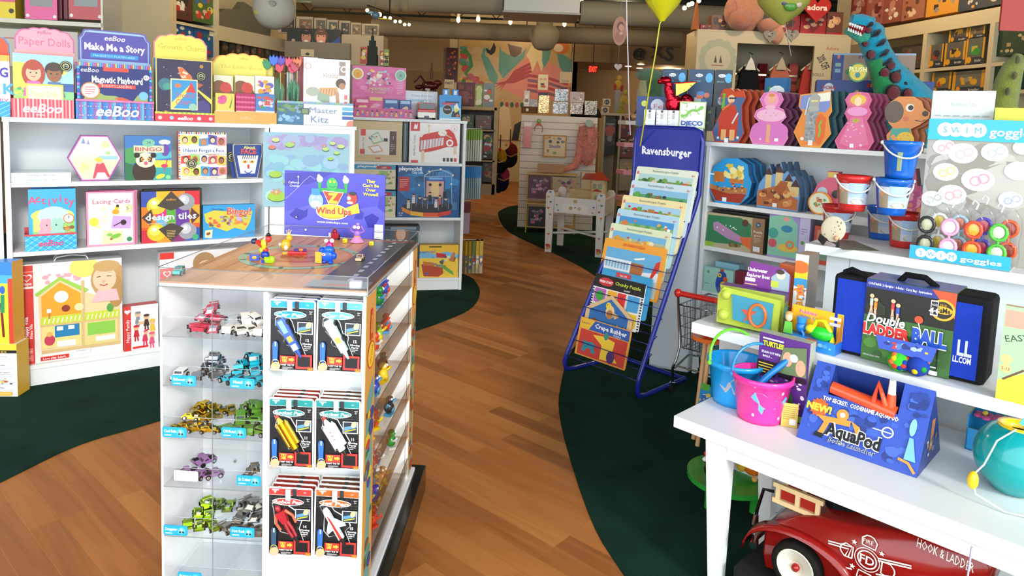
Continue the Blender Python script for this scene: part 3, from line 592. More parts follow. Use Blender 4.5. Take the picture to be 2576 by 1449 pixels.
def about(a):
 sc=lambda k:[(.5+(p[0]-.5)*k,.5+(p[1]-.5)*k)for p in AF];a.raw(sc(.99),'#d8c890');a.raw(sc(.95),'#2a4590');a.raw(sc(.72),'#fff');a.rect(.08,.66,.92,.9,'#2a4590');a.text('About',.55,.9,.09,'#f0e060',bold=.03);a.text('FACE',.53,.78,.14,'#e8503c',w=.52,bold=.04)
 for i in range(7):a.line([(.32+i*.07,.56),(.35+i*.07,.69)],.02,'#222')
 a.ell(.4,.48,.07,'#e8b040',ry=.045);a.ell(.64,.48,.07,'#e8b040',ry=.045);a.ell(.4,.48,.02,'#222');a.ell(.64,.48,.02,'#222');a.ell(.52,.34,.035,'#e0482c',ry=.07);a.line([(.38,.22),(.45,.16),(.56,.15),(.64,.22)],.03,'#2f58a8');a.line([(.26,.27),(.76,.27)],.012,'#c0c8d8')
for i,(x0,x1,y,v,lb)in enumerate(((574,644,362,.062,'blue face game box half hidden behind its twin'),(586,660,362,.03,'blue face game box in front of its twin at the shelf end'))):
 prismbox('game_box',lb,'box',F,x0,x1,y,Z2,v,.028,AF,'#2a4590','#8a8fa0',about if i else lambda a:(a.raw([(.5+(p[0]-.5)*.95,.5+(p[1]-.5)*.95)for p in AF],'#2a4590'),seal(a,.12,.62,.16)),'blue face game boxes')
# shelf 3
def ac_tray(a):a.rect(0,0,1,1,'#3fb0e4');[a.line([(i/6-.3,0),(i/6+.2,1)],.05,'#8ad4f2')for i in range(9)];[a.line([(i/6+.3,0),(i/6-.2,1)],.03,'#2a88c8')for i in range(9)];a.rect(0,.9,1,1,'#e84a50');a.text('eeBoo',.5,.45,.35,'#d84a6c',shear=.2,bold=.02)
def ac_style(w,h):return[(-w/2,0),(w/2,0),(w/2,h*.94),(w*.44,h),(-w*.44,h),(-w/2,h*.94)]
t,uu=display('blue counter display with red edges holding activity books',F,Z3,0,62,193,588,.08,'#3fb0e4',ac_tray,70,186,464,'#4aa4dc',lambda a:a.text('activity books',.5,.9,.04,'#2a7cb8'),'#e25058',ac_style,lip='#c8404c')
def activity(a):
 a.rect(0,0,1,1,'#3aa6e0');a.rect(.08,.0,.97,.55,'#8cc86a');a.rect(.1,.3,.5,.6,'#f0c878');a.ell(.5,.56,.3,'#f6d468',ry=.12);a.ell(.52,.55,.22,'#b8d8ec',ry=.16)
 for i,ch in enumerate('ACTIVITY'):a.text(ch if ch not in 'CTIVITY' else ch.lower()if i else ch,.08+i*.118,.82+.03*math.sin(i*1.6),.13,'#d0506c',bold=.015)
 for s_,c in((-1,'#e6a0ac'),(1,'#9cc8b4')):a.ell(.47+s_*.13,.2,.12,c,ry=.17);a.ell(.47+s_*.12,.4,.09,c);a.ell(.47+s_*.17,.48,.035,c);a.ell(.47+s_*.07,.48,.035,c);a.rect(.47+s_*.13-.1,.1,.47+s_*.13+.1,.26,['#d8404c','#3f9a5c'][s_>0]);a.ell(.47+s_*.1,.4,.014,'#222',n=6)
 a.ell(.84,.5,.08,'#f3f3e8');a.ring(.84,.5,.08,.015,'#c87848');a.line([(.84,.5),(.84,.55)],.01,'#333');a.blobs(.7,.2,.96,.4,14,['#d8804c','#8a5a34','#f0d060'],3,(.02,.04));a.blobs(.1,.05,.95,.2,18,['#e8c080','#b8d878','#d89060'],5,(.02,.05))
boxed('activity_book','blue activity book with two dressed cartoon animals, in the blue display','book',F,70,190,476,Z3,.012,.035,'#3aa6e0',activity,dz=.004,lean=1.5)
def lacing(a):
 a.rect(0,0,1,1,'#e78fae');a.rect(.04,.03,.96,.97,'#f7dfe4');a.rect(.08,.06,.5,.93,'#fbf4dc');a.text('Lacing Cards',.52,.82,.085,'#cc4a76',w=.78,bold=.01);a.ell(.85,.68,.075,'#d8c060');a.ell(.85,.68,.06,'#f4e8b0');a.text('5',.85,.68,.07,'#555')
 a.rect(.5,.55,.82,.76,'#eef0cc');a.ell(.6,.62,.06,'#f0a030',ry=.05);a.ell(.63,.69,.035,'#e8c030');a.ell(.64,.73,.025,'#222');a.poly([(.5,.32),(.9,.3),(.93,.52),(.54,.55)],'#c7a0d8');a.ell(.76,.42,.05,'#3a2a30',rot=40);a.line([(.55,.36),(.7,.42)],.02,'#4a3440')
 a.poly([(.3,.02),(.76,.05),(.74,.26),(.34,.28)],'#e4f0a8');a.ell(.52,.14,.05,'#c03c3c',ry=.025,rot=50);a.ell(.6,.17,.09,'#7ab848',ry=.04,rot=20);a.ell(.47,.2,.05,'#8ac050',ry=.03);a.ell(.88,.1,.045,'#3c8a58');a.blobs(.1,.3,.45,.75,12,['#f8e8b0','#f0d0d8','#e8f0c0'],4,(.04,.08));a.ell(.15,.45,.08,'#f0d84a')
for i in(1,0):boxed('game_box',['pink lacing cards box in front','pink lacing cards box standing behind its twin'][i],'box',F,216+i*7,338+i*7,482-i*3,Z3,.03+.037*i,.035,'#e78fae',lacing if not i else None,'pink lacing cards boxes',side='#b84a7c')
def tiles(a):
 a.rect(0,0,1,1,'#e85a28');Q=[(.0,.7,.25,1,'#3a50a8'),(.25,.7,.5,1,'#f2b42c'),(.5,.7,.74,1,'#ee8a2c'),(.74,.7,1,1,'#d8323c'),(.25,.5,.5,.72,'#e0318c'),(.42,.3,.6,.72,'#58a83c'),(.58,.3,.82,.72,'#6a3a9c'),(.82,.35,1,.72,'#f2a830'),(0,.3,.24,.7,'#ee7c2a'),(0,0,.25,.25,'#c83040'),(.25,0,.5,.3,'#f0922c'),(.5,0,.75,.3,'#8a3468'),(.75,0,1,.26,'#3058b0'),(.24,.28,.42,.5,'#6ab0d8')]
 for q in Q:a.rect(*q)
 for(u,v)in((.25,.72),(.75,.78),(.25,.2),(.78,.2)):a.ell(u,v,.17,['#d8c030','#9a9aa0'][int(u>.5)]);a.ell(u-.03,v+.04,.1,['#f0dc60','#c8c8cc'][int(u>.5)]);a.ell(u-.04,v+.06,.04,'#f8f8f0')
 a.poly([(.5,1),(.74,.72),(.5,.62),(.26,.72)],'#4a4238');a.poly([(.5,0),(.72,.26),(.5,.38),(.28,.26)],'#4a4238');a.poly([(0,.5),(.16,.66),(.2,.5),(.14,.34)],'#5a3c30');a.poly([(1,.5),(.85,.66),(.82,.5),(.86,.34)],'#5a3c30')
 a.text('eeBoo',.5,.84,.05,'#e8a040',shear=.2);a.text('design tiles',.5,.51,.135,'#fff',w=.88,bold=.02);a.lines(.42,.58,.06,.24,6,'#c8a868');a.lines(.1,.9,.36,.39,1,'#f0c8a0');a.ell(.92,.07,.06,'#48a878')
for i in(1,0):boxed('game_box',['design tiles box in front, bright with circles and diamonds','dark design tiles box edge behind its twin'][i],'box',F,355+i*6,502+i*6,480-i*5,Z3,.025+.052*i,.05,['#e85a28','#4a4038'][i],tiles if not i else None,'design tiles boxes',side='#3c342e',y1=482-i*5)
def usmap(a):
 a.rect(0,0,1,1,'#3a9ed8');a.poly([(.02,.75),(.2,.85),(.5,.8),(.75,.72),(.95,.8),(.9,.45),(.8,.2),(.6,.3),(.45,.2),(.2,.35),(.05,.5)],'#d9c94a');a.blobs(.08,.32,.9,.78,44,['#e88a3c','#c8b0d8','#b8cc58','#e8c83c','#e06a4c','#a88ac0','#8a5a34'],12,(.035,.08));a.poly([(.03,.05),(.16,.02),(.18,.28),(.04,.26)],'#f0e8b0');a.blobs(.05,.08,.16,.25,5,['#d8604c','#8a5a34'],2,(.03,.05))
 a.text('United States',.27,.88,.07,'#2a4a8a',w=.24,rot=-4);a.text('Bingo!',.68,.8,.22,'#e2553c',w=.46,bold=.02,out='#f8e0c0',rot=-3)
boxed('game_box','light blue bingo box with a colourful map','box',F,511,641,514,Z3,.03,.04,'#3a9ed8',usmap,rz=-2,y1=517)
# bottom shelf: doll villa box, small family box, second red-spined box
def villa(a):
 a.rect(0,0,1,1,'#efe6e0');a.rect(.14,.72,1,1,'#f0e9e2');a.blobs(.18,.78,.6,.9,24,['#f0c8cc','#e8a8b0','#f8e8e8'],3,(.015,.04),'e');a.ell(.62,.93,.13,'#f0d86c',ry=.1);a.rect(.14,.0,1,.12,'#f4ece4')
 a.rect(.0,.0,.14,1,'#fff');a.rect(.01,.0,.13,.76,'#d83a34');a.rect(.01,.93,.13,.99,'#d83a34');a.rect(.01,.78,.13,.925,'#e2453c');a.heart(.07,.865,.035,'#e2453c');a.l-=1;a.heart(.07,.87,.045,'#fff');a.heart(.07,.87,.03,'#e2453c');a.text('Hape',.07,.81,.03,'#fff',w=.09,bold=.02)
 a.text('Happy Villa',.052,.37,.035,'#fff',rot=90,bold=.02);a.text('Kleine Villa',.1,.33,.024,'#fff',rot=90,bold=.01);a.rect(.025,.1,.115,.16,'#f08078');a.rect(.025,.03,.115,.09,'#f08078');a.text('26pcs',.07,.13,.02,'#fff');a.text('3+',.07,.06,.03,'#fff')
 a.poly([(.17,.68),(.38,.83),(.6,.68),(.97,.56),(.97,.1),(.19,.1)],'#e8cf9e');a.poly([(.2,.67),(.38,.8),(.58,.67),(.58,.42),(.2,.42)],'#eda32e');a.ell(.39,.65,.06,'#fff8ee',ry=.06,n=24)
 a.poly([(.16,.67),(.38,.82),(.38,.855),(.14,.7)],'#9ccc50');a.poly([(.38,.82),(.62,.67),(.66,.7),(.38,.855)],'#9ccc50');a.rect(.19,.37,.97,.46,'#c8d648')
 for i in range(18):a.line([(.22+i*.042,.39),(.235+i*.042,.44)],.01,'#f6f3d0')
 a.rect(.2,.14,.58,.36,'#f0d888');a.rect(.32,.24,.56,.36,'#2a7fb0');a.rect(.6,.12,.95,.36,'#e4cf88');a.rect(.64,.22,.92,.35,'#8cc850');a.rect(.585,.1,.61,.8,'#d8b880');a.rect(.19,.36,.97,.38,'#d8b880');a.rect(.19,.09,.97,.12,'#d8b880')
 a.rect(.34,.14,.52,.2,'#f8f4ea');a.ell(.27,.22,.045,'#c84058',ry=.055);a.ell(.27,.28,.025,'#e8b060');a.rect(.72,.15,.92,.2,'#f6f0e4');a.ell(.43,.53,.035,'#8a3c2c');a.ell(.56,.53,.04,'#f0dca8');a.rect(.25,.5,.29,.54,'#fff');a.line([(.27,.44),(.27,.5)],.012,'#c08040');a.rect(.34,.31,.4,.35,'#f8f8f8');a.rect(.45,.31,.51,.35,'#f8f8f8');a.ell(.87,.49,.03,'#5aa048',ry=.045)
 a.ell(.86,.79,.16,'#c39a62',ry=.19);a.ell(.93,.66,.07,'#b88c54',ry=.17);a.poly([(.68,.56),(.97,.56),(.94,.68),(.76,.7)],'#f2b9bc');a.ell(.82,.8,.105,'#f2c6a4',ry=.13);a.ell(.84,.93,.12,'#c8a068',ry=.06);a.line([(.74,.82),(.78,.825)],.008,'#5a3a28');a.line([(.84,.825),(.89,.82)],.008,'#5a3a28');a.line([(.77,.74),(.81,.725),(.85,.74)],.012,'#b8584c');a.ell(.81,.77,.014,'#e0a888')
 a.rect(.18,.02,.45,.06,'#d83a34');a.text('Love play. Learn.',.315,.04,.022,'#fff',w=.22,bold=.01);a.rect(.48,.04,.66,.09,'#f8f8f8');a.text('WARNING',.57,.075,.014,'#333')
t=thing('toy_box','large doll villa box with a red spine and a smiling girl on it','box',(0,0,0));u0,u1,z=span(F,46,306,664,.03,652);w=u1-u0;h=z-Z4;t.location=F.pt((u0+u1)/2,.03,Z4+.0006);t.rotation_euler=(0,0,F.a)
m=M();m.bx(-w/2,w/2,0,.13,0,h,'#e8e0d8',top='#c8c8c8');villa(m.art(w,h));obj('carton',m,t)
for y in(.035,.1):m=M();m.tube([(-.07,y,h),(-.06,y,h+.018),(0,y,h+.026),(.06,y,h+.018),(.07,y,h)],.004,'#c8ccd0',n=6);obj('handle',m,t)
def family(a):
 a.rect(0,0,1,1,'#f4f4f2');a.rect(0,0,.2,1,'#d8403a');a.heart(.1,.88,.06,'#fff');a.text('Happy Family',.1,.45,.07,'#fff',rot=90);a.rect(.24,.03,.7,.08,'#d8403a')
 for u,v,c in((.4,.8,'#8a8f98'),(.65,.72,'#503a34'),(.35,.5,'#c8343c'),(.82,.6,'#e8c048'),(.6,.38,'#d8405c'),(.8,.3,'#e06080'),(.5,.62,'#f0f0e8')):a.ell(u,v,.06,'#e8b890');a.poly([(u-.09,v-.2),(u+.09,v-.2),(u+.05,v-.05),(u-.05,v-.05)],c);a.ell(u,v+.04,.06,c,ry=.03);a.line([(u-.04,v-.3),(u-.03,v-.18)],.03,c);a.line([(u+.05,v-.3),(u+.03,v-.18)],.03,c)
boxed('toy_box','small white family doll box with a red spine on the bottom shelf','box',F,311,398,766,Z4,.015,.06,'#f4f4f2',family,side='#c8382f',rz=3,y1=770)
boxed('toy_box','white box with a red spine label seen through the display case rim','box',F,402,600,629,Z4,.06,.09,'#e9e7e6',lambda a:(a.rect(.0,0,.17,1,'#d8382f'),a.rect(0,.83,.17,.93,'#fff'),a.rect(0,.7,.17,.83,'#e2453c'),a.heart(.085,.77,.04,'#fff'),a.heart(.085,.77,.028,'#e2453c'),a.ell(.55,.86,.12,'#a88258',ry=.12),a.ell(.57,.8,.09,'#e8bd98'),a.ell(.7,.3,.2,'#c8dce0'),a.blobs(.22,.05,.95,.6,24,['#d8c8a0','#98c0a0','#d89880'],7)),y1=632)
# art case at the left edge, standing on the carpet
FE=Frame(*atz(45,1000)[:2],5)
def paintcase(a):a.rect(0,0,1,1,'#f6d838');a.rect(0,.83,1,1,'#2f7ec8');a.rect(0,.74,1,.84,'#4aa8e4');a.rect(.9,.0,1,.8,'#d8402c');a.line([(.78,.08),(.74,.5)],.03,'#7a2a20');a.line([(.77,.38),(.78,.6)],.045,'#2a8a58');a.ell(.78,.66,.03,'#2a60b8',ry=.05);a.line([(.5,.1),(.4,.6)],.03,'#c03c78');a.ell(.4,.66,.03,'#e84f3c',ry=.05);a.text('PAINT',.3,.9,.05,'#fff',bold=.03)
def paintlow(a):a.rect(0,0,1,1,'#eef0ee');a.rect(0,.88,1,1,'#f2c83a');a.rect(0,.82,1,.88,'#222');a.text('INCLUDES',.5,.85,.035,'#f2c83a',w=.6);[(a.text(tx,.7,v,.025,'#555',bold=.01),a.lines(.5,.95,v-.1,v-.03,4,'#aab'))for tx,v in(('Poster Paints',.76),('Brushes',.6),('Glue & Crayons',.46),('Chalk',.31),('Paper',.17))];a.blobs(.45,.2,.95,.4,9,['#333','#e8c030','#c84030','#b89070'],2,(.02,.03));a.rect(.6,.02,.9,.1,'#e0b050')
zb=FE.px(45,868,0)[1];zt=FE.px(45,663,0)[1];wc=.21
t=thing('art_set','tall yellow and blue artist paint case at the left edge','art set',FE.pt(0,0,.0045),FE.a)
m=M();m.bx(-wc,0,0,.09,0,zb,'#eef0ee',side='#e8b83a');paintlow(m.art(wc,zb,x0=-wc));obj('carton',m,t,bevel=.003)
m=M();m.bx(-wc+.005,-.012,.004,.085,zb+.0005,zt,'#f6d838',side='#e8a83a',top='#2f7ec8');paintcase(m.art(wc-.017,zt-zb,x0=-wc+.005,z0=zb,y=.004));obj('paint_panel',m,t,bevel=.003)
# ================================================================ white cabinet (lily painting) and what stands on it
m=M();m.bx(0,.5,0,.3,0,1.27,WH,'white');t=thing('cabinet','white cabinet side cut by the left photo edge','cabinet',L1.pt(-.56,.0),L1.a);obj('body',m,t,bevel=.002)
F=L2;ZT=L2H
def lily(a):
 a.rect(0,0,1,1,'#9cc4cf');a.blobs(0,.75,1,1,26,['#b3a6cf','#a99cc9','#a8b8d4'],3,(.06,.12),'e');a.blobs(0,.3,1,.75,30,['#86bccf','#9bd0d4','#8fb4d0','#a4c8dc'],4,(.06,.13),'e');a.blobs(0,0,1,.3,20,['#8fc4c4','#a8d8cc','#b8dcd4'],5,(.05,.1),'e')
 for u,v,r,c in((.14,.9,.05,'#cdd88a'),(.1,.8,.045,'#e87a6a'),(.3,.84,.06,'#b3d070'),(.72,.79,.045,'#b9d878'),(.9,.83,.05,'#c9dc88'),(.8,.87,.04,'#c9dc80'),(.85,.74,.04,'#b0d468'),(.78,.66,.04,'#a6d05c'),(.14,.44,.08,'#a8cc50'),(.32,.34,.1,'#c0cc60'),(.16,.14,.12,'#a6cc48'),(.75,.45,.06,'#a0d0a0')):
  a.ell(u,v-.015,r,'#4a6a68',ry=r*.5);a.l-=.5;a.ell(u,v,r,c,ry=r*.55)
 for u,v,r in((.34,.42,.05),(.15,.2,.055),(.7,.83,.025),(.34,.87,.018)):[a.ell(u+r*.8*math.cos(k*1.05),v+r*.5*math.sin(k*1.05),r*.45,'#f0906c',ry=r*.2,rot=k*60,n=8)for k in range(6)];a.ell(u,v,r*.3,'#f8c8a0')
u0,u1,z=span(F,662,879,335,-.02);w=u1-u0;zb=F.px(700,520,-.02)[1]
m=M();m.bx(-w/2,w/2,0,.012,0,z-zb,'#d8e4e8');lily(m.art(w,z-zb))
o=obj('painting',m,label='unframed water lily painting hung on the white cabinet',cat='painting');o.location=F.pt((u0+u1)/2,-.0125,zb);o.rotation_euler=(0,0,F.a)
def kitz(a):
 a.rect(0,0,1,1,'#f4f6f8');a.rect(0,.9,1,1,'#8ab4a8');[a.rect(i/12,.93,(i+.9)/12,1,['#9cc8a0','#b8a8d0','#88b8d8'][i%3])for i in range(12)];a.rect(0,0,.34,.9,'#4a7a9a');a.blobs(0,.45,.34,.9,26,['#5a8a5a','#3f6a48','#7aa068','#88a8b8'],3,(.05,.13),'e');a.blobs(0,0,.3,.45,20,['#7fb0d0','#a0c8e0','#4f80b0'],6,(.05,.12),'e')
 a.rect(.31,.45,.41,.72,'#5a5a50');a.rect(.32,.49,.4,.68,'#8a9a6a');a.text('Master',.6,.66,.26,'#9aa0b4',w=.37);a.text('Kitz',.55,.26,.3,'#8a94b0',w=.23);a.rect(.85,.68,1,.82,'#7cc4dc');a.rect(.85,.48,1,.62,'#4a90c4');a.rect(.85,.28,1,.42,'#4a68a8');a.ell(.97,.05,.2,'#e8907c')
boxed('art_kit','long art kit box with a pond picture on the white cabinet','box',F,697,889,252,ZT,.03,.05,'#f4f6f8',kitz,y1=262)
def yoga(a):
 a.rect(0,0,1,1,'#fbf8f4');a.rect(.03,.8,.17,.97,'#fff');a.ring(.09,.88,.05,.01,'#e0a090');a.rect(.76,.76,.9,.97,'#b09a8c');a.text('YO',.8,.86,.1,'#fff',bold=.03);a.text('Vinyasa',.58,.76,.08,'#c8a890',w=.34,shear=.3);a.rect(.04,.02,.22,.07,'#e88878')
 a.ell(.8,.64,.075,'#6a5448');a.ell(.83,.6,.05,'#c08e6c');a.poly([(.3,.5),(.34,.56),(.72,.58),(.76,.5),(.6,.44),(.35,.44)],'#e8b884');[a.line([(.36+i*.06,.45),(.38+i*.06,.56)],.012,'#c88c5c')for i in range(6)]
 a.poly([(.68,.52),(.76,.5),(.8,.1),(.74,.08)],'#c89a7c');a.poly([(.3,.5),(.56,.46),(.56,.12),(.46,.12),(.44,.34),(.3,.38)],'#a4b59a');a.poly([(.1,.1),(.5,.12),(.5,.17),(.12,.16)],'#9aa89c');a.ell(.2,.5,.1,'#b8c0a8',ry=.07);[a.rect(.88,.1+i*.1,.95,.17+i*.1,'#e8847c')for i in range(4)]
boxed('game_box','white yoga card game box with a boy on hands and knees','box',F,764,881,146,ZT,.10,.05,'#fbf8f4',yoga,side='#f0e0da',y1=151)
boxed('game_box','white game box with a red band standing behind the yoga box','box',F,754,800,144,ZT,.155,.04,'#fbfbfa',lambda a:(a.rect(0,.0,.2,1,'#e06a6c'),a.rect(.24,.7,.6,.95,'#f0c0c0')))
for i,(x0,x1,y,c)in enumerate(((722,740,182,'#ece8e8'),(738,757,178,'#8a4a52'))):
 boxed('game_box',['thin white box spine beside the wooden flowers','thin maroon box spine with white letters beside the wooden flowers'][i],'box',F,x0,x1,y,ZT,.14,.05,c,lambda a,i=i:a.text('WOODEN PUZZLE',.5,.5,.03,['#777','#fff'][i],rot=90,bold=.01))
# wooden flowers in a bunch
PET=[('#2a6ad8',688,150),('#5a3ac0',706,152),('#e8486c',727,155),('#f0743c',748,156),('#e02c50',703,168),('#e83a5c',735,170),('#c83a5a',742,166),('#1f8a4c',672,160)]
for i,(c,px,py)in enumerate(PET):
 vv=.09+.012*(i%3);u,z=F.px(px,py,vv);h=z-ZT
 t=thing('wooden_flower',['blue','purple','pink red','orange','crimson','bright red','dark pink','green'][i]+' wooden tulip flower in the bunch beside the yoga box','wooden flower',F.pt(u,vv,ZT),F.a,'painted wooden flowers in a bunch')
 m=M();m.cyl((0,0,0),(0,0,h-.01),.0028,.0028,'#d8b078' if i%2 else '#2f7a3c','wood',8);obj('stem',m,t)
 m=M();m.prism([(-.018,h-.02),(0,h-.036),(.018,h-.02),(.024,h+.005),(.018,h+.026),(.009,h+.012),(0,h+.03),(-.009,h+.012),(-.018,h+.026),(-.024,h+.005)],-.006,.006,c,mat='gloss');obj('petals',m,t,bevel=.002)
 m=M();s_=-1 if i%2 else 1;m.prism([(0,h*.25),(s_*.02,h*.42),(s_*.026,h*.62),(s_*.012,h*.74),(0,h*.5)]if s_>0 else[(0,h*.25),(0,h*.5),(-.012,h*.74),(-.026,h*.62),(-.02,h*.42)],-.003,.003,'#1f7a44',mat='gloss');obj('leaf',m,t)
# ================================================================ middle bookcase
F=L3;ZT=1.322
def frost(a):
 a.rect(0,0,1,1,'#e06aa0');a.blobs(0,0,1,.9,24,['#e87ab0','#d85a98','#f090c0'],2,(.08,.2),'e');a.blobs(.25,.3,.72,.92,50,['#f0d0b0','#e8e0e8','#c8b0d0','#f0c060','#3a2a2a','#a8c8e0','#f8e8d0','#e09080'],5,(.03,.07));a.text('MERMAIDS',.5,.22,.1,'#f4e8c8',w=.36,out='#9a6a3c');a.text('& Friends',.48,.1,.08,'#f4e8c8',w=.25,out='#9a6a3c');a.lines(.83,.97,.05,.6,9,'#f8b8d4')
def frtray(a):a.rect(0,0,1,1,'#d85a98');[child(a,.06+i*.081,.5,.32,'#f0c09c',['#3a2a22','#e0b050','#a8583c','#222'][i%4],['#e8d060','#7090c8','#e88aa8','#90c0a0'][i%4])for i in range(12)]
def arch(w,h):return[(-w/2,0),(w/2,0),(w/2,h*.45)]+[(w*.36*math.cos(math.radians(x)),h*.4+h*.6*math.sin(math.radians(x)))for x in range(12,180,12)]+[(-w/2,h*.45)]
t,uu=display('pink arched counter display of small doll packets',F,ZT,0,891,1040,273,.14,'#d85a98',frtray,887,1022,168,'#e678aa',frost,'#e678aa',arch,group='',hz=240,lip='#c84a88')
for i,(px,py,c1,c2)in enumerate(((900,185,'#e8e4c8','#f0b038'),(1008,190,'#b9d0c0','#8ab8a0'))):
 u,z=F.px(px,py,.13);m=M();m.cyl((0,0,0),(0,.004,0),.044,.044,c1,'gloss',24);a=Art(m,(-.05,0,-.05),(1,0,0),(0,0,1),.1,.1);a.ell(.5,.5,.34,c2)
 a.text(':)' if i==0 else 'A',.5,.5,.25,'#d86a2c' if i==0 else '#2f7a4a');tag(obj('round_badge',m,loc=F.pt(u,.13,z),rz=F.a),['round yellow smiley badge clipped left of the pink display','round silver green badge clipped right of the pink display'][i],'badge')
for i,(x0,x1,y)in enumerate(((894,930,248),(926,966,242),(966,1003,250),(1005,1035,252))):
 boxed('doll_packet',['pink foil packet at the left of the pink display','pink foil packet with gold top in the pink display','blue packet in the pink display, nearer its middle','blue packet at the right end of the pink display'][i],'packet',F,x0,x1,y,ZT,.03+.02*(i%2),.02,['#d8487c','#e0609a','#3a5a98','#2f4f90'][i],
  lambda a,i=i:(a.blobs(.05,.05,.95,.7,14,[['#f0a0c0','#a83060','#f8d0a0'],['#6aa0d8','#d04848','#f0c8a0','#2a3a70']][i>1],i,(.08,.18)),a.rect(.1,.78,.9,.95,['#f8c8d8','#e8c080','#a8c8e8','#a8c8e8'][i])),'packets in the pink arched display',dz=.004,rz=(i%2)*4-2)
boxed('toy_box','white bottle game box with thin blue lettering behind the toy fire engine','box',F,1020,1101,229,ZT,.16,.06,'#dfe6ea',lambda a:(a.text('Crazy Bottles',.5,.84,.08,'#6a8ac0',w=.66,shear=.2),a.rect(.1,.62,.8,.7,'#a8d0e0'),a.text('I',.5,.6,.1,'#4a6aa0')),side='#4a4440',y1=230)
# toy fire engine (front towards the shop window)
u,_=F.px(1070,262,.03);e0=F.px(1051,280,.03)[0];e1=F.px(1096,280,.03)[0];w=e1-e0;hz=F.px(1070,257,.03)[1]-ZT
t=thing('toy_fire_engine','small red and white toy fire engine on the middle bookcase','toy truck',F.pt((e0+e1)/2,.03,ZT+.0006),F.a)
m=M();m.bx(-w/2,w/2,0,.16,.012,hz*.42,'#f2efe6','gloss');m.bx(-w/2,w/2,.004,.16,hz*.42,hz*.58,'#d8362c','gloss');m.bx(-w*.46,w*.46,.01,.16,hz*.58,hz*.96,'#c83028','gloss');a=m.art(w,hz*.42);a.rect(.36,.2,.64,.5,'#555');a.rect(.06,.35,.22,.6,'#fff8d0');a.rect(.78,.35,.94,.6,'#fff8d0');obj('body',m,t,bevel=.003)
m=M();m.bx(-w*.4,w*.4,.0085,.0098,hz*.6,hz*.92,'#566','gloss');obj('windscreen',m,t)
m=M();m.cyl((-.012,.03,hz),(-.012,.03,hz+.012),.008,.008,'#e8e8e8');m.cyl((.012,.03,hz),(.012,.03,hz+.012),.008,.008,'#e8e8e8');obj('beacon',m,t)
for s_ in(-1,1):
 for y in(.03,.125):m=M();m.cyl((s_*(w/2-.008),y,.012),(s_*(w/2+.002),y,.012),.012,.012,'#1a1a1a','matte',16);obj('wheel',m,t)
 m=M();m.bx(s_*(w/2+.006)-.004,s_*(w/2+.006)+.004,.0,.004,hz*.5,hz*.75,'#222','gloss');obj('mirror',m,t)
m=M();m.tube([(.006,.06,hz),(.012,.06,hz+.10)],.003,'#b8b8b8','chrome');m.bx(-.01,.026,.045,.07,hz+.09,hz+.105,'#7a6a60','gloss');obj('ladder_mast',m,t)
def paintbox(a):
 a.rect(0,0,1,1,'#2f92d8');a.rect(0,.0,1,.5,'#7ac0e8');a.rect(0,0,1,.07,'#f0f0f0');a.ell(.36,.42,.2,'#1a1a22');a.ring(.36,.42,.2,.015,'#f0e060');a.text('Mosaic Kit',.36,.44,.07,'#fff',w=.28);a.poly([(.55,.14),(.95,.14),(.9,.4),(.6,.36)],'#222');a.poly([(.66,.55),(.8,.7),(.92,.45),(.72,.3)],'#f6f2e0');a.ell(.78,.42,.08,'#e8d84c');a.ell(.84,.2,.06,'#e06a3c');a.rect(.1,.62,.7,.7,'#c83a5c');a.rect(.25,.7,.9,.76,'#28303c')
t=thing('craft_box','blue craft box with raised window flaps at the bookcase corner','box');u0,u1,z=span(F,1107,1161,240,.02);w=u1-u0;h=z-ZT;t.location=F.pt((u0+u1)/2,.02,ZT+.0006);t.rotation_euler=(0,0,F.a)
m=M();m.bx(-w/2,w/2,0,.06,0,h,'#2f92d8');paintbox(m.art(w,h));obj('carton',m,t)
for k in(-1,1):m=M();x=k*w*.22;m.bx(x-w*.14,x+w*.14,.01,.05,h,h+.045,'#2f8ad0');m.art(w*.12,.03,x0=x-w*.06,z0=h+.006,y=.01).rect(0,0,1,1,'#e8eef4');obj('flap',m,t)
# shelves of the middle bookcase
def easel(a):
 a.rect(0,0,1,1,'#d6bd8e');a.line([(.02,.1),(.98,.12)],.008,'#c0a070');a.rect(.12,.17,.88,.78,'#efe8dc');a.rect(.74,.17,.88,.76,'#5a3a34');a.rect(.15,.63,.25,.79,'#e0483c');a.text('Picture Pad',.2,.43,.05,'#8a7468',rot=90);a.rect(.14,.18,.24,.3,'#d8504c');a.poly([(.3,.6),(.5,.74),(.62,.5),(.42,.42)],'#a8c0a0');a.poly([(.33,.6),(.5,.7),(.58,.52),(.42,.46)],'#e8ecd8');a.poly([(.3,.36),(.52,.42),(.62,.26),(.42,.2)],'#d8a878');a.poly([(.34,.35),(.52,.39),(.58,.28),(.43,.24)],'#f4f4f4');a.rect(.62,.5,.7,.58,'#333');a.blobs(.3,.5,.5,.66,8,['#e0604c','#5a9ac8','#f0c040'],2,(.015,.03));a.lines(.76,.86,.25,.45,4,'#b0948c');a.text('hook',.81,.6,.03,'#fff',rot=90);a.rect(.46,.06,.56,.1,'#d8604c')
boxed('toy_box','pale wooden drawing case box in clear wrap on the middle bookcase','box',F,889,1013,303,.993,.03,.05,'#d6bd8e',easel,side='#7a9a4a',y1=306)
boxed('toy_box','dark box spine between the drawing case and the xylophone box','box',F,1015,1027,306,.993,.04,.12,'#3a3c40',lambda a:a.rect(.3,.05,.6,.95,'#6a8a8a'))
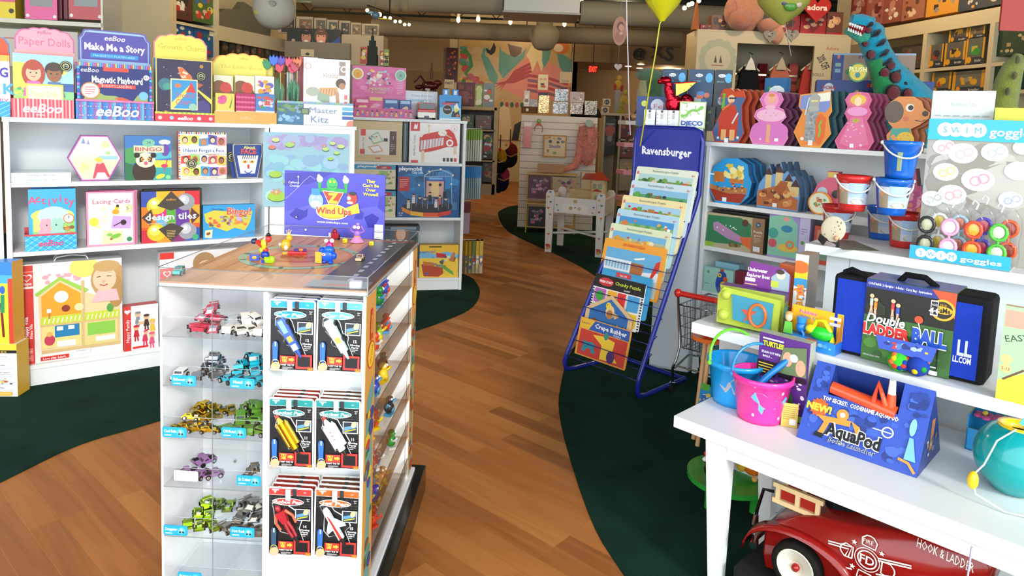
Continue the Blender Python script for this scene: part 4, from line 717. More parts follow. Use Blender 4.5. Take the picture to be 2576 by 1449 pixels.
def xylo(a):
 a.rect(0,0,1,1,'#f6f3ee');a.rect(.02,.77,.2,1,'#d83a34');a.poly([(.08,.82),(.1,.95),(.13,.9),(.16,.96),(.15,.82)],'#fff');a.text('Mix Music Confetti',.1,.42,.055,'#3a3a3a',rot=90,w=.4);a.rect(.04,.0,.18,.06,'#d83a34')
 a.poly([(.2,.62),(.3,.7),(.78,.84),(.88,.74),(.94,.56),(.96,.44),(.9,.4),(.75,.4),(.5,.3),(.26,.24),(.2,.28)],'#d8352c');a.rect(.24,.02,.3,.3,'#e8cfae');a.rect(.88,.22,.94,.42,'#e8cfae')
 for i in range(8):x=.22+i*.058;a.poly([(x,.3+i*.018),(x+.045,.32+i*.018),(x+.05,.55+i*.012),(x+.005,.54+i*.012)],'#e9eaea' if i%2 else '#d4d8da')
 a.ell(.65,.74,.11,'#f0ead8',ry=.08);a.ell(.65,.74,.08,'#fbf8ee',ry=.055);a.line([(.62,.76),(.84,.62)],.02,'#e8cfae');a.ell(.8,.5,.09,'#fbfbf8');a.ell(.8,.5,.05,'#e0504a');a.line([(.38,.7),(.38,.88)],.015,'#e0b888');a.ell(.38,.91,.03,'#e8c898');a.ell(.22,.68,.06,'#f6f0e0');a.ring(.88,.86,.08,.01,'#e8b0a8');a.text('♪',.88,.86,.08,'#d86050')
 [a.rect(.67+i*.075,.04,.72+i*.075,.13,['#4a3a38','#4a3a38','#4a3a38','#d83a34'][i])for i in range(4)]
boxed('toy_box','white box with a red toy xylophone table on it','box',F,1031,1158,306,.993,.02,.06,'#f6f3ee',xylo,side='#d8d0c8',y1=309)
def stage(a):
 a.rect(0,0,1,1,'#1a5a94');a.blobs(0,.3,1,1,26,['#2070b0','#2a86c8','#17507f'],4,(.08,.2),'e');a.text('playmobil',.2,.93,.07,'#f4f8fc',w=.36,bold=.035);a.text('City Life',.31,.86,.045,'#d8ecf8',w=.18,bold=.02);a.rect(.02,.5,.19,.77,'#c8282c');a.lines(.035,.175,.56,.74,5,'#f0b0a8')
 a.rect(.44,.36,.76,.72,'#3a5a78');a.rect(.46,.4,.74,.7,'#e0a8a0');a.rect(.53,.4,.66,.68,'#f0cf8c');a.ell(.52,.63,.03,'#222');a.ell(.68,.63,.03,'#222');a.rect(.46,.71,.76,.79,'#2a6ac0');a.rect(.5,.73,.72,.77,'#7ab8e8')
 for u in(.44,.88):a.line([(u,.25),(u-.02,.8)],.015,'#90b0c8')
 a.line([(.42,.8),(.55,.9),(.7,.92),(.86,.84)],.02,'#a8c0d0');a.line([(.42,.78),(.86,.8)],.012,'#a8c0d0');[a.line([(.45+i*.05,.79),(.47+i*.05,.88)],.008,'#88a8c0')for i in range(8)];[a.ell(u,v,.02,'#f0e8c8')for u,v in((.5,.88),(.68,.93),(.88,.82),(.86,.65),(.34,.62))]
 for k in range(3):a.ring(.33,.62,.05+.03*k,.006,'#48a0d8');a.ring(.9,.62,.05+.03*k,.006,'#48a0d8')
 a.poly([(.08,.22),(.2,.28),(.5,.25),(.84,.28),(.9,.2),(.8,.1),(.5,.05),(.2,.1)],'#2a2a30');a.poly([(.07,.2),(.22,.12),(.22,.04),(.08,.12)],'#e88a2c');a.poly([(.22,.12),(.42,.09),(.42,.01),(.22,.04)],'#f0b83c');a.poly([(.42,.09),(.66,.09),(.66,.01),(.42,.01)],'#e8602c');a.poly([(.66,.09),(.87,.14),(.86,.06),(.66,.01)],'#d8402c')
 for u,v,c in((.26,.42,'#e0dcd8'),(.36,.38,'#333a44'),(.52,.46,'#222'),(.44,.36,'#444'),(.68,.4,'#c04844'),(.62,.34,'#dcdcdc'),(.78,.36,'#384858'),(.18,.32,'#d8d0c0')):a.rect(u-.025,v-.15,u+.025,v-.03,c);a.ell(u,v,.028,'#e8c09c');a.ell(u,v+.02,.028,'#332820',ry=.015);a.line([(u+.04,v-.2),(u+.05,v+.02)],.008,'#aab');a.l-=3
 a.l+=8;a.rect(.73,.38,.78,.5,'#1a1a1e');a.rect(.88,.15,.96,.3,'#4a7aa8');a.text('4-10',.06,.08,.035,'#fff');a.text('5602',.06,.04,.025,'#fff')
boxed('toy_box','dark blue pop stage playset box on the middle bookcase','box',F,1001,1158,414,.573,.02,.06,'#1a5a94',stage,side='#154a7c',y1=418)
def cafe(a):
 a.rect(0,0,1,1,'#3a9cc8');a.rect(.0,.0,1,.8,'#e8dcb8');a.text('playmobil',.35,.93,.09,'#fff',w=.5,bold=.03);a.rect(.55,.82,.9,.95,'#c0342c');a.text('CAFE',.72,.88,.06,'#fff');a.rect(.6,.2,.82,.75,'#a8c878');a.blobs(.3,.1,.98,.8,24,['#5a8a3c','#f0e8d0','#c8a070','#7ab060'],4,(.04,.1))
boxed('toy_box','upper light blue cafe playset box beside the stage box','box',F,889,996,414,.784,.02,.06,'#3a9cc8',cafe,'light blue cafe playset boxes');boxed('toy_box','lower light blue cafe playset box beside the stage box','box',F,889,996,480,.573,.02,.06,'#3a9cc8',cafe,'light blue cafe playset boxes')
def woman(a):a.rect(0,0,1,1,'#3a4a5c');a.ell(.5,.85,.14,'#7a5238',ry=.2);a.ell(.48,.84,.09,'#e0b090',ry=.13);a.poly([(.2,.7),(.85,.72),(.9,.2),(.3,.18)],'#b8342c');a.rect(0,0,1,.2,'#c8c8c8');a.rect(.1,.05,.9,.17,'#4a8a3c');a.rect(.2,.93,.9,.98,'#8a98a8')
boxed('toy_box','box with a person in a red top, on the bottom shelf of the middle bookcase','box',F,965,1056,567,.1,.04,.12,'#3a4a5c',woman,side='#2a2a30',y1=570)
m=M();m.tube([(-.04,0,0),(-.03,0,.035),(.03,0,.035),(.04,0,0)],.004,'#2a2a2a');
def ark(a):
 a.rect(0,0,1,1,'#f0c848');a.rect(0,.6,1,.8,'#78b8e0');a.poly([(0,.8),(.4,.72),(.7,.8),(1,.7),(1,1),(0,1)],'#f0c03c');a.text('playmobil',.2,.8,.09,'#3a78b8',w=.4,bold=.02);a.poly([(.05,.42),(.6,.3),(.62,.12),(.5,.02),(.12,.04)],'#b84a2c');a.poly([(.1,.5),(.36,.46),(.34,.36),(.1,.38)],'#c8763c');a.poly([(.42,.76),(.68,.72),(.66,.6),(.44,.62)],'#c83030');a.poly([(.5,.36),(.8,.12),(.9,.06),(.86,.18),(.58,.42)],'#6aa848');a.blobs(.3,.3,.95,.7,20,['#b87a3c','#8a8a88','#e8d8b0','#a86a38','#555'],7,(.03,.07));a.poly([(.76,.5),(.86,.78),(.92,.76),(.88,.5)],'#c87a3c');a.ell(.2,.12,.04,'#4a6ac0');a.rect(.24,.93,.56,.96,'#2a2a2a')
boxed('toy_box','yellow toy ark box with animals on the bottom shelf','box',F,1056,1154,614,.1,.02,.09,'#f0c848',ark,side='#d8a83c',y1=619)
# pegs and hanging packs on the bookcase end facing the aisle
def pegs(px0,px1,y0,y1,n,ctop,cbody,lbl,grp,frac=.33):
 for i in range(n):
  px=px0+(px1-px0)*i/(n-1);y=5.34-.06*i+.0;p=aty(px,y0,5.62-.0*i);q=aty(px,y1,5.62);h=p.z-q.z;w=.05
  t=thing('craft_pack',lbl%['first','second','third','fourth','fifth','sixth','seventh','eighth','ninth'][i],'pack',(p.x,p.y+.004*i,q.z),-.12,grp)
  m=M();m.bx(-.006,.006,0,w,0,h*(1-frac),cbody,'gloss');obj('pack',m,t);m=M();m.bx(-.0065,.0065,-.001,w+.001,h*(1-frac)+.0003,h,ctop);obj('header_card',m,t)
pegs(1176,1210,326,406,7,'#7aa030','#b9bfae','%s green-topped pack from the left on the upper peg row','green-topped packs on pegs')
pegs(1172,1208,421,502,8,'#1f78b8','#7f97a0','%s blue-topped pack from the left on the second peg row','blue-topped packs on pegs')
pegs(1168,1180,510,588,4,'#6a2a34','#a890a0','%s purple pack from the left on the third peg row','purple packs on pegs')
for i in range(5):
 p=aty(1176+i*9,606,5.75-.05*i);q=aty(1176+i*10,688,5.75-.05*i);m=M();h=p.z-q.z;m.bx(-.012,.012,0,.06,0,h,'#b8a888');m.bx(-.013,.013,-.001,.061,h*.55,h,['#d8b030','#c8a040','#7a8a4a'][i%3]);a=m.art(.024,h);a.blobs(0,.1,1,.9,8,['#e8d040','#b85a3c','#5a7a9a','#f0f0e0'],i,(.06,.12))
 o=obj('craft_pack',m,label='%s yellow craft pack from the left on the lowest peg row'%['first','second','third','fourth','fifth'][i],cat='pack',group='yellow packs on the lowest pegs',loc=(p.x,p.y,q.z),rz=.5-.12*i)
for i,(x0,x1,yy)in enumerate(((1172,1212,322),(1170,1212,417),(1166,1184,506),(1166,1214,603))):
 p=aty(x0-6,yy,5.66);q=aty(x1,yy,5.66);m=M();m.tube([(0,0,0),(q.x-p.x,.04,0)],.004,'#b8b8b8','chrome');tag(obj('display_hook',m,loc=p),['top','second','third','lowest'][i]+' metal hook bar on the bookcase end','hook','hook bars on the bookcase end')
# ================================================================ wind-up toy display case in the centre
D=Frame(-.857,1.676,-2.2);DW,DD,DH=.515,.70,.92
def dpt(u,v,z):return D.pt(u,v,z)
t=thing('display_case','white and clear toy display case full of little cars and pen packs','display case',D.pt(0,0),D.a)
m=M();m.bx(-.012,DW+.045,-.012,DD+.04,.004,.10,'#191714','gloss');m.bx(0,DW+.012,0,DD,.1002,.112,'#e8e8e8','white');obj('base_plinth',m,t,bevel=.002)
for n_,x0,x1,y0,y1 in(('side_panel',0,.006,.0,DD),('divider_panel',.2605,.2705,.0,.212),('side_panel',DW-.008,DW-.001,.0,.102),('side_panel',DW-.010,DW-.001,DD-.08,DD)):
 m=M();m.bx(x0,x1,y0,y1,.1125,DH-.012,'#f2f4f4','white');obj(n_,m,t)
m=M();m.bx(.0065,.2600,.205,.212,.1125,DH-.012,'#eef2f4','white');m.bx(.271,DW-.0085,.098,.102,.1125,DH-.012,'#eef2f4','white');obj('back_panel',m,t)
m=M();m.bx(DW-.14,DW-.133,.105,DD-.083,.1125,DH-.012,'#f0f2f2','white');[m.bx(DW-.1328,DW-.132,.105+.102*k,.107+.102*k,.1125,DH-.012,'#9aa0a0')for k in range(1,5)];obj('side_back_panel',m,t)
m=M();m.bx(.0,DW,.0,DD,DH-.0115,DH-.004,'#f0f0f0','white');obj('top_panel',m,t)
# printed deck with wood picture, a round target and a road strip
m=M();m.bx(0,DW,0,DD,DH-.0035,DH,'#c08a5c','gloss');a=m.art(DW,DD,x0=0,z0=DH,y=0,face='top');q=random.Random(4)
for i in range(26):a.rect(i/26,0,(i+1)/26,1,['#dc9c64','#d39058','#e2a674','#cc8850','#d89862'][q.randrange(5)]);a.l-=.95
a.l+=1
for i in range(70):
 u=q.uniform(0,.97);v=q.uniform(0,.8);a.rect(u,v,u+.006,v+q.uniform(.08,.3),['#b07444','#d4a678'][i%2]);a.l-=.97
a.l+=1;a.ell(.44,.52,.25,'#8fc0a8',n=40);a.ell(.44,.52,.215,'#d8804c',n=36);a.ell(.44,.52,.20,'#e09a6c',n=36);a.ell(.44,.52,.13,'#d8603c',n=30);a.ell(.44,.52,.11,'#e08a5c',n=30)
for k in range(12):an=k*30;a.ell(.44+.232*a.k*math.cos(math.radians(an)),.52+.232*math.sin(math.radians(an)),.014,['#3f6a58','#7a9a5c','#50808a'][k%3],ry=.008,rot=an)
a.text('WIND UPS',.44,.5,.05,'#c04a34',w=.22);a.line([(.75,.0),(.75,1)],.002,'#7a6a60');a.poly([(.73,0),(1,0),(1,1),(.73,1)],'#5a5a58');a.rect(.73,.93,1,.95,'#c85a4c');[a.rect(.86,.04+.075*k,.885,.08+.075*k,'#b8c0c0')for k in range(12)];[a.rect(.76+.04*k,.952,.785+.04*k,.965,'#f0e8e0')for k in range(6)];a.rect(.7,0,1,.1,'#9aa4a2');a.rect(.78,.02,.95,.05,'#d07a5c')
obj('printed_deck',m,t)
m=M();e=.003;Hh=.036
m.bx(-e,DW+e,-e,0,DH-.012,DH+Hh,'#fff','glass');m.bx(-e,DW+e,DD,DD+e,DH-.012,DH+Hh,'#fff','glass');m.bx(-e,0,.0,DD,DH-.012,DH+Hh,'#fff','glass');m.bx(DW,DW+e,0,DD,DH-.012,DH+Hh,'#fff','glass');obj('acrylic_rim',m,t)
m=M()
for z in(DH-.012,DH+Hh-.0012):
 m.tube([(-e,-e,z),(DW+e,-e,z),(DW+e,DD+e,z),(-e,DD+e,z)],.0012,'#9aa2a4',n=4,closed=True)
for x,y in((DW+e,-e),(-e,-e),(DW+e,DD+e)):m.tube([(x,y,DH-.012),(x,y,DH+Hh)],.0012,'#a8aeb0',n=4)
obj('rim_edge',m,t)
m=M();m.bx(DW-.048,DW-.014,.004,.03,DH+.0005,DH+.03,'#fff','glass');m.bx(DW-.045,DW-.017,.007,.027,DH+.001,DH+.02,'#f4f6f6','gloss');tag(obj('token_box',m,loc=D.pt(0,0,.0003),rz=D.a,bevel=.002),'little clear cube holding white cards at the case corner','small box')
TRZ=(.782,.656,.525,.392,.26,.13)
for z in TRZ:
 for u0,u1 in((.0065,.1325),(.1335,.2600)):
  m=M();m.bx(u0,u1,.0,.204,z,z+.0018,'#fff','glass');m.bx(u0,u1,-.0016,.0,z,z+.052,'#fff','glass');m.tube([(u0,-.001,z),(u1,-.001,z)],.0010,'#7f8789',n=4);m.tube([(u0,-.001,z+.052),(u1,-.001,z+.052)],.0006,'#b8bec0',n=4);obj('clear_tray',m,t)
m=M();m.bx(.1328,.1333,-.002,.204,.1125,DH-.0125,'#fff','glass');m.tube([(.133,-.002,.113),(.133,-.002,DH-.013)],.0011,'#808688',n=4);obj('clear_divider',m,t)
m=M()
for u,z in((.103,.897),(.1,.243),(.1,.218),(.1,.36)):m.cyl((u,.2048,z),(u,.2,z),.0045,.004,'#b0b4b6','chrome',10)
obj('screw',m,t)
# printed orange and teal corner strips on the aisle side
for v0,vw in((.0,.1),(DD-.08,.076)):
 m=M();m.bx(DW-.0009,DW,v0+.002,v0+.002+vw,.1125,DH-.0125,'#e0a858');a=m.art(vw,.79,x0=DW,z0=.1125,y=v0+.002,face='right');a.rect(0,0,1,1,'#dda050')
 a.poly([(.15,0),(.85,0),(.7,.2),(.9,.45),(.6,.6),(.95,.66),(.8,.72),(.2,.66),(.1,.5),(.35,.3)],'#6fa39a');a.blobs(0,0,1,.68,26,['#c8402c','#3a7a48','#3a4f90','#d8c83c','#8a5a34','#5a8f86'],int(v0*10)+3,(.012,.03));a.ell(.5,.8,.045,'#f0c83c');a.ring(.5,.8,.045,.005,'#d84a2c');a.text('Wind',.5,.8,.02,'#d84a2c',rot=70);a.poly([(.35,.85),(.65,.85),(.6,.95),(.4,.95)],'#d84a2c');a.l-=.5;a.poly([(.42,.87),(.58,.87),(.55,.93),(.45,.93)],'#dda050')
 obj('printed_strip',m,t)
m=M();m.bx(DW-.001,DW+.0005,.083,DD-.083,.1125,.118,'#ddd')
for z in TRZ:
 m=M();m.bx(DW-.132,DW-.002,.1055,DD-.0835,z,z+.002,'#fff','smoke');m.bx(DW-.002,DW,.1055,DD-.0835,z,z+.055,'#fff','smoke');m.tube([(DW-.001,.106,z+.055),(DW-.001,DD-.084,z+.055)],.001,'#5a4638',n=4);obj('side_tray',m,t)
for y in(.1045,DD-.0825):m=M();m.bx(DW-.132,DW-.011,y-.002,y+.0008,.1125,DH-.013,'#f0f2f2','white');obj('side_wall',m,t)
# blue name tags on the trays
for tx,x0,y0,lb,col in(('Enforcer',431,943,'Enforcer',1),('Metal',578,950,'Metal',1),('Cool Rule',408,1073,'Cool Rule',1),('Off-Road',557,1074,'Off-Road',1),('',437,1183,'blank white',0),('Ez Cruiser',595,1195,'Ez Cruiser',1),('Dragster',411,1320,'Dragster',1),('Hot Rod',579,1325,'Hot Rod',1),('Burnout',447,1438,'Burnout',1)):
 u,z=D.px(x0,y0,-.0035);m=M();w,h=.062,.0265;P=circ(w-.004,h-.004,.004,4,a0=0,a1=90)+circ(.004,h-.004,.004,4,a0=90,a1=180)+circ(.004,.004,.004,4,a0=180,a1=270)+circ(w-.004,.004,.004,4,a0=270,a1=360)
 m.prism(P,0,.0012,'#1f9ae0' if col else '#fbfbfb');a=m.art(w,h,x0=0)
 if col:a.text(tx,.33,.62,.28,'#f4fbff',w=min(.5,.075*len(tx)),bold=.02);a.rect(.08,.16,.38,.26,'#bfe4f8');a.ell(.76,.5,.38,'#4fb4ea',ry=.36);a.ell(.76,.52,.2,'#8aa0b8',ry=.1);a.ell(.7,.36,.1,'#333');a.ell(.83,.36,.1,'#333');a.ell(.76,.62,.1,'#c8d4e0',ry=.1)
 tag(obj('name_tag',m,loc=D.pt(u,-.0035,z-h),rz=D.a),('blue tag reading %s on the clear car trays'%tx)if col else 'blank white tag on the fourth row of car trays','tag')
# ---------------------------------------------------------------- little pull-back cars
def car_proto(kind,body,c2='#eee',glass='#2a2e34',chromed=False):
 """unit car: 0.048 long along x, standing on z=0; kinds: racer, jeep, truck, rod"""
 mt='metal' if chromed else 'gloss';root=thing('toy_car','','',(0,0,-5));m=M();L,Wd=.024,.0115
 side={'racer':[(-L,.004),(L,.004),(L,.008),(.010,.012),(.003,.0175),(-.010,.0175),(-.016,.013),(-L,.013)],
   'jeep':[(-L,.006),(L,.006),(L,.014),(.010,.015),(.006,.022),(-.020,.022),(-L,.014)],
   'truck':[(-L,.006),(L,.006),(L,.012),(.014,.013),(.009,.021),(-.003,.021),(-.006,.013),(-L,.013)],
   'rod':[(-L,.005),(L,.004),(L,.011),(.004,.012),(-.001,.020),(-.014,.019),(-.020,.012),(-L,.010)]}[kind]
 m.prism(side,-Wd,Wd,body,body,mt)
 if kind=='racer':
  m.bx(-.025,-.021,-.012,.012,.0165,.018,body,mt);m.bx(-.0235,-.0225,-.009,-.008,.012,.017,body,mt);m.bx(-.0235,-.0225,.008,.009,.012,.017,body,mt)
  for s_ in(-1,1):m.add([(.0242,s_*.003,.0068),(.0242,s_*.009,.0068),(.006,s_*.0065,.0144)],[(0,1,2)if s_>0 else(2,1,0)],c2,'gloss')
  m.add([(.0242,-.009,.0083),(.0242,.009,.0083),(.011,.006,.0123),(.011,-.006,.0123)],[(0,1,2,3)],c2,'gloss')
 if kind=='rod':m.bx(.006,.016,-.006,.006,.011,.016,'#b8b8b8','chrome');m.tube([(.016,.012,.006),(-.008,.0135,.006)],.0015,'#ccc','chrome')
 if kind=='truck':m.bx(-.022,-.007,-.0085,.0085,.0131,.0134,'#222','matte')
 obj('body',m,root,bevel=.0008)
 m=M();x1=max(p[0]for p in side if p[1]>.0165);x0=min(p[0]for p in side if p[1]>.0165);zt=max(p[1]for p in side)
 for s_ in(-1,1):m.bx(x0+.002,x1-.001,min(s_*Wd,s_*(Wd+.0003)),max(s_*Wd,s_*(Wd+.0003)),zt-.0055,zt-.0015,glass,'gloss')
 pf=[p for p in side if p[0]>x1];pn=min(pf,key=lambda p:p[0]);m.add([(x1+(pn[0]-x1)*.15+.0004,-.009,zt-(zt-pn[1])*.1),(x1+(pn[0]-x1)*.15+.0004,.009,zt-(zt-pn[1])*.1),(pn[0]+.0002,.009,pn[1]+.001),(pn[0]+.0002,-.009,pn[1]+.001)],[(0,3,2,1)],glass,'gloss');obj('window',m,root)
 r=.0065 if kind in('jeep','truck')else .0052;wm=M();wm.cyl((0,-.0025,0),(0,.0025,0),r,r,'#161616','matte',14);wm.cyl((0,-.0029,0),(0,.0029,0),r*.6,r*.6,'#d8dce0','chrome',10);first=None
 for x in(-.0145,.0145):
  for s_ in(-1,1):
   rr=r*(1.15 if x<0 and kind=='rod' else 1)
   if first is None:first=obj('wheel',wm,root,loc=(x,s_*.0115,rr))
   else:w_=first.copy();COL.objects.link(w_);w_.location=(x,s_*.0115,rr)
 KID[root.name]=kids(root);return root
CARS={}
def car_at(key,spec,mw,label,group,cat='toy car'):
 if key not in CARS:CARS[key]=[car_proto(*spec),0];
 root,n=CARS[key]
 o=root if n==0 else None
 if o is None:
  o=root.copy();COL.objects.link(o)
  for c in KID[root.name]:d=c.copy();COL.objects.link(d);d.parent=o
 CARS[key][1]+=1;o.matrix_world=mw;o['label']=label;o['category']=cat;o['group']=group;return o
DM=Matrix.Translation(D.o)@Matrix.Rotation(D.a,4,'Z')
def pile(key,spec,u0,u1,v0,v1,z,ns,seed,label,group,s=1.0,axis=-70):
 q=random.Random(seed);L=.05*s
 for li,n in enumerate(ns):
  k=(len(ns)-li)/len(ns)if li else 1
  cu=(u0+u1)/2;cv=(v0+v1)/2;hu=(u1-u0)/2*k-.018;hv=(v1-v0)/2*k-.02
  for i in range(n):
   cols=max(1,min(n,int(round((hu*2+.03)/.03))));rows=max(1,math.ceil(n/cols));cc,rr=i%cols,i//cols
   u=cu+(0 if cols==1 else-hu+2*hu*cc/(cols-1));v=cv+(0 if rows==1 else-hv+2*hv*rr/(rows-1))
   u+=q.uniform(-.003,.003);v+=q.uniform(-.004,.004)
   R_=Rz(axis+q.uniform(-35,35)+(180 if q.random()<.3 else 0))@Rx(q.uniform(-14,14)*(li>0))@Ry(q.uniform(-16,16)*(li>0))
   car_at(key,spec,DM@Tm(u,v,z+.0022+li*.0175*s)@R_@Sc(s,s,s),label,group)
pile('red',('racer','#c82848','#f6eef0','#8a93a0'),.045,.131,.03,.15,.782,(5,3,1),1,'red racing car in the red heap of the top tray row','red cars with white flashes',1.05)
pile('cream',('jeep','#e8e2d4','#fff','#3a3630'),.137,.258,.02,.15,.782,(8,3),2,'cream and silver car in the heap right of the red ones','cream cars in the top tray row',1.0,-60)
pile('white',('jeep','#f4f4f4','#fff','#404448'),.010,.05,.01,.07,.656,(1,),3,'single white jeep in front at the left of the second tray row','single white jeep',1.05,-80)
pile('silver',('rod','#b8bcc0','#fff','#333',True),.055,.131,.03,.15,.656,(5,3,2),4,'silver chrome car in the heap behind the Enforcer tag','silver chrome cars',1.0)
pile('teal',('truck','#18a8bc','#fff','#20303a'),.140,.258,.01,.16,.656,(7,5,2),5,'turquoise pickup in the heap behind the Metal tag','turquoise cars',1.05,-50)
pile('gold',('rod','#d8b020','#fff','#3a3a20',True),.015,.131,.01,.16,.525,(8,5,3),6,'golden yellow car in the heap behind the Cool Rule tag','golden yellow cars',1.0,-20)
pile('green',('jeep','#5a8a2c','#fff','#1c2418'),.140,.258,.01,.16,.525,(7,4,2),7,'green and black jeep in the heap behind the Off-Road tag','green and black cars',1.05,-50)
pile('plum',('truck','#9a6a9c','#e8d040','#3a2a40'),.025,.131,.03,.14,.392,(4,1),8,'purple pickup with yellow trim on the fourth tray row','purple cars',1.0,-120)
pile('brown',('rod','#6a5a3a','#fff','#2a241c'),.175,.22,.05,.12,.392,(2,),9,'brown car behind the Ez Cruiser tag','brown cars',.9)
pile('lime',('rod','#9ac020','#fff','#4a5a20',True),.03,.131,.02,.15,.26,(6,4,2),10,'lime green car in the heap behind the Dragster tag','lime green cars',1.0,-70)
pile('grey',('racer','#a8a49c','#e8e0d0','#3c3834',True),.140,.258,.01,.16,.26,(8,4,2),11,'grey metallic car in the heap behind the Hot Rod tag','grey metallic cars',1.05,-60)
# ---------------------------------------------------------------- pen packs on hooks
def rrect(w,h,r,n=4):return circ(w/2-r,h-r,r,n,a0=0,a1=90)+circ(-w/2+r,h-r,r,n,a0=90,a1=180)+circ(-w/2+r,r,r,n,a0=180,a1=270)+circ(w/2-r,r,r,n,a0=270,a1=360)
def pack_proto(title,hc,pen,pc,pc2,lbl,small='12'):
 w,h=.1165,.180;t=thing('pen_pack',lbl,'pen pack',(0,0,-5));m=M();m.prism(rrect(w,h,.008),0,.0012,'#f2f0ec');a=m.art(w,h)
 a.rect(.035,.02,.965,.88,'#14161a');a.rect(.035,.885,.965,.975,hc);a.rect(.55,.88,.64,.98,'#3a3c40');a.text('▼',.17,.925,.035,'#fff');a.rect(.1,.95,.25,.965,'#fff');a.text('TM',.82,.93,.02,'#d8f0f0')
 for i in range(9):a.line([(.08+i*.105,.72),(.08+i*.105,.87)],.002,'#5f6c68')
 for i in range(4):a.line([(.035,.73+i*.04),(.965,.73+i*.04)],.002,'#5f6c68')
 a.ell(.46,.795,.225,'#e8f0f0',ry=.055,n=28);a.ell(.46,.795,.212,hc,ry=.045,n=28);a.text(title,.46,.793,.052,'#fff',w=.6,shear=.25,bold=.03)
 a.text('Ages',.9,.85,.018,'#fff');a.text('5+',.9,.82,.022,'#fff')
 a.raw([(.62+.33*p[0],.53+.17*p[1])for p in[(0,0),(1,0),(1,1),(0,1)]],'#e8e8e8');a.rect(.64,.543,.93,.69,'#23303a');a.poly([(.65,.57),(.92,.62),(.92,.66),(.65,.62)],'#5a90c8');a.poly([(.66,.55),(.9,.59),(.9,.605),(.66,.565)],'#e8d040');a.ell(.86,.66,.035,'#e8b48c',ry=.05,rot=-30)
 a.text(small,.84,.45,.04,'#fff',bold=.03);a.text('Moving',.84,.4,.026,'#fff',w=.2,bold=.02);a.text('Parts',.84,.365,.026,'#fff',w=.15,bold=.02);a.lines(.77,.91,.3,.345,2,'#ddd')
 a.rect(.26,.11,.58,.22,'#d83a34');a.text('TRY',.36,.19,.035,'#f8e040',bold=.04);a.text('ME',.36,.15,.035,'#f8e040',bold=.04);a.poly([(.45,.155),(.51,.155),(.51,.14),(.57,.17),(.51,.2),(.51,.185),(.45,.185)],'#f8e040');a.text('TWIST THE TIP',.42,.095,.022,'#fff',w=.3,bold=.02)
 a.rect(.3,.03,.56,.075,'#333');a.lines(.32,.54,.035,.07,3,'#ccc');a.rect(.6,.05,.95,.25,'#d83a34');a.rect(.64,.08,.91,.22,'#14161a');a.rect(.86,.03,.97,.075,'#e8702c');a.text('2-1',.915,.05,.02,'#f8e040')
 a.ell(.17,.07,.07,'#e8a88c',ry=.06,rot=40);a.raw([(.11,.14),(.21,.14),(.22,.38),(.19,.42),(.13,.42),(.1,.38)],'#2f6ad0' if 'Robot' not in title else '#30506a');a.ring(.17,.12,.05,.008,'#e8c840');a.rect(.15,.35,.18,.41,'#c8e0f8')
 obj('card',m,t)
 # pen: tilted, real relief
 X=Tm(-.012,-.004,.104)@Ry(-31)@Tm(0,0,-.075)
 m=M();m.T=X
 if pen=='car':
  m.prism([(-.011,.075),(-.013,.1),(-.008,.108),(.008,.108),(.013,.1),(.011,.075),(.009,.02),(-.009,.02)],-.009,0,pc,mat='gloss');m.bx(-.006,.006,-.0115,-.009,.07,.104,pc2,'gloss');m.bx(-.006,.006,-.011,-.009,.045,.06,'#e8b040','gloss');m.bx(-.0065,.0065,-.0112,-.009,.022,.038,'#f0f0f0','gloss')
  for s_ in(-1,1):
   for z in(.092,.05):m.cyl((s_*.012,-.006,z),(s_*.016,-.006,z),.006,.006,'#181818','matte',12)
 elif pen=='rocket':
  m.cyl((0,-.008,.02),(0,-.008,.094),.009,.009,pc,'metal' if pc[1]in 'cd' else 'gloss',16);m.cyl((0,-.008,.094),(0,-.008,.108),.008,.003,pc2,'gloss',14);m.cyl((0,-.008,.108),(0,-.008,.116),.004,.004,'#b83a2c')
  for s_ in(-1,1):m.cyl((s_*.012,-.006,.03),(s_*.012,-.006,.086),.0055,.0055,pc2,'metal' if pc[1]in 'cd' else 'gloss',12);m.cyl((s_*.012,-.006,.086),(s_*.012,-.006,.096),.0055,.001,pc,'gloss',12)
  for z in(.075,.065,.055):m.ell((0,-.0165,z),.0018,'#d83a34',nu=8,nv=5)
 elif pen=='robot':
  m.ell((0,-.008,.104),(.007,.006,.009),pc,'gloss');m.prism([(-.013,.095),(-.008,.065),(.008,.065),(.013,.095)],-.013,-.002,pc,mat='gloss')
  for s_ in(-1,1):m.tube([(s_*.013,-.007,.092),(s_*.024,-.007,.072),(s_*.022,-.007,.052)],[.004,.0035,.003],pc2,'gloss');m.tube([(s_*.004,-.007,.066),(s_*.006,-.007,.04),(s_*.004,-.007,.02)],[.005,.004,.0035],pc,'gloss')
 else:
  m.prism([(-.004,.108),(-.007,.095),(-.007,.02),(.007,.02),(.007,.095),(.004,.108)],-.010,-.001,pc,mat='gloss');m.add([(-.003,-.0105,.09),(-.004,-.0105,.02),(.004,-.0105,.02),(.001,-.0105,.08)],[(0,1,2,3)],pc2,'gloss')
  for s_ in(-1,1):m.prism([(0,.086),(s_*.026,.052),(s_*.026,.044),(0,.05)]if s_<0 else[(0,.05),(s_*.026,.044),(s_*.026,.052),(0,.086)],-.005,-.003,'#c8dce4',mat='gloss')
 m.cyl((0,-.007,.022),(0,-.007,.0),.006,.0025,pc if pen=='car' else '#1c1c20','gloss',12);obj('pen',m,t)
 # clear blister with a pale rim
 m=M();m.T=X@Tm(0,0,0)
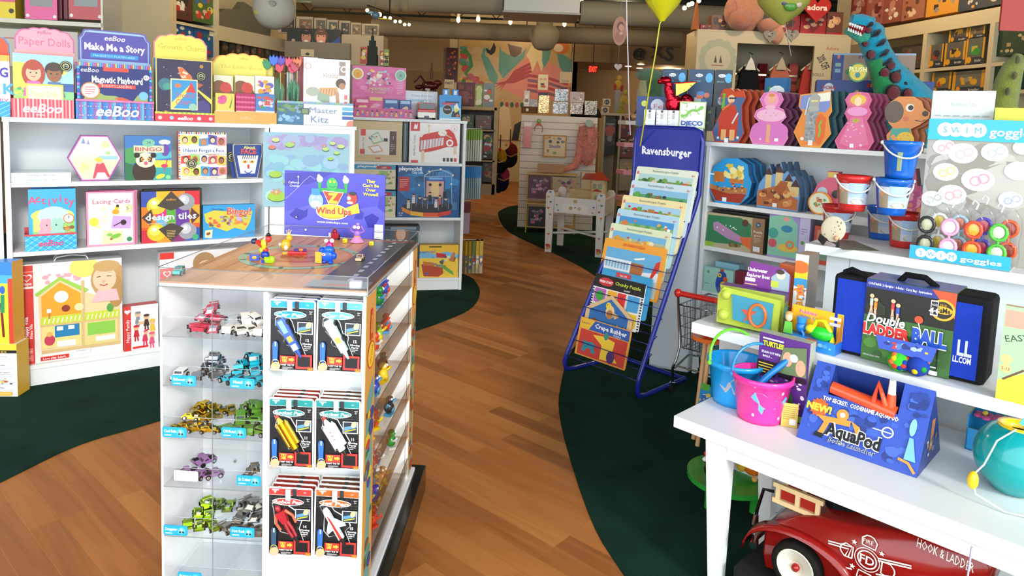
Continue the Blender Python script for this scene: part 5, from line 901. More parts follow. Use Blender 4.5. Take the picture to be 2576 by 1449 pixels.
 out={'car':[(-.008,-.002),(.008,-.002),(.013,.035),(.021,.045),(.021,.055),(.014,.06),(.02,.085),(.019,.1),(.01,.114),(-.01,.114),(-.019,.1),(-.02,.085),(-.014,.06),(-.021,.055),(-.021,.045),(-.013,.035)],
  'rocket':[(-.008,-.002),(.008,-.002),(.010,.022),(.021,.024),(.022,.09),(.012,.1),(.009,.121),(-.009,.121),(-.012,.1),(-.022,.09),(-.021,.024),(-.010,.022)],
  'robot':[(-.008,-.002),(.008,-.002),(.014,.03),(.03,.045),(.032,.07),(.018,.1),(.012,.119),(-.012,.119),(-.018,.1),(-.032,.07),(-.03,.045),(-.014,.03)],
  'jet':[(-.008,-.002),(.008,-.002),(.012,.03),(.03,.035),(.034,.055),(.014,.088),(.012,.115),(-.012,.115),(-.014,.088),(-.034,.055),(-.03,.035),(-.012,.03)]}[pen]
 m.add([(p[0],.0028,p[1])for p in out]+[(p[0]*1.09,.0034,.056+(p[1]-.056)*1.03)for p in out],[(i,(i+1)%len(out),len(out)+(i+1)%len(out),len(out)+i)for i in range(len(out))],'#e4e2da','gloss')
 n=len(out);m.add([(p[0],.003,p[1])for p in out]+[(p[0]*.82,-.012,.056+(p[1]-.056)*.95)for p in out],[(i,n+i,n+(i+1)%n,(i+1)%n)[::-1]for i in range(n)]+[tuple(range(n,2*n))],'#fff','blister');obj('blister',m,t)
 KID[t.name]=kids(t);return t
PK=[(741,755,'Car Pen','#1a9ac8','car','#2050b0','#7ab0e8','blue car pen pack at the front of the upper left hook','#1c62b0',740),(864,758,'Car Pen','#58b8d8','car','#bfe4e4','#e8f4f4','pale car pen pack at the front of the upper right hook','#1c62b0',862),
 (740,1003,'Rocket Pen','#1a8a88','rocket','#c8a020','#d8b83c','golden rocket pen pack on the middle left hook','#8a2c26',740),(857,1007,'Rocket Pen','#1a8a88','rocket','#ece9e2','#f6f4f0','white rocket pen pack on the middle right hook','#6a4030',857),
 (735,1228,'Robot Pen','#b83a34','robot','#a82430','#d8603c','red robot pen pack on the lower left hook','#8a2c26',735),(849,1232,'Jet Pen','#b8622c','jet','#e8e8e6','#d8362c','white and red jet pen pack on the lower right hook','#6a4030',849)]
for i,(px,py,ti,hc,pen,pc,pc2,lbl,bc,_)in enumerate(PK):
 u,z=D.px(px,py,.006);u=(.3295,.4475)[i%2];t0=pack_proto(ti,hc,pen,pc,pc2,lbl,['12','12','11','11','14','15'][i]);t0.location=D.pt(u,.006,z-.18);t0.rotation_euler=(math.radians(-1),math.radians((0,.3,-.5,-.6,-.5,.4)[i]),D.a)
 back=thing('pen_pack','','pen pack',(0,0,-5));m=M();m.prism(rrect(.1165,.18,.008),0,.0012,'#d8d6d2');a=m.art(.1165,.18);a.rect(.035,.02,.965,.88,'#191b1f');a.rect(.035,.885,.965,.975,bc);a.rect(.55,.88,.64,.98,'#3a3c40');a.text('▼',.17,.925,.035,'#fff');a.text('TM',.82,.93,.02,'#e8e8e8');obj('card',m,back)
 m=M();m.prism([(-.03,.1),(.02,.02),(.035,.03),(-.015,.115)],-.008,-.001,['#2a5ab0','#8a8a88'][i%2],mat='gloss');obj('pen',m,back)
 for k in range(3):
  o=back if k==0 else dup(back);vv=.030+.022*k;o.location=D.pt(u+.0015*(k%2),vv,z-.18);o.rotation_euler=(0,math.radians(-.8*k+.6),D.a)
  o['label']='%s pen pack behind the %s'%(['first','second','third'][k],['blue car pen pack','pale car pen pack','golden rocket pen pack','white rocket pen pack','red robot pen pack','jet pen pack'][i]);o['group']='pen packs hanging behind others'
 m=M();m.tube([(0,.09,0),(0,-.012,0),(0,-.016,.008)],.0022,'#d8dcde','chrome',6);m.bx(-.006,.006,-.018,-.015,-.012,.016,'#eef0f0','gloss')
 o=obj('peg_hook',m,loc=D.pt(u,.006,z-.011),rz=D.a,label='metal peg hook holding the %s'%lbl.split(' pack')[0],cat='hook',group='pen pack hooks')
# ================================================================ what stands on the display case
def prim(m,L,S=1.0):
 for p in L:
  k=p[0];sc=lambda v:tuple(x*S for x in v)
  if k=='e':m.ell(sc(p[1]),sc(p[2])if isinstance(p[2],tuple)else p[2]*S,p[3],p[4]if len(p)>4 else 'gloss',14,9)
  elif k=='c':m.cyl(sc(p[1]),sc(p[2]),p[3]*S,p[4]*S,p[5],p[6]if len(p)>6 else 'gloss',16)
  elif k=='b':m.bx(*[x*S for x in p[1:7]],p[7],p[8]if len(p)>8 else 'gloss')
  elif k=='t':m.tube([sc(v)for v in p[1]],p[2]*S,p[3],p[4]if len(p)>4 else 'gloss')
 return m
def toy(name,label,cat,loc,rz,parts,S=1.0,group=None,bevel=0):
 t=thing(name,label,cat,loc,rz,group)
 for n_,L in parts:obj(n_,prim(M(),L,S),t,bevel=bevel)
 return t
def deck(px,py,z=DH+.0007):return atz(px,py,z)
def windsign(a):
 a.rect(0,0,1,1,'#4a48b4');a.poly([(0,0),(1,0),(1,.55),(.6,.4),(.3,.5),(0,.35)],'#5a58c4');a.poly([(.0,.95),(.3,1),(.5,1),(.25,.8),(0,.75)],'#3c3898')
 for c,pts in(('#33319a',[(.05,.3),(.12,.42),(.2,.38),(.24,.42),(.23,.3),(.15,.22)]),('#33319a',[(.84,.18),(.8,.34),(.88,.4),(.95,.34),(.9,.18)]),('#3b39a2',[(.93,.5),(.95,.66),(1,.7),(1,.42)]),('#3b39a2',[(.7,.3),(.74,.46),(.8,.4),(.78,.3)])):a.poly(pts,c)
 a.line([(.01,.55),(.1,.68),(.2,.85),(.26,.93),(.31,.88)],.006,'#a8a8e0')
 for s_,u in((-1,.355),(1,.615)):a.line([(.485,.73),(u+s_*.0,.72),(u,.86)],.07,'#2f9a4a');a.ell(u,.89,.05,'#f4f4f8');a.ell(u-.01,.93,.025,'#f4f4f8',ry=.035)
 a.ell(.48,.82,.09,'#3aa858',ry=.1);a.ell(.46,.86,.02,'#c8b040');a.ell(.5,.86,.02,'#c8b040');a.line([(.45,.79),(.48,.77),(.52,.79)],.008,'#1f6a34')
 a.ell(.32,.55,.12,'#8fb0e0',ry=.13);a.rect(.275,.66,.36,.74,'#3f8ad0');a.ell(.32,.66,.08,'#3f8ad0',ry=.025);a.ell(.29,.6,.02,'#fff');a.ell(.35,.6,.02,'#fff');a.ell(.32,.5,.09,'#e8ecf8',ry=.05)
 a.ell(.68,.62,.08,'#d8402c',ry=.1);a.ell(.685,.69,.06,'#3a3028',ry=.03);a.poly([(.6,.45),(.74,.55),(.76,.4),(.64,.35)],'#f0c040');a.ell(.65,.62,.03,'#f4e8e0');a.ell(.66,.55,.05,'#f8f0e8',ry=.02)
 a.poly([(.385,.72),(.6,.7),(.52,.44),(.47,.44)],'#f6c8b0');a.poly([(.395,.705),(.59,.688),(.515,.46),(.475,.46)],'#e8452c');a.text('Z',.49,.61,.15,'#f8e23c',bold=.05)
 a.ell(.485,.39,.26,'#f6e6e0',ry=.125,n=30);a.ell(.485,.395,.245,'#e89a2c',ry=.112,n=30);a.ell(.485,.4,.235,'#f4c43c',ry=.1,n=30);a.text('Wind Ups',.5,.41,.1,'#d8402c',w=.35,bold=.035,out='#f8e8b0',outw=.02)
 a.text('www.zwindups.com',.49,.23,.035,'#fff',w=.31,bold=.02);a.text('California',.1,.82,.035,'#e8e8ff',w=.11,shear=.2);a.text('Creations',.11,.77,.035,'#e8e8ff',w=.1,shear=.2);a.line([(.145,.9),(.14,.74)],.006,'#e8e8ff');a.ell(.145,.91,.014,'#fff')
 for i,tx in enumerate(('They',"Can't Be",'Over','Wound!')):a.text(tx,.865,.9-.067*i,.046,'#f6e63c',w=[.09,.16,.1,.15][i],bold=.03)
 a.ell(.225,.09,.016,'#fff');a.ell(.13,.28,.012,'#f8c0a0');a.rect(.91,.13,.995,.24,'#fafafa');a.rect(.91,.02,.995,.12,'#fafafa');a.lines(.93,.98,.14,.16,1,'#777');a.lines(.93,.98,.03,.05,1,'#777')
p0=deck(715,588);p1=deck(966,604);SF=Frame(p0.x,p0.y,math.degrees(math.atan2(p1.y-p0.y,p1.x-p0.x)));w=(p1-p0).length;h=SF.px(712,428)[1]-DH
m=M();m.bx(0,w,0,.004,0,h,'#4a48b4');windsign(m.art(w,h,x0=0));o=tag(obj('shop_sign',m,loc=SF.pt(0,0,DH+.0006),rz=SF.a),'purple wind-up toys sign board standing at the back of the display case','sign')
# parrot-like clown pushing a bomb
toy('wind_up_toy','red and yellow flying clown toy with a small black hat and green feet','wind-up toy',deck(668,660),-.4,(
 ('feet',[('b',-.004,.006,-.012,.012,0,.008,'#2a4ab8'),('b',.004,.024,-.010,.010,.002,.018,'#a8d820'),('e',(.022,0,.010),(.009,.008,.011),'#a8d820')]),('lower_body',[('e',(-.002,0,.022),(.013,.011,.012),'#1f3aa0'),('e',(-.012,0,.034),(.009,.008,.009),'#b8e028'),('e',(.0,0,.036),(.008,.008,.006),'#d83a2c')]),
 ('wing',[('e',(-.002,-.006,.052),(.009,.005,.015),'#f0d020')]),('head',[('e',(.010,0,.068),(.009,.009,.010),'#d8342c'),('e',(.002,-.004,.068),(.005,.004,.005),'#f4e8e0'),('c',(.010,0,.077),(.010,0,.078),.009,.009,'#1a1a1a'),('e',(.010,0,.080),(.006,.006,.005),'#1a1a1a')]),
 ('body',[('c',(-.032,0,.056),(-.004,0,.048),.006,.011,'#c8342c'),('e',(-.042,0,.056),(.010,.009,.008),'#2a3a60'),('e',(-.036,0,.063),.003,'#151515')])),1.0)
toy('wind_up_toy','small blue boxy wind-up toy in front of the flying clown','wind-up toy',deck(641,657),.2,(('body',[('b',-.013,.013,-.008,.008,.003,.020,'#3a58c0'),('e',(0,-.008,.012),(.007,.002,.005),'#f0a030')]),('key',[('t',[(.013,0,.012),(.020,0,.018),(.026,0,.016)],.0015,'#c8d0e8')])),bevel=.002)
toy('wind_up_toy','golden rabbit king toy with a crown','wind-up toy',deck(722,638),.2,(('body',[('e',(-.004,0,.026),(.015,.012,.018),'#d8ac28'),('e',(-.02,0,.028),.005,'#f4ecd8'),('e',(-.002,-.011,.02),(.006,.004,.008),'#f4ecd8'),('b',-.012,.010,-.008,.008,0,.006,'#e0c030')]),('head',[('e',(.006,0,.047),(.010,.009,.011),'#d8ac28')]),('crown',[('c',(.006,0,.056),(.004,0,.064),.004,.006,'#e8d080'),('c',(.0,0,.064),(-.002,0,.072),.001,.0015,'#e8d080'),('c',(.008,0,.064),(.012,0,.072),.001,.0015,'#e8d080'),('c',(.004,0,.064),(.005,0,.074),.001,.0015,'#e8d080')])))
toy('toy_boat','small red hulled toy boat under the golden rabbit','toy boat',deck(742,640)+Vector((.012,-.004,0)),.15,(('hull',[('c',(-.03,0,.006),(.024,0,.006),.007,.006,'#c83038')]),('deck',[('b',-.012,.022,-.009,.007,.0125,.018,'#4a3a78'),('e',(.008,-.006,.016),(.009,.004,.005),'#d87a2c')])))
toy('wind_up_toy','glossy blue monster toy leaning forward','wind-up toy',deck(822,664),-.25,(('feet',[('e',(-.008,0,.006),(.009,.009,.006),'#1a48c8'),('e',(.012,0,.006),(.007,.009,.006),'#1a48c8')]),('body',[('e',(0,0,.024),(.022,.014,.019),'#1a58d8'),('e',(.006,.0,.04),(.014,.011,.010),'#2068e0'),('e',(-.014,.0,.036),(.010,.008,.009),'#1a50d0'),('e',(.021,0,.024),(.008,.008,.010),'#1a50d0')]),('board',[('b',-.026,-.008,-.016,-.012,.004,.034,'#e8b040'),('e',(-.002,-.014,.028),(.006,.002,.004),'#f0f0f0'),('e',(-.002,-.0155,.028),(.003,.001,.002),'#d83a5c')])),1.05)
toy('wind_up_toy','magenta bug toy with white ball eyes behind the blue monster','wind-up toy',deck(829,640),.1,(('body',[('e',(0,0,.022),(.012,.010,.020),'#b81a78'),('e',(.008,-.004,.012),(.009,.009,.012),'#4a3a6a'),('e',(-.006,-.008,.016),(.006,.004,.008),'#2a8a6a')]),('eyes',[('e',(-.010,-.004,.042),.0062,'#f4f4f4'),('e',(.007,-.004,.043),.0068,'#f4f4f4')])))
toy('toy_car','red toy tractor with a white nose at the foot of the purple sign','toy car',deck(838,602),2.2,(('body',[('b',-.006,.020,-.009,.009,.006,.020,'#f0f0f0'),('b',-.024,-.004,-.010,.010,.006,.026,'#a82430'),('e',(-.014,0,.03),(.010,.008,.009),'#8a2030')]),('wheel',[('c',(.012,-.013,.007),(.012,-.009,.007),.007,.007,'#222','matte')]),('wheel',[('c',(-.016,-.015,.009),(-.016,-.010,.009),.009,.009,'#222','matte')])),bevel=.001)
for i,(px,py)in enumerate(((868,611),(934,618))):toy('toy_duckling',['yellow cube-shaped duckling left of the purple monkey toy','yellow cube-shaped duckling right of the purple monkey toy'][i],'toy',deck(px,py),.3*i,(('body',[('b',-.0075,.0075,-.0075,.0075,.001,.015,'#e8d80c')]),('beak',[('e',(-.002,-.009,.008),(.003,.003,.002),'#f08a20')])),bevel=.003)
toy('wind_up_toy','lilac monkey toy in a pink skirt with hands over its head','wind-up toy',deck(898,610),0,(('skirt',[('c',(0,0,.002),(0,0,.018),.022,.009,'#e890c0'),('e',(.0,-.004,.002),(.006,.005,.003),'#f4f0f0')]),('body',[('e',(0,0,.026),(.010,.008,.013),'#9a6ac8'),('c',(0,0,.018),(0,0,.021),.010,.010,'#e8a040')]),('head',[('e',(0,0,.046),(.012,.010,.011),'#8a58b8'),('e',(.002,0,.056),(.006,.006,.005),'#a88ad8')]),('eyes',[('e',(-.006,-.008,.048),.0055,'#f8f8f8'),('e',(.005,-.008,.047),.0055,'#f8f8f8')]),('arms',[('t',[(-.009,0,.030),(-.020,-.002,.038),(-.012,-.006,.052)],.003,'#a070cc'),('t',[(.009,0,.030),(.022,-.002,.036),(.013,-.006,.052)],.003,'#a070cc')])),1.1)
for k,(px,py,bc,lb,r)in enumerate(((905,665,'#e0bc94','cream toy kart on the grey road strip of the deck',-1.62),(450,700,'#30a8a0','turquoise toy truck at the front left corner of the deck',-1.5))):
 pr=car_proto('jeep' if k else 'rod',bc,'#d04030','#5a2a20');pr.location=deck(px,py-8);pr.rotation_euler=(0,0,r);pr.scale=(.75,.8,1);pr['label']=lb;pr['category']='toy car'
# wind-up toys in the aisle-side trays
q=random.Random(11);SIDE=[(.78,['#f0d020','#2a8a3c','#3a58c0']),(.656,['#3a58c0','#d84a2c','#a8d030','#d84a2c']),(.525,['#c83040','#3a48b0','#f0d030','#222a30']),(.392,['#3a4a90','#e0602c','#333']),(.26,['#7a2a9a','#d85060','#e87080','#f0e0e0','#3a9a3c']),(.13,['#6a30a8','#d8402c','#2a3ac0','#c88a30'])]
CN={'#f0d020':'yellow','#2a8a3c':'green','#3a58c0':'blue','#d84a2c':'orange red','#a8d030':'lime','#c83040':'crimson','#3a48b0':'royal blue','#f0d030':'yellow','#222a30':'black','#3a4a90':'navy','#e0602c':'orange','#333':'dark grey','#7a2a9a':'purple','#d85060':'rose','#e87080':'pink','#f0e0e0':'white','#3a9a3c':'green','#6a30a8':'violet','#d8402c':'red','#2a3ac0':'blue','#c88a30':'golden'}
for r,(z,cs)in enumerate(SIDE):
 for i,c in enumerate(cs):
  v=.15+(i+.5)*(.42/len(cs))+q.uniform(-.02,.02);c2=q.choice(['#f0d020','#e8e8e8','#d84a2c','#58a8d8'])
  toy('wind_up_toy','%s wind-up toy in the %s aisle-side tray of the display case'%(CN[c]if cs.count(c)<2 else CN[c]+[' near',' far'][int(i>1)],['top','second','third','fourth','fifth','lowest'][r]),'wind-up toy',D.pt(DW-.05+q.uniform(-.02,.01),v,z+.003),D.a+q.uniform(-1,1),(('feet',[('b',-.012,.012,-.016,-.004,0,.008,c2),('b',-.012,.012,.004,.016,0,.008,c2)]),('body',[('e',(0,0,.026),(.017,.017,.02),c),('e',(.014,0,.02),(.006,.009,.009),c2)]),('head',[('e',(.002,0,.052),(.013,.014,.012),c),('e',(.012,-.006,.056),.004,'#fff'),('e',(.012,.006,.056),.004,'#fff')]),('arms',[('t',[(0,-.015,.032),(.004,-.028,.036),(.010,-.030,.046)],.004,c2),('t',[(0,.015,.032),(.004,.028,.036),(.010,.030,.044)],.004,c2)])),1.0)
# ================================================================ blue wire puzzle rack
G=Frame(.661,3.306,-46);BL='#1c2a8c'
def gp(L):return[tuple(G.pt(*p)-G.o)for p in L]
t=thing('puzzle_rack','blue tubular wire rack holding tray puzzles beside the path','rack',G.o)
m=M();m.tube(gp([(0,.42,.012),(0,.06,.012),(0,.0,.022),(0,-.012,.06),(0,.0,.12),(.018,.375,.93),(.022,.40,1.0),(.025,.40,1.27),(.012,.40,1.32),(-.03,.40,1.337),(-.34,.40,1.337),(-.38,.40,1.32),(-.393,.40,1.27),(-.393,.40,1.0),(-.397,.375,.93),(-.47,.0,.12),(-.478,-.012,.06),(-.476,.0,.022),(-.474,.06,.012),(-.44,.42,.012)]),.0125,BL,n=12)
m.tube(gp([(0,.41,.012),(-.44,.41,.012)]),.0125,BL,n=12);obj('tube_frame',m,t)
m=M();m.bx(-.383,.015,.388,.394,1.02,1.33,'#24309c','gloss');a=m.art(.398,.31,x0=-.383,z0=1.02,y=.388);a.text('Ravensburger',.5,.62,.14,'#f4f6fa',w=.78,bold=.03);m.V=[tuple(G.pt(*v)-G.o)for v in m.V];obj('header_board',m,t)
for k in range(11):
 z=.10+.085*k;v=.42*z-.01;u0=-.465+.07*z;u1=-.0;m=M()
 m.tube(gp([(u1+.005,v+.02,z+.03),(u1+.005,v-.045,z),(u0-.01,v-.045,z),(u0-.01,v+.02,z+.03)]),.0022,'#1a2470',n=5);m.tube(gp([(u0,v+.02,z+.03),(u1,v+.02,z+.03)]),.0022,'#1a2470',n=5);obj('wire_pocket',m,t)
def tray_puzzle(lbl,x0,x1,y0,y1,h,col,draw,pts=None,dv=0,grp='tray puzzles in the blue rack',side=None):
 v=.3
 for _ in range(4):
  a=G.px(x0,y0,v);b=G.px(x1,y1,v);z=(a[1]+b[1])/2;v=min(.335*z,.378)+dv*.6
 w=b[0]-a[0];L=math.radians(12);m=M()
 if pts:m.prism([((p[0]-.5)*w,p[1]*h)for p in pts],0,.008,col,side)
 else:m.prism(rrect(w,h,.012),0,.007,col,side)
 draw(m.art(w,h));base=G.pt((a[0]+b[0])/2,v-h*math.sin(L),z-h*math.cos(L))
 o=obj('tray_puzzle',m,label=lbl,cat='puzzle',group=grp);o.location=base;o.rotation_euler=(-L,0,G.a);return o
def scene_art(bor,sky,pal,gnd,seed,title='Ravensburger Puzzle',tc='#8a9a90',big=None):
 def d(a):
  a.rect(.06,.04,.94,.86,sky);a.rect(.06,.04,.94,.74,gnd);a.blobs(.06,.1,.94,.83,60,pal,seed,(.03,.09));a.text(title,.5,.93,.045,tc,w=.42,bold=.01);a.text('4+',.94,.9,.05,'#d8504c');a.rect(.03,.84,.06,.9,'#e07070')
  if big:big(a)
 return d
TP=[('cream bordered park puzzle, top of the blue rack',1603,1757,417,432,'#e6ecd8',scene_art(0,'#b8d8d8',['#5a8a4a','#7aa85a','#3f6a3c','#c86a5c','#d8c8a0'],'#6a9a50',1,big=lambda a:a.poly([(.55,.55),(.68,.72),(.8,.55)],'#d0604c'))),
 ('pale blue bordered jungle lagoon puzzle, second from the top of the rack',1590,1745,452,470,'#cfe2ea',scene_art(0,'#8ac0e0',['#4a8a4a','#3a7a50','#68a848','#8a6a40','#2a3a50'],'#58a070',2)),
 ('yellow bordered farm puzzle with a red roof, third from the top',1568,1727,490,510,'#f3e3a8',scene_art(0,'#a8d0e8',['#c84a34','#e0c060','#6aa04c','#b87840','#88b860'],'#9ab858',3,big=lambda a:(a.poly([(.28,.5),(.42,.76),(.58,.5)],'#c84030'),a.poly([(.58,.58),(.9,.64),(.9,.48),(.58,.46)],'#d06a4c')))),
 ('light blue bordered harbour puzzle, fourth from the top',1555,1710,525,545,'#b9dcec',scene_art(0,'#4a9ad8',['#f0e8d0','#e0b060','#5aa058','#f4f4f4','#d8804c'],'#88b070',4)),
 ('pale green bordered town street puzzle, fifth from the top',1538,1690,562,583,'#dfe9c4',scene_art(0,'#78b8e0',['#e8d060','#d8a040','#58a058','#c8504c','#6a90c0','#f0e4c0'],'#b8b898',5))]
for i,(lb,x0,x1,y0,y1,c,d)in enumerate(TP):tray_puzzle(lb,x0,x1,y0,y1,.27,c,d,dv=0)
def airport(a):
 a.rect(.06,.05,.94,.84,'#6ab0dc');a.rect(.06,.05,.94,.45,'#c2c6c4');a.rect(.06,.42,.5,.64,'#e8eef0');[a.rect(.08+.05*i,.46,.115+.05*i,.6,'#8ab8d8')for i in range(8)];a.rect(.5,.4,.7,.62,'#b06a40');a.poly([(.66,.3),(.94,.36),(.94,.52),(.7,.48)],'#e8e8e8');a.poly([(.74,.12),(.94,.6),(.94,.75),(.88,.7),(.8,.3),(.7,.06)],'#d8342c')
 a.poly([(.52,.7),(.7,.76),(.7,.72),(.56,.68)],'#f4f4f4');a.blobs(.1,.08,.7,.36,18,['#e8c030','#d86a2c','#4a78b0','#f4f4f4','#8a8a8a'],4,(.025,.05),'r');a.text('SEE INSIDE PUZZLE',.5,.93,.05,'#e2642c',w=.36,bold=.02)
tray_puzzle('orange bordered airport puzzle in the middle of the rack',1523,1678,598,625,.28,'#f2a53c',airport,dv=-.01)
tray_puzzle('blue sea animals puzzle with a shark, just above the chunky puzzle',1516,1642,677,697,.22,'#3a9cd0',lambda a:(a.blobs(.04,.1,.96,.9,20,['#2a78b0','#58b8d8','#d8c060','#2a5a88'],3,(.05,.1)),a.rect(.3,.86,.6,.97,'#c8404c'),a.text('Sea Life',.45,.91,.05,'#fff')),dv=-.02)
def chunky(a):
 a.rect(0,0,1,1,'#f4f4f2');a.rect(0,.72,1,1,'#1c1c1e');[a.rect(u,i/18,u+.035,(i+.5)/18,'#222')for i in range(13)for u in(0,.965)];a.ell(.25,.86,.2,'#c8343c',ry=.09);a.text('FRESH START',.25,.86,.05,'#fff',w=.26,bold=.02);a.text('Chunky Puzzle',.68,.88,.07,'#d8e048',w=.5,bold=.02,shear=.1);a.text('SHAPES',.68,.77,.035,'#fff');Q=[('#c060c0',.06,.4,.28,.7),('#f0b030',.32,.42,.5,.7),('#e04040',.52,.4,.68,.7),('#48a0d8',.72,.38,.94,.7),('#8ac050',.06,.08,.28,.36),('#e8c83c',.72,.06,.94,.34)]
 [a.rect(x0,y0,x1,y1,c)for c,x0,y0,x1,y1 in Q];a.ell(.17,.55,.11,'#3aa040');a.poly([(.55,.42),(.65,.42),(.65,.68),(.55,.68)],'#d83030')
tray_puzzle('black and white checked chunky shapes puzzle',1499,1626,690,712,.25,'#f4f4f2',chunky,dv=-.035)
def housep(a):
 a.noclip=1;H=[(.04,.04),(.96,.04),(.96,.56),(.5,.96),(.04,.56)];a.raw(H,'#dcb88a');a.raw([(.5+(p[0]-.5)*.9,.48+(p[1]-.48)*.88)for p in H],'#2a6ab0');a.ell(.52,.6,.13,'#e8c890',ry=.16);a.ell(.47,.74,.08,'#e8d048');a.ell(.52,.54,.09,'#b8743c',ry=.11);a.poly([(.56,.62),(.74,.56),(.64,.46)],'#e0b060');a.ell(.22,.22,.12,'#8a4a2c',ry=.15);a.ell(.22,.17,.08,'#f0e0c8');a.ell(.78,.2,.14,'#e88a3c',ry=.12);a.poly([(.68,.26),(.71,.36),(.76,.3)],'#e88a3c');a.poly([(.82,.3),(.87,.36),(.88,.26)],'#e88a3c');[a.ell(u,v,.014,'#222',n=6)for u,v in((.18,.25),(.26,.25),(.74,.23),(.82,.23),(.45,.76))]
tray_puzzle('house-shaped wooden pet puzzle with a yellow bird',1483,1600,735,752,.22,'#e0be90',housep,[(0,0),(1,0),(1,.58),(.5,1),(0,.58)],dv=-.05,side='#c89a64')
def crepe(a):
 a.rect(0,0,1,1,'#e0a040');a.rect(.04,.03,.97,.7,'#c83a30');a.rect(.02,.72,.98,.98,'#2a5ab0');a.poly([(.02,.98),(.02,.72),(.2,.72),(.3,.98)],'#e8b83c');a.text('Lauri',.12,.88,.07,'#222',w=.16);a.text('Crepe Rubber',.62,.87,.12,'#f4f4f4',w=.62,bold=.03);a.text('PUZZLE',.76,.76,.05,'#d8e8f8',bold=.02);a.poly([(.3,.62),(.5,.66),(.74,.6),(.72,.3),(.84,.1),(.5,.06),(.5,.42),(.42,.5)],'#f0c83c');a.ell(.56,.68,.07,'#2a9080',ry=.1);a.ell(.7,.2,.13,'#4a2a6a',ry=.16)
 a.poly([(.12,.16),(.15,.36),(.12,.44),(.2,.4),(.32,.42),(.4,.36),(.36,.3),(.4,.16),(.32,.14),(.3,.24),(.22,.24),(.18,.12)],'#1f8aa0')
tray_puzzle('crepe rubber dog puzzle, lowest in the blue rack',1462,1589,797,832,.20,'#e0a040',crepe,dv=-.075)
# ================================================================ right bookcase: shaped boxes on top
F=R1;ZT=1.273
def stack(lbl,kind,x0,x1,y,zs,v,shape,col,side,draw,n,dx,dv,grp,back=None,dep=.022,y1=None):
 for i in range(n):
  u0,u1,z=span(F,x0,x1,y,v,y1);w=u1-u0;h=z-zs;m=M();m.prism([((p[0]-.5)*w,p[1]*h)for p in shape],0,dep,col if i==0 else(back or col),side)
  a=m.art(w,h);a.noclip=1
  if i==0:draw(a)
  o=obj('puzzle_box',m,label=(lbl+(', front of the row' if n>1 else ''))if i==0 else '%s copy behind the %s'%(['','second','third','fourth','fifth','sixth'][i],lbl),cat='box',group=grp);o.location=F.pt((u0+u1)/2+dx*i,v+dv*i,zs+.0006);o.rotation_euler=(0,0,F.a)
PIR=[(.12,0),(.85,0),(1,.18),(.92,.4),(.88,.68),(.98,.82),(.9,.96),(.62,.93),(.5,1),(.3,.99),(.2,.88),(.22,.78),(.32,.66),(.22,.5),(.02,.2)]
def pirate(a):
 a.raw([(.5+(x-.5)*.95,.5+(y-.5)*.96)for x,y in PIR],'#4a6a96');a.poly([(.22,.1),(.78,.1),(.8,.5),(.66,.7),(.3,.66),(.2,.4)],'#c8402c');a.poly([(.24,.9),(.9,.95),(.97,.84),(.6,.9),(.26,.8)],'#e07a30');a.poly([(.3,.99),(.5,1),(.6,.94),(.88,.95),(.96,.83),(.6,.84),(.24,.82)],'#c84a28');a.ell(.55,.8,.07,'#f0c8a0',ry=.08);a.rect(.48,.8,.7,.83,'#3a3a40');a.poly([(.26,.62),(.36,.66),(.36,.86),(.3,.86)],'#6ab848');a.ell(.33,.88,.03,'#6ab848');a.line([(.62,.35),(.78,.55)],.03,'#d8dce0');a.line([(.3,.6),(.6,.75)],.03,'#e0803c');a.rect(.3,.04,.46,.24,'#eab070');a.rect(.56,.04,.72,.24,'#eab070');a.rect(.42,.0,.54,.08,'#f4f4f4');a.ell(.22,.08,.025,'#e8e8e8');a.star(.82,.1,.04,'#e8e8e8',6)
LADY=[(.1,0),(.9,0),(1,.14),(.96,.3),(.8,.42),(.92,.52),(.84,.66),(.72,.7),(.82,.84),(.74,.96),(.5,1),(.3,.96),(.2,.84),(.3,.7),(.14,.64),(.08,.52),(.22,.42),(.04,.3),(0,.14)]
def lady(a):a.raw([(.5+(x-.5)*.95,.5+(y-.5)*.96)for x,y in LADY],'#e07ab8');a.ell(.51,.83,.14,'#f0a0bc');a.ell(.51,.85,.06,'#f0b088',ry=.08);a.ell(.51,.92,.06,'#d88a50',ry=.03);a.ell(.52,.55,.28,'#f0b8d0',ry=.12);a.ell(.5,.7,.1,'#f0b8cc',ry=.04);a.blobs(.15,.5,.85,.62,12,['#d86a98'],2,(.005,.01),'e');a.ell(.3,.26,.2,'#d878c0',ry=.16);a.ell(.7,.26,.22,'#d878c0',ry=.16);a.rect(.44,.04,.54,.38,'#e8a880');a.star(.3,.1,.03,'#f8d8ea',6);a.rect(.66,.07,.76,.13,'#f4f4f4')
KN=[(.22,0),(.75,0),(1,.24),(.9,.52),(.98,.62),(.9,.98),(.55,.94),(.1,.9),(.08,.7),(.2,.6),(.0,.25)]
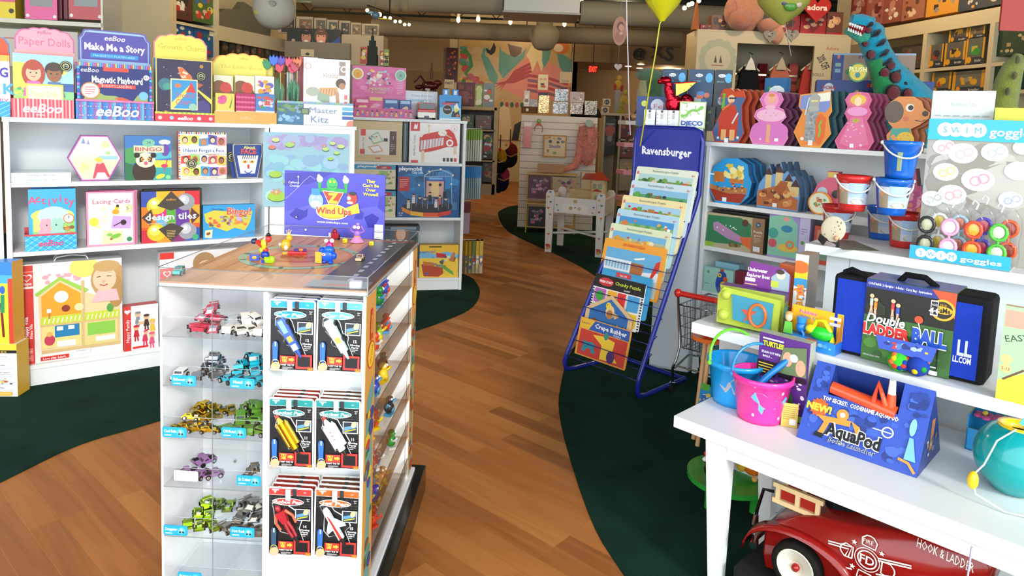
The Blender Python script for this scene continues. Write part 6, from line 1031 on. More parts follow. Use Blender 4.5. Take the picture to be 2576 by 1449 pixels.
def knight(a):a.raw([(.5+(x-.5)*.95,.5+(y-.5)*.96)for x,y in KN],'#e88a3c');a.poly([(.12,.66),(.14,.88),(.9,.95),(.92,.7),(.8,.6)],'#8090c8');a.poly([(.4,.9),(.9,.95),(.9,.8),(.6,.78)],'#f0ecd8');a.rect(.3,.1,.62,.62,'#9aa0a0');a.blobs(.3,.12,.62,.6,40,['#b4b8b8','#868c8c'],3,(.015,.025),'e');a.poly([(.38,.66),(.36,.86),(.5,.95),(.66,.86),(.62,.66)],'#a8a8a0');a.rect(.42,.78,.6,.81,'#e8d890');a.ell(.5,.66,.1,'#b0b0a8',ry=.05);a.poly([(.6,.12),(.58,.5),(.7,.58),(.84,.5),(.82,.2),(.72,.04)],'#e06a30');a.line([(.68,.18),(.72,.28),(.68,.38),(.74,.46)],.03,'#7ac040');a.line([(.28,.55),(.36,.85)],.025,'#c8d0d8');a.rect(.42,.03,.54,.12,'#f0e8e4');a.ell(.25,.14,.03,'#f8e8d8')
PRN=[(.1,0),(.88,0),(1,.16),(.86,.4),(.78,.5),(.88,.64),(.8,.74),(.86,.86),(.76,.98),(.5,1),(.28,.97),(.18,.86),(.26,.74),(.2,.62),(.3,.5),(.18,.36),(0,.14)]
def prin(a):a.raw([(.5+(x-.5)*.95,.5+(y-.5)*.96)for x,y in PRN],'#d8608c');a.ell(.52,.85,.17,'#e07090',ry=.12);a.ell(.52,.86,.13,'#e8c04c',ry=.09);a.ell(.52,.83,.06,'#f8d8b0',ry=.08);a.poly([(.46,.94),(.48,.99),(.52,.95),(.56,.99),(.58,.94)],'#f0a030');a.ell(.52,.66,.17,'#ea9ac8',ry=.08);a.poly([(.38,.56),(.66,.56),(.88,.1),(.5,.02),(.12,.1)],'#e678a4');a.ell(.5,.5,.06,'#b8b048',ry=.035);a.blobs(.25,.1,.8,.5,14,['#f4b8cc'],4,(.012,.02),'e');a.rect(.4,.03,.5,.1,'#f4f4f4');a.star(.68,.08,.035,'#f8d0e0',6)
DG=[(.14,0),(.62,0),(.68,.3),(.62,.42),(.8,.5),(.98,.62),(1,.72),(.86,.8),(.8,.92),(.62,1),(.3,1),(.12,.9),(.04,.7),(.12,.52),(.22,.44),(.1,.3)]
def dog(a):a.raw([(.5+(x-.5)*.95,.5+(y-.5)*.97)for x,y in DG],'#e09050');a.ell(.22,.72,.16,'#6a5a50',ry=.2);a.ell(.56,.8,.07,'#f4e8d8');a.ell(.58,.8,.045,'#3a3230');a.ell(.9,.7,.05,'#4a3a38');a.line([(.7,.58),(.84,.56),(.92,.6)],.015,'#5a3a2c');a.ell(.5,.6,.05,'#d87858');a.poly([(.16,.1),(.2,.42),(.6,.44),(.66,.12)],'#4fa898');a.ell(.52,.22,.15,'#e8c040');[a.star(.52+.1*math.cos(k),.22+.1*math.sin(k),.02,'#d8a030')for k in range(6)];a.line([(.22,.3),(.36,.18),(.5,.14)],.07,'#e89858');a.rect(.16,0,.6,.08,'#e8703c')
for sp in(('pirate shaped puzzle box with parrot',1797,1880,222,PIR,'#c8402c','#8a3020',pirate,6,.018,'#b84a2c'),('pink bonnet lady shaped puzzle box',1893,1992,229,LADY,'#e090c0','#5a2440',lady,4,.016,'#6a3050'),('knight shaped puzzle box with an orange shield',2005,2100,224,KN,'#e8a040','#1c3c44',knight,5,.018,'#284c54'),('pink gowned princess shaped puzzle box',2110,2210,231,PRN,'#e070a0','#7a2448',prin,4,.012,'#8a3058'),('dog shaped puzzle box in a green shirt',2228,2344,243,DG,'#e09050','#5c2c1c',dog,3,.016,'#a86038')):
 lb,x0,x1,y,sh,c,sd,dr,n,dx,bk=sp;stack(lb,'',x0,x1,y,ZT,.015,sh,c,sd,dr,n,dx,.036,lb.split(' puzzle')[0]+' boxes',bk)
SHIP=[(.2,0),(.75,0),(.95,.2),(1,.5),(.92,.65),(.88,.88),(.65,1),(.35,.98),(.12,.8),(.04,.6),(.0,.3)]
def ship(a):a.raw([(.5+(x-.5)*.97,.5+(y-.5)*.97)for x,y in SHIP],'#2f9cd8');a.poly([(.04,.3),(.9,.24),(.78,.04),(.2,.04)],'#a83a28');a.poly([(.04,.4),(.3,.34),(.9,.38),(.9,.26),(.5,.22),(.04,.3)],'#b87a48');a.rect(.12,.46,.38,.68,'#c87838');a.rect(.5,.46,.82,.56,'#c87838');a.blobs(.3,.5,.85,.92,22,['#f0dc78','#f4e8a0','#e0c050'],4,(.06,.12),'p');a.blobs(.1,.25,.9,.5,20,['#e0b060','#d8402c','#5a3a80','#8a5030'],6,(.02,.04));a.rect(.36,.04,.46,.13,'#f0f4f4');a.rect(.02,.6,.14,.63,'#f4f4f0')
CAS=[(.02,0),(.98,0),(1,.3),(.96,.55),(.86,.72),(.78,.7),(.68,.82),(.6,.74),(.52,.98),(.44,.74),(.34,.72),(.26,.92),(.18,.7),(.04,.5),(0,.3)]
def castle(a):a.raw([(.5+(x-.5)*.97,.5+(y-.5)*.97)for x,y in CAS],'#6a9cd0');[(a.rect(u-w_,.3,u+w_,t_,'#dcc083'),a.poly([(u-w_*1.3,t_),(u+w_*1.3,t_),(u,t_+.16)],'#4a3030'))for u,w_,t_ in((.26,.07,.7),(.5,.08,.76),(.72,.08,.6),(.88,.08,.5))];a.poly([(.02,.05),(.04,.36),(.3,.44),(.5,.5),(.7,.52),(.82,.3),(.96,.25),(.96,.03)],'#b8683a');a.blobs(.05,.05,.92,.45,36,['#8a4a2c','#d88a50','#e0b070','#6a3a24','#a85a34','#c8783c'],3,(.03,.08));a.poly([(.4,.4),(.55,.6),(.72,.58),(.6,.3)],'#a85a30');a.rect(.4,.05,.5,.13,'#f0f0e8')
for sp in(('pirate ship shaped puzzle box',1786,1896,397,SHIP,'#2f9cd8','#1a5a8c',ship,3,'#2a80b8'),('castle shaped puzzle box with a dragon',1909,2020,405,CAS,'#5a7a9c','#3a5470',castle,3,'#4a6a8c')):
 lb,x0,x1,y,sh,c,sd,dr,n,bk=sp;stack(lb,'',x0,x1,y,.953,.02,sh,c,sd,dr,n,.008,.06,lb.split(' puzzle')[0]+' boxes',bk,.05)
prismbox('puzzle_box','pink submarine shaped puzzle box behind the pails','box',F,2048,2150,432,.953,.1,.05,[(.1,0),(.9,0),(1,.4),(.8,.8),(.6,.84),(.62,1),(.35,1),(.35,.84),(.12,.7),(0,.4)],'#e06a84','#8a2a3c',lambda a:(a.ell(.25,.5,.12,'#b8d8e0'),a.ell(.6,.48,.1,'#444'),a.rect(.36,.86,.6,.98,'#e8c860'),a.rect(.1,.0,.9,.08,'#e8a83c')))
prismbox('puzzle_box','pink and blue fairy castle puzzle box behind the top sand pails','box',F,2262,2346,425,.953,.1,.06,[(0,0),(1,0),(1,.7),(.9,.98),(.8,.7),(.6,.7),(.5,1),(.36,.7),(0,.6)],'#d86a90','#8a2a44',lambda a:(a.blobs(.05,.02,.95,.65,24,['#6ab0d0','#e89070','#c05a98','#f0a8b8'],3,(.05,.1)),a.rect(.75,.6,.95,.75,'#6aa0c8')))
m=M();m.cyl((0,0,.055),(0,.012,.055),.055,.055,'#f09a3c','gloss',24);Art(m,(-.055,0,0),(1,0,0),(0,0,1),.11,.11).ell(.5,.5,.44,'#e4e8cc').blobs(.2,.2,.8,.8,12,['#6aa85a','#d8804c','#3a3a3a'],2,(.04,.09));tag(obj('round_game',m,loc=F.pt(F.px(2062,505,.04)[0],.04,.9535),rz=F.a),'round orange-rimmed animal game tin on the second shelf','game')
def croc(a):a.rect(0,0,1,1,'#bdb08c');a.poly([(.0,.1),(.8,.2),(.78,.8),(.6,.95),(.02,.92)],'#3a8058');a.poly([(.12,.7),(.2,.76),(.62,.42),(.8,.4),(.8,.18),(.4,.3),(.14,.5)],'#b88ab0');a.blobs(.15,.5,.55,.72,9,['#f4f4ec'],2,(.02,.035),'p');a.poly([(.6,.4),(.8,.44),(.82,.08),(.66,.2)],'#e8703c');a.ell(.68,.82,.1,'#5a4038');a.blobs(.4,.05,.7,.25,8,['#6a5a3c','#8a7a4c'],2,(.05,.08));a.rect(0,.0,.15,.14,'#9ac048');a.rect(.8,0,1,1,'#9a7654');a.text('Puzzle',.9,.62,.07,'#f0e8d8',w=.14,bold=.01);a.text('giant',.9,.52,.06,'#f0e8d8',w=.12);a.star(.9,.82,.09,'#2a5a7a',8,.7);a.text('58',.9,.82,.05,'#fff');a.rect(.84,.06,.95,.2,'#e8ecec');a.lines(.84,.96,.3,.46,4,'#c8b098')
boxed('puzzle_box','giant crocodile puzzle box on the third shelf of the right bookcase','box',F,1779,1925,535,.716,.012,.05,'#bdb08c',croc,side='#4a4438',y1=550)
boxed('puzzle_box','dark box standing behind the crocodile puzzle box','box',F,1782,1937,528,.716,.07,.05,'#3c3a38',side='#1c1c1e',y1=543)
boxed('puzzle_box','lilac and mint undersea puzzle box on the third shelf','box',F,1937,2040,536,.716,.015,.05,'#a898d0',lambda a:(a.poly([(0,.04),(.75,.04),(.7,.8),(.5,1),(0,.92)],'#8ed0b0'),a.rect(.76,.1,1,1,'#cfc8e8'),a.ell(.45,.68,.13,'#3a90b0',ry=.08),a.ell(.12,.55,.12,'#4aa898'),a.ell(.5,.25,.24,'#f0c858',ry=.09),a.ell(.55,.33,.1,'#e89058'),a.ell(.55,.33,.05,'#7ac8c0'),a.ell(.12,.32,.1,'#d85a6c'),a.ell(.42,.9,.08,'#f4a8a0',ry=.05),a.ell(.85,.42,.04,'#58a048'),a.lines(.8,.95,.6,.75,3,'#9a90c0')),y1=548)
boxed('puzzle_box','red boxed puzzle partly hidden at the end of the third shelf','box',F,2050,2120,572,.716,.03,.05,'#c8503c',lambda a:(a.rect(.1,.1,.9,.9,'#d88870'),a.ell(.4,.4,.3,'#7aa088')))
boxed('toy_box','mint box with a blue parrot on the lower shelf','box',F,1772,1846,672,.47,.012,.04,'#a3d3c6',lambda a:(a.ell(.62,.4,.26,'#2a50a8',ry=.42),a.ell(.62,.72,.2,'#2a50a8'),a.ell(.54,.74,.09,'#f0d048'),a.ell(.55,.74,.03,'#222'),a.ell(.74,.62,.1,'#e0602c'),a.ell(.7,.36,.16,'#e8c03c'),a.ell(.15,.8,.06,'#5aa868'),a.rect(.55,.92,.68,1,'#d8402c'),a.lines(.05,.35,.3,.36,1,'#6a8a9a')),y1=680)
boxed('toy_box','pale blue flat box behind the parrot box','box',F,1800,1860,662,.47,.07,.06,'#8fbfd0')
boxed('toy_box','dark red box beside the parrot box','box',F,1850,1900,685,.47,.03,.05,'#7a2434')
boxed('toy_box','teal boxes low on the right bookcase near the cart','box',F,1775,1850,845,.09,.03,.05,'#4a8aa0',lambda a:a.blobs(.05,.05,.95,.95,20,['#e8d048','#d8602c','#f0f0e0','#3a60a0'],5,(.05,.1)))
# white cabinet end top: sign, cards, foil dragon, boxes of gear toys
DJ=Frame(*R0.pt(.205,.02)[:2],-20);
def djeco(a):a.rect(0,0,1,1,'#b8d47c');a.rect(.04,.04,.96,.96,'#fbfcf6');a.line([(.08,.5),(.14,.45),(.28,.48),(.36,.6),(.5,.68),(.66,.66),(.8,.74)],.1,'#7cc042');a.ell(.82,.77,.1,'#7cc042',ry=.07,rot=25);a.line([(.1,.5),(.08,.42),(.2,.36),(.34,.46)],.035,'#7cc042');a.line([(.06,.94),(.26,.93),(.3,.82),(.22,.78)],.035,'#7cc042');[a.line(p,.03,'#7cc042')for p in([(.36,.56),(.26,.68),(.2,.66)],[(.4,.6),(.44,.48),(.4,.46)],[(.62,.7),(.58,.82),(.64,.84)],[(.66,.64),(.74,.54),(.8,.56)])];a.text('DJECO',.5,.19,.17,'#2a5ab0',w=.84,bold=.05)
F=R0;ZR=R0.px(1744,323,0)[1];m=M();m.bx(.002,.208,0,.26,ZT+.0004,ZR,'#dfe6ea','white');tag(obj('riser_block',m,loc=R0.o,rz=R0.a),'plain white block on the white cabinet end under the zebra cards','riser')
ZT=ZR+.0004
def stand(name,lbl,cat,px0,px1,y,v,dep,col,draw,z0=ZT,**k):return boxed(name,lbl,cat,R0,px0,px1,y,z0,v,dep,col,draw,**k)
boxed('shop_sign','square white sign with a green lizard on the white cabinet end','sign',R0,1711,1777,253,ZT,.001,.012,'#fbfcf6',djeco,y1=259)
for i,x in enumerate((1621,1652,1681)):stand('zebra_card','%s zebra card of the three above the blue rack'%['leftmost','middle','rightmost'][i],'card',x,x+28,276+i,.01,.006,'#f0efec',lambda a:(a.ell(.5,.62,.14,'#e8e6e0',ry=.2),[a.line([(.38,.5+.06*k),(.62,.52+.06*k)],.02,'#333')for k in range(5)],a.poly([(.3,.02),(.7,.02),(.6,.4),(.4,.4)],'#dfe8ee'),a.rect(.4,.84,.6,.98,'#444'),[a.line([(.05,.2*k+.1),(.2,.2*k+.16)],.02,'#777')for k in range(4)]),group='zebra cards above the blue rack')
stand('shop_sign','dark blue rounded sign board behind the zebra cards','sign',1603,1690,243,.12,.01,'#1c3a7c',lambda a:(a.ell(.22,.76,.1,'#c8d04c'),a.ell(.6,.7,.22,'#c8ccd8'),a.text('Felt',.7,.68,.16,'#b84a5c',w=.4)))
for i,(x0,x1,y)in enumerate(((1668,1728,174),(1734,1797,175),(1800,1842,176))):
 stand('gear_box',['left navy box with a blue bug toy above the lizard sign','middle navy box with a blue bug toy above the lizard sign','dark green sided box right of the navy bug boxes'][i],'box',x0,x1,y,.16,.08,'#1f4366' if i<2 else '#26323c',lambda a,i=i:(a.ell(.42,.9,.06,'#f0f0f0',ry=.03),a.text('PLUG',.42,.9,.04,'#1f4366',w=.2),a.text('BRICKS',.35,.8,.025,'#9ad0e8'),a.ell(.82,.86,.06,'#58b0e0',ry=.08),a.blobs(.2,.35,.9,.68,9,['#3a80c8','#d8704c','#c8ccd0','#a8b0b8'],i,(.04,.07)),a.rect(.1,.1,.9,.18,'#c8703c')),side='#5a7a3c',group='navy gear toy boxes')
for i,(x0,x1,y)in enumerate(((1732,1800,268),(1770,1800,330))):stand('gear_box',['dark green box between the lizard sign and the pirate boxes','small dark box low beside the lizard sign'][i],'box',x0,x1,y,.11,.05,'#26302c',lambda a:a.blobs(.1,.1,.9,.9,10,['#3a5a3a','#5a7a4a','#1a2a2a'],3,(.05,.1)),side='#4a6a34')
u,z=R0.px(1668,300,.06);m=M();m.ell((.03,0,.05),(.045,.022,.05),'#b8142c','foil');m.ell((.10,0,.055),(.04,.02,.05),'#8a1020','foil');m.tube([(.02,0,.07),(.0,0,.13),(.0,0,.16)],[.03,.026,.022],'#c01830','foil',12);m.ell((-.02,0,.175),(.036,.02,.022),'#c01830','foil');m.ell((-.047,0,.168),(.016,.014,.014),'#a81428','foil');tb_=thing('foil_dragon','shiny red foil dragon balloon above the zebra cards','balloon',R0.pt(u+.02,.06,ZT+.08),R0.a);obj('body',m,tb_);m=M();m.prism([(.045,.09),(.10,.12),(.145,.165),(.04,.155)],-.024,-.018,'#c8a848',mat='foil');m.tube([(.03,-.02,.158),(.148,-.02,.168)],.005,'#d8402c','foil');obj('wing',m,tb_)
# ================================================================ goods on the lowest table
def pail(lbl,p,r0,r1,h,col,hcol,grp,art=None,ha=20,up=True,rz=0,S=1):
 t=thing('sand_pail',lbl,'pail',p,rz,grp);m=M()
 m.lathe([(0,0),(r0,0),(r0+(r1-r0)*.12,h*.1),(r0+(r1-r0)*.85,h*.86),(r1*1.05,h*.88),(r1*1.06,h),(r1,h),(r1-.004,h*.95),(r0*.97,.006),(0,.006)],col,'gloss',28);obj('bucket',m,t)
 m=M();P=[(r1*1.04*math.cos(a),-math.sin(ha/57.3)*r1*1.15*math.sin(a),h*.94+(math.cos(ha/57.3)if up else-1)*r1*1.15*math.sin(a)*(1 if up else .75))for a in[PI*i/14 for i in range(15)]];m.tube(P,.0045 if up else .0035,hcol,n=8)
 for s_ in(-1,1):m.ell((s_*r1*1.06,0,h*.94),.008,hcol)
 obj('handle',m,t)
 if art: # wrap print on the visible side
  m=M();n=12;a0,a1=-160,-20;f=lambda u,v:((r0+(r1-r0)*v*.95+.0012)*math.cos(math.radians(a0+(a1-a0)*u)),(r0+(r1-r0)*v*.95+.0012)*math.sin(math.radians(a0+(a1-a0)*u)),h*v)
  for j,(c,u0,u1,v0,v1,kind)in enumerate(art):
   k=n if kind=='band' else 8;off=1+.004*j
   if kind=='band':vs=[f(u0+(u1-u0)*i/k,vv)for vv in(v0,v1)for i in range(k+1)];vs=[(x*off,y*off,z)for x,y,z in vs];m.add(vs,[(i,i+1,k+2+i,k+1+i)for i in range(k)],c,'card',True)
   else:
    P=[(u0+u1*math.cos(2*PI*i/16)*(1 if kind=='e' or i%2 else .5),v0+v1*math.sin(2*PI*i/16)*(1 if kind=='e' or i%2 else .5))for i in range(16)]if isinstance(u0,float)else u0
    vs=[tuple(q_*(off if ax<2 else 1)for ax,q_ in enumerate(f(*pt_)))for pt_ in P];m.add(vs,[tuple(range(len(vs)))],c,'card')
  obj('print',m,t)
 return t
SHARK=[((.02,.5),(.2,.62),(.3,.8),(.36,.64),(.7,.66),(.9,.6),(.8,.4),(.5,.3),(.3,.34),(.12,.36)),]
DOL=((.24,.62),(.3,.74),(.42,.74),(.5,.66),(.62,.6),(.74,.56),(.8,.66),(.86,.6),(.8,.48),(.62,.4),(.45,.4),(.42,.26),(.36,.36),(.36,.5),(.28,.56))
pb=atz(1842,1022,LOW+.001)+Vector((.02,.045,0));pk=atz(1910,1066,LOW+.001)+Vector((.018,.048,0))
pail('blue toy bucket with a grey shark and green handle',pb,.066,.086,.135,'#1f9ae0','#6ae030','toy buckets',[('#a9adb2',SHARK[0],0,0,0,'p'),('#f4f6f8',.62,.08,.42,.03,'e'),('#1a50a8',.9,.04,.25,.05,'s')],-25,True,.2)
pail('bright pink toy bucket with a blue dolphin and blue handle',pk,.064,.084,.135,'#f0389c','#2f8ad0','toy buckets',[('#6ab0e0',DOL,0,0,0,'p'),('#f4d8ee',.3,.03,.88,.05,'s'),('#f4d8ee',.72,.03,.75,.05,'s'),('#f4d8ee',.28,.03,.22,.05,'s'),('#f4d8ee',.72,.03,.18,.05,'s')],-35,True,-.1)
t=thing('toy_shovel','blue toy shovel leaning out of the pink bucket','shovel',pk+Vector((.0,0,.02)),-.3);m=M();m.tube([(-.03,-.02,.06),(.02,0,.115),(.07,.02,.16)],[.012,.009,.009],'#1f78c8');obj('shaft',m,t);m=M();m.tube([(.07,.02,.16),(.10,.0,.17),(.105,.03,.165),(.07,.02,.16)],.006,'#2f90dc');obj('grip',m,t)
m=M();m.bx(-.022,.022,0,.001,0,.07,'#d8b858');m.art(.044,.07).lines(.1,.9,.3,.9,7,'#a88a40').rect(.5,.1,.9,.35,'#e8e8e0');o=obj('price_tag',m,loc=pk+Vector((.062,-.062,.0)),rz=-.3,label='yellow cardboard tag hanging on the pink bucket',cat='tag')
F=TL
def turt(a):a.rect(0,0,1,1,'#5c2f86');a.blobs(0,.05,1,.55,60,['#c8b0d8','#e8e0f0','#4a2470','#8a60b0','#f4f0f8'],3,(.01,.03));a.text('TURTLES',.3,.88,.06,'#d8e83c',w=.42,bold=.05,out='#2a5a1a');a.rect(.08,.93,.5,.95,'#f4f0f8');a.text('SPLASH OUT WITH BALL',.32,.77,.03,'#f0ecf4',w=.5,bold=.03);a.text('BALLE ...',.2,.72,.025,'#f0ecf4',bold=.03);a.rect(.0,.48,.38,.66,'#1c1420');a.lines(.03,.34,.5,.64,4,'#e8d040');a.poly([(.5,.88),(.95,.94),(.98,.58),(.42,.55)],'#6a8058');a.ell(.6,.75,.06,'#e8a888',ry=.09);a.ell(.72,.78,.05,'#e0e4e4');a.ell(.86,.68,.06,'#e8a888',ry=.1);a.rect(.45,.5,.98,.56,'#1c1420');a.ell(.5,.22,.17,'#2f6a2c',ry=.2);a.rect(.6,.02,1,.1,'#9acc50')
boxed('toy_box','tall purple splash ball toy box behind the buckets','box',F,1912,2040,838,LOW,.235,.04,'#5c2f86',turt,side='#a8ac98',y1=862)
# triangular launcher carton
A0,A1,A2=(atz(*p,LOW+.0008)for p in((1988,1115),(2306,1203),(2402,1108)));w=.30;dp=.225;AF_=Frame(A1.x-w*math.cos(.768),A1.y+w*math.sin(.768),-44);A0=AF_.pt(0,0,LOW+.0008);hh=AF_.px(2290,968,dp*.5)[1]-LOW
t=thing('launcher_box','blue triangular bottle launcher carton with an orange launcher inside','toy box',A0,AF_.a);m=M();hd=dp/2;SL=math.hypot(hd,hh)
m.add([(0,0,0),(w,0,0),(w,hd*.62,hh*.62),(0,hd*.62,hh*.62)],[(0,1,2,3)],'#3553b4');m.add([(0,dp,0),(w,dp,0),(w,hd,hh),(0,hd,hh)],[(1,0,3,2)],'#2c4494')
for x0,x1 in((0,w*.17),(w*.76,w)):m.add([(x0,hd*.62,hh*.62),(x1,hd*.62,hh*.62),(x1,hd,hh),(x0,hd,hh)],[(0,1,2,3)],'#3553b4');m.add([(x0,0,0),(x0,dp,0),(x0,hd,hh)],[(0,1,2)],'#2a4088');m.add([(x1,0,0),(x1,dp,0),(x1,hd,hh)],[(0,1,2)],'#2a4088')
m.add([(0,0,0),(w,0,0),(w,dp,0),(0,dp,0)],[(3,2,1,0)],'#2a4088');a=Art(m,(0,0,0),(1,0,0),(0,hd/SL,hh/SL),w,SL)
a.blobs(.01,.01,.99,.6,46,['#2c4494','#4668c8','#263a80','#3f60c0'],3,(.03,.08));a.blobs(.01,.6,.16,.98,10,['#2c4494','#4668c8'],4,(.03,.06));a.blobs(.78,.6,.99,.98,14,['#2c4494','#4668c8','#263a80'],5,(.03,.06))
a.text('TOP SECRET:  CODENAME AQUAPOD',.46,.56,.05,'#f0f2f8',w=.64,bold=.04);a.star(.13,.43,.12,'#e8602c',14,.8);a.text('NEW!',.13,.43,.085,'#f6e23c',bold=.05)
a.poly([(.12,.34),(.42,.38),(.42,.31),(.25,.29),(.22,.14),(.17,.14),(.2,.28)],'#e8943c');a.ell(.34,.42,.07,'#e8943c');a.ell(.34,.42,.03,'#e8e0e0');a.poly([(.42,.38),(.5,.34),(.54,.22),(.5,.2),(.46,.3)],'#e8943c');a.poly([(.15,.14),(.22,.14),(.22,.08),(.14,.09)],'#1c1c20');a.ring(.72,.38,.065,.016,'#e8ecf4');a.lines(.6,.86,.36,.4,1,'#c8d0e8')
a.text('AquaPod',.46,.22,.15,'#16161a',w=.46,bold=.04,out='#eef0f4',outw=.05);a.text('Bottle Launcher',.47,.1,.06,'#16161a',w=.4,shear=.2,out='#dfe6f2',outw=.03);a.ell(.9,.52,.035,'#8ac8e8',ry=.1);a.poly([(.89,.4),(.92,.4),(.97,.15),(.88,.15)],'#78b8e4');a.line([(.84,.14),(.92,.12),(.98,.03)],.03,'#e8943c');obj('carton',m,t)
a=Art(m2:=M(),(w,0,0),(0,1,0),(0,0,1),dp,hh);m2.add([(w+.0004,.001,.001),(w+.0004,dp-.001,.001),(w+.0004,hd,hh-.002)],[(0,1,2)],'#26397c');a.l=6;a.poly([(.42,.2),(.56,.2),(.6,.6),(.46,.62)],'#c87838');a.blobs(.25,.1,.75,.4,12,['#3a58a0','#8a7a50','#d8d8e0'],3,(.03,.06));obj('end_panel',m2,t)
m=M();m.tube([(w*.19,hd*.7,hh*.72),(w*.5,hd*.7,hh*.66),(w*.74,hd*.7,hh*.6)],[.017,.018,.02],'#f0542c',n=12);m.tube([(w*.56,hd*.6,hh*.7),(w*.6,hd*.5,hh*1.0),(w*.66,hd*.6,hh*.7)],.008,'#f0542c');m.cyl((w*.69,hd*.7,hh*.66),(w*.69,hd*.7,hh*.86),.013,.011,'#f0542c');m.cyl((w*.69,hd*.7,hh*.86),(w*.69,hd*.7,hh*1.05),.010,.008,'#f2f2f2');obj('launcher',m,t)
# teal watering ball with cord
bc=atz(2530,1262,LOW)+Vector((.05,.05,0));bc.z=LOW+.001;R_=.088
t=thing('watering_ball','big teal ball shaped water pot with a yellow rim','water toy',bc);m=M();m.lathe([(0,0),(R_*.5,.006)]+[(R_*math.cos(math.radians(x)),R_*1.0+R_*math.sin(math.radians(x)))for x in range(-55,62,9)]+[(R_*.44,R_*1.86)],'#159a9c','gloss',32);obj('body',m,t);m=M();m.lathe([(R_*.5,R_*1.84),(R_*.5,R_*1.90),(R_*.34,R_*1.88),(R_*.3,R_*1.7)],'#f0c41c','gloss',28);obj('rim',m,t)
m=M();c0=Vector((-.03,-.03,R_*1.9));m.tube([(-.03,-.03,R_*1.9),(-.09,-.055,R_*1.7),(-.118,-.06,R_*1.05),(-.135,-.05,.06),(-.13,-.06,.02),(-.09,-.105,.004),(-.02,-.14,.004)],.002,'#e8ecea','matte');obj('cord',m,t);m=M();m.ell((-.134,-.052,.05),(.012,.012,.022),'#f0c41c');obj('bead',m,t);m=M();m.prism([(-.055,.2),(-.03,.185),(-.01,.205),(-.035,.225)],-.07,-.069,'#4ac0b0');obj('leaf_tag',m,t)
u0,v0=TL.fl(2450,1100,LOW);t=thing('flower_tray','open blue and yellow box of pink rubber flowers behind the teal ball','box',TL.pt(u0,min(v0,.44),LOW+.0008),TL.a);m=M();bw,bd,bh=.26,.10,.10
for bxs in((0,bw,0,.003,0,bh*.6),(0,bw,bd-.003,bd,0,bh),(0,.003,0,bd,0,bh),(bw-.003,bw,0,bd,0,bh),(0,bw,0,bd,0,.003)):m.bx(*bxs,'#e8d040',front='#2a9ad8',side='#2a9ad8')
obj('tray',m,t)
for i in range(5):
 x=.03+.045*i;m=M();[m.ell((x+.018*math.cos(k*1.257),.05+.018*math.sin(k*1.257),.09+.004*(i%2)),(.012,.012,.006),'#d85a98')for k in range(5)];m.ell((x,.05,.098),.007,'#f0d848');o=obj('rubber_flower',m,label=['leftmost','second','middle','fourth','rightmost'][i]+' pink rubber flower in the open box',cat='flower',group='pink rubber flowers',loc=TL.pt(u0,min(v0,.44),LOW),rz=TL.a)
# ================================================================ middle table
F=TM
t=thing('boat_box','green and purple underwater boat toy in its window box','toy box');u0,u1,z=span(F,1806,1962,705,.03,745);w=u1-u0;h=.13;t.location=F.pt((u0+u1)/2,.03,MID+.0008);t.rotation_euler=(0,0,F.a+.12)
m=M();m.bx(-w/2,w/2,.045,.095,0,h,'#9aa83c',side='#7a8a34',top='#5a2a7c');a=Art(m,(w/2,.045,0),(0,1,0),(0,0,1),.05,h);a.rect(0,0,1,.15,'#6a2a7c');a.rect(0,.82,1,1,'#6a2a7c');a.rect(.1,.4,.9,.7,'#3aa8a8');a.star(.5,.28,.08,'#d84a3c');obj('carton',m,t)
m=M();m.prism([(-w*.49,.01),(w*.47,.005),(w*.47,h*.9),(-w*.4,h),(-w*.49,h*.8)],.02,.044,'#b8c83c',mat='gloss');m.prism([(-w*.22,.03),(w*.36,.018),(w*.38,h*.8),(-w*.26,h*.86)],.012,.0195,'#2a9ab8',mat='gloss');m.tube([(w*.16+.026*math.cos(x),.010,h*.45+.036*math.sin(x))for x in[PI*2*i/14 for i in range(14)]],.005,'#f0742c',closed=True);m.ell((-w*.36,.018,h*.82),.016,'#c8d84c');m.ell((-w*.38,.018,h*.3),.018,'#c8d84c');m.prism([(-.02,.07),(0,.05),(-.012,.03),(.01,.045),(.02,.03),(.014,.055),(.03,.07)],.0095,.0115,'#d8503c');obj('boat',m,t)
m=M();m.bx(-w/2,w/2,0,.0445,.0,.0012,'#fff','blister');m.bx(-w/2,w/2,-.0012,0,0,h,'#fff','blister');obj('window',m,t)
m=M();m.prism([(-w*.22,h),(w*.5,h),(w*.5,h+.055),(w*.4,h+.075),(-w*.12,h+.085)],.095,.098,'#742a86');a=Art(m,(-w*.22,.095,h),(1,0,0),(0,0,1),w*.72,.085);a.noclip=1;a.poly([(.62,.02),(.98,.02),(.98,.7),(.82,.86),(.6,.5)],'#9ab0b8');a.ell(.8,.62,.16,'#f0d0b8');a.ell(.78,.74,.16,'#3a2a24',ry=.1);a.rect(.6,.12,.76,.36,'#b8c83c');a.text('Underwater',.3,.68,.14,'#fff',w=.42,bold=.03);a.text('Explorer Boat',.32,.46,.14,'#fff',w=.5,bold=.03);a.rect(.04,.2,.26,.34,'#f0f0ee');a.lines(.04,.5,.04,.14,1,'#e8c878');obj('header_card',m,t)
boxed('toy_box','orange brown box standing behind the underwater boat toy','box',F,1962,2004,668,MID,.17,.05,'#b8562c',lambda a:a.lines(.2,.8,.1,.4,4,'#e0a080'),side='#a84c28',y1=664)
def fris(a):a.rect(0,0,1,1,'#f0f2f2');a.ell(.5,.78,.28,'#f0d020',ry=.13);a.ell(.35,.84,.12,'#e8702c',ry=.08);a.ell(.6,.64,.15,'#3a9ad0',ry=.06);a.star(.6,.54,.08,'#e85a6c');a.text('Freeboards',.4,.25,.12,'#f09a20',rot=90,bold=.03);a.lines(.75,.9,.1,.6,5,'#888')
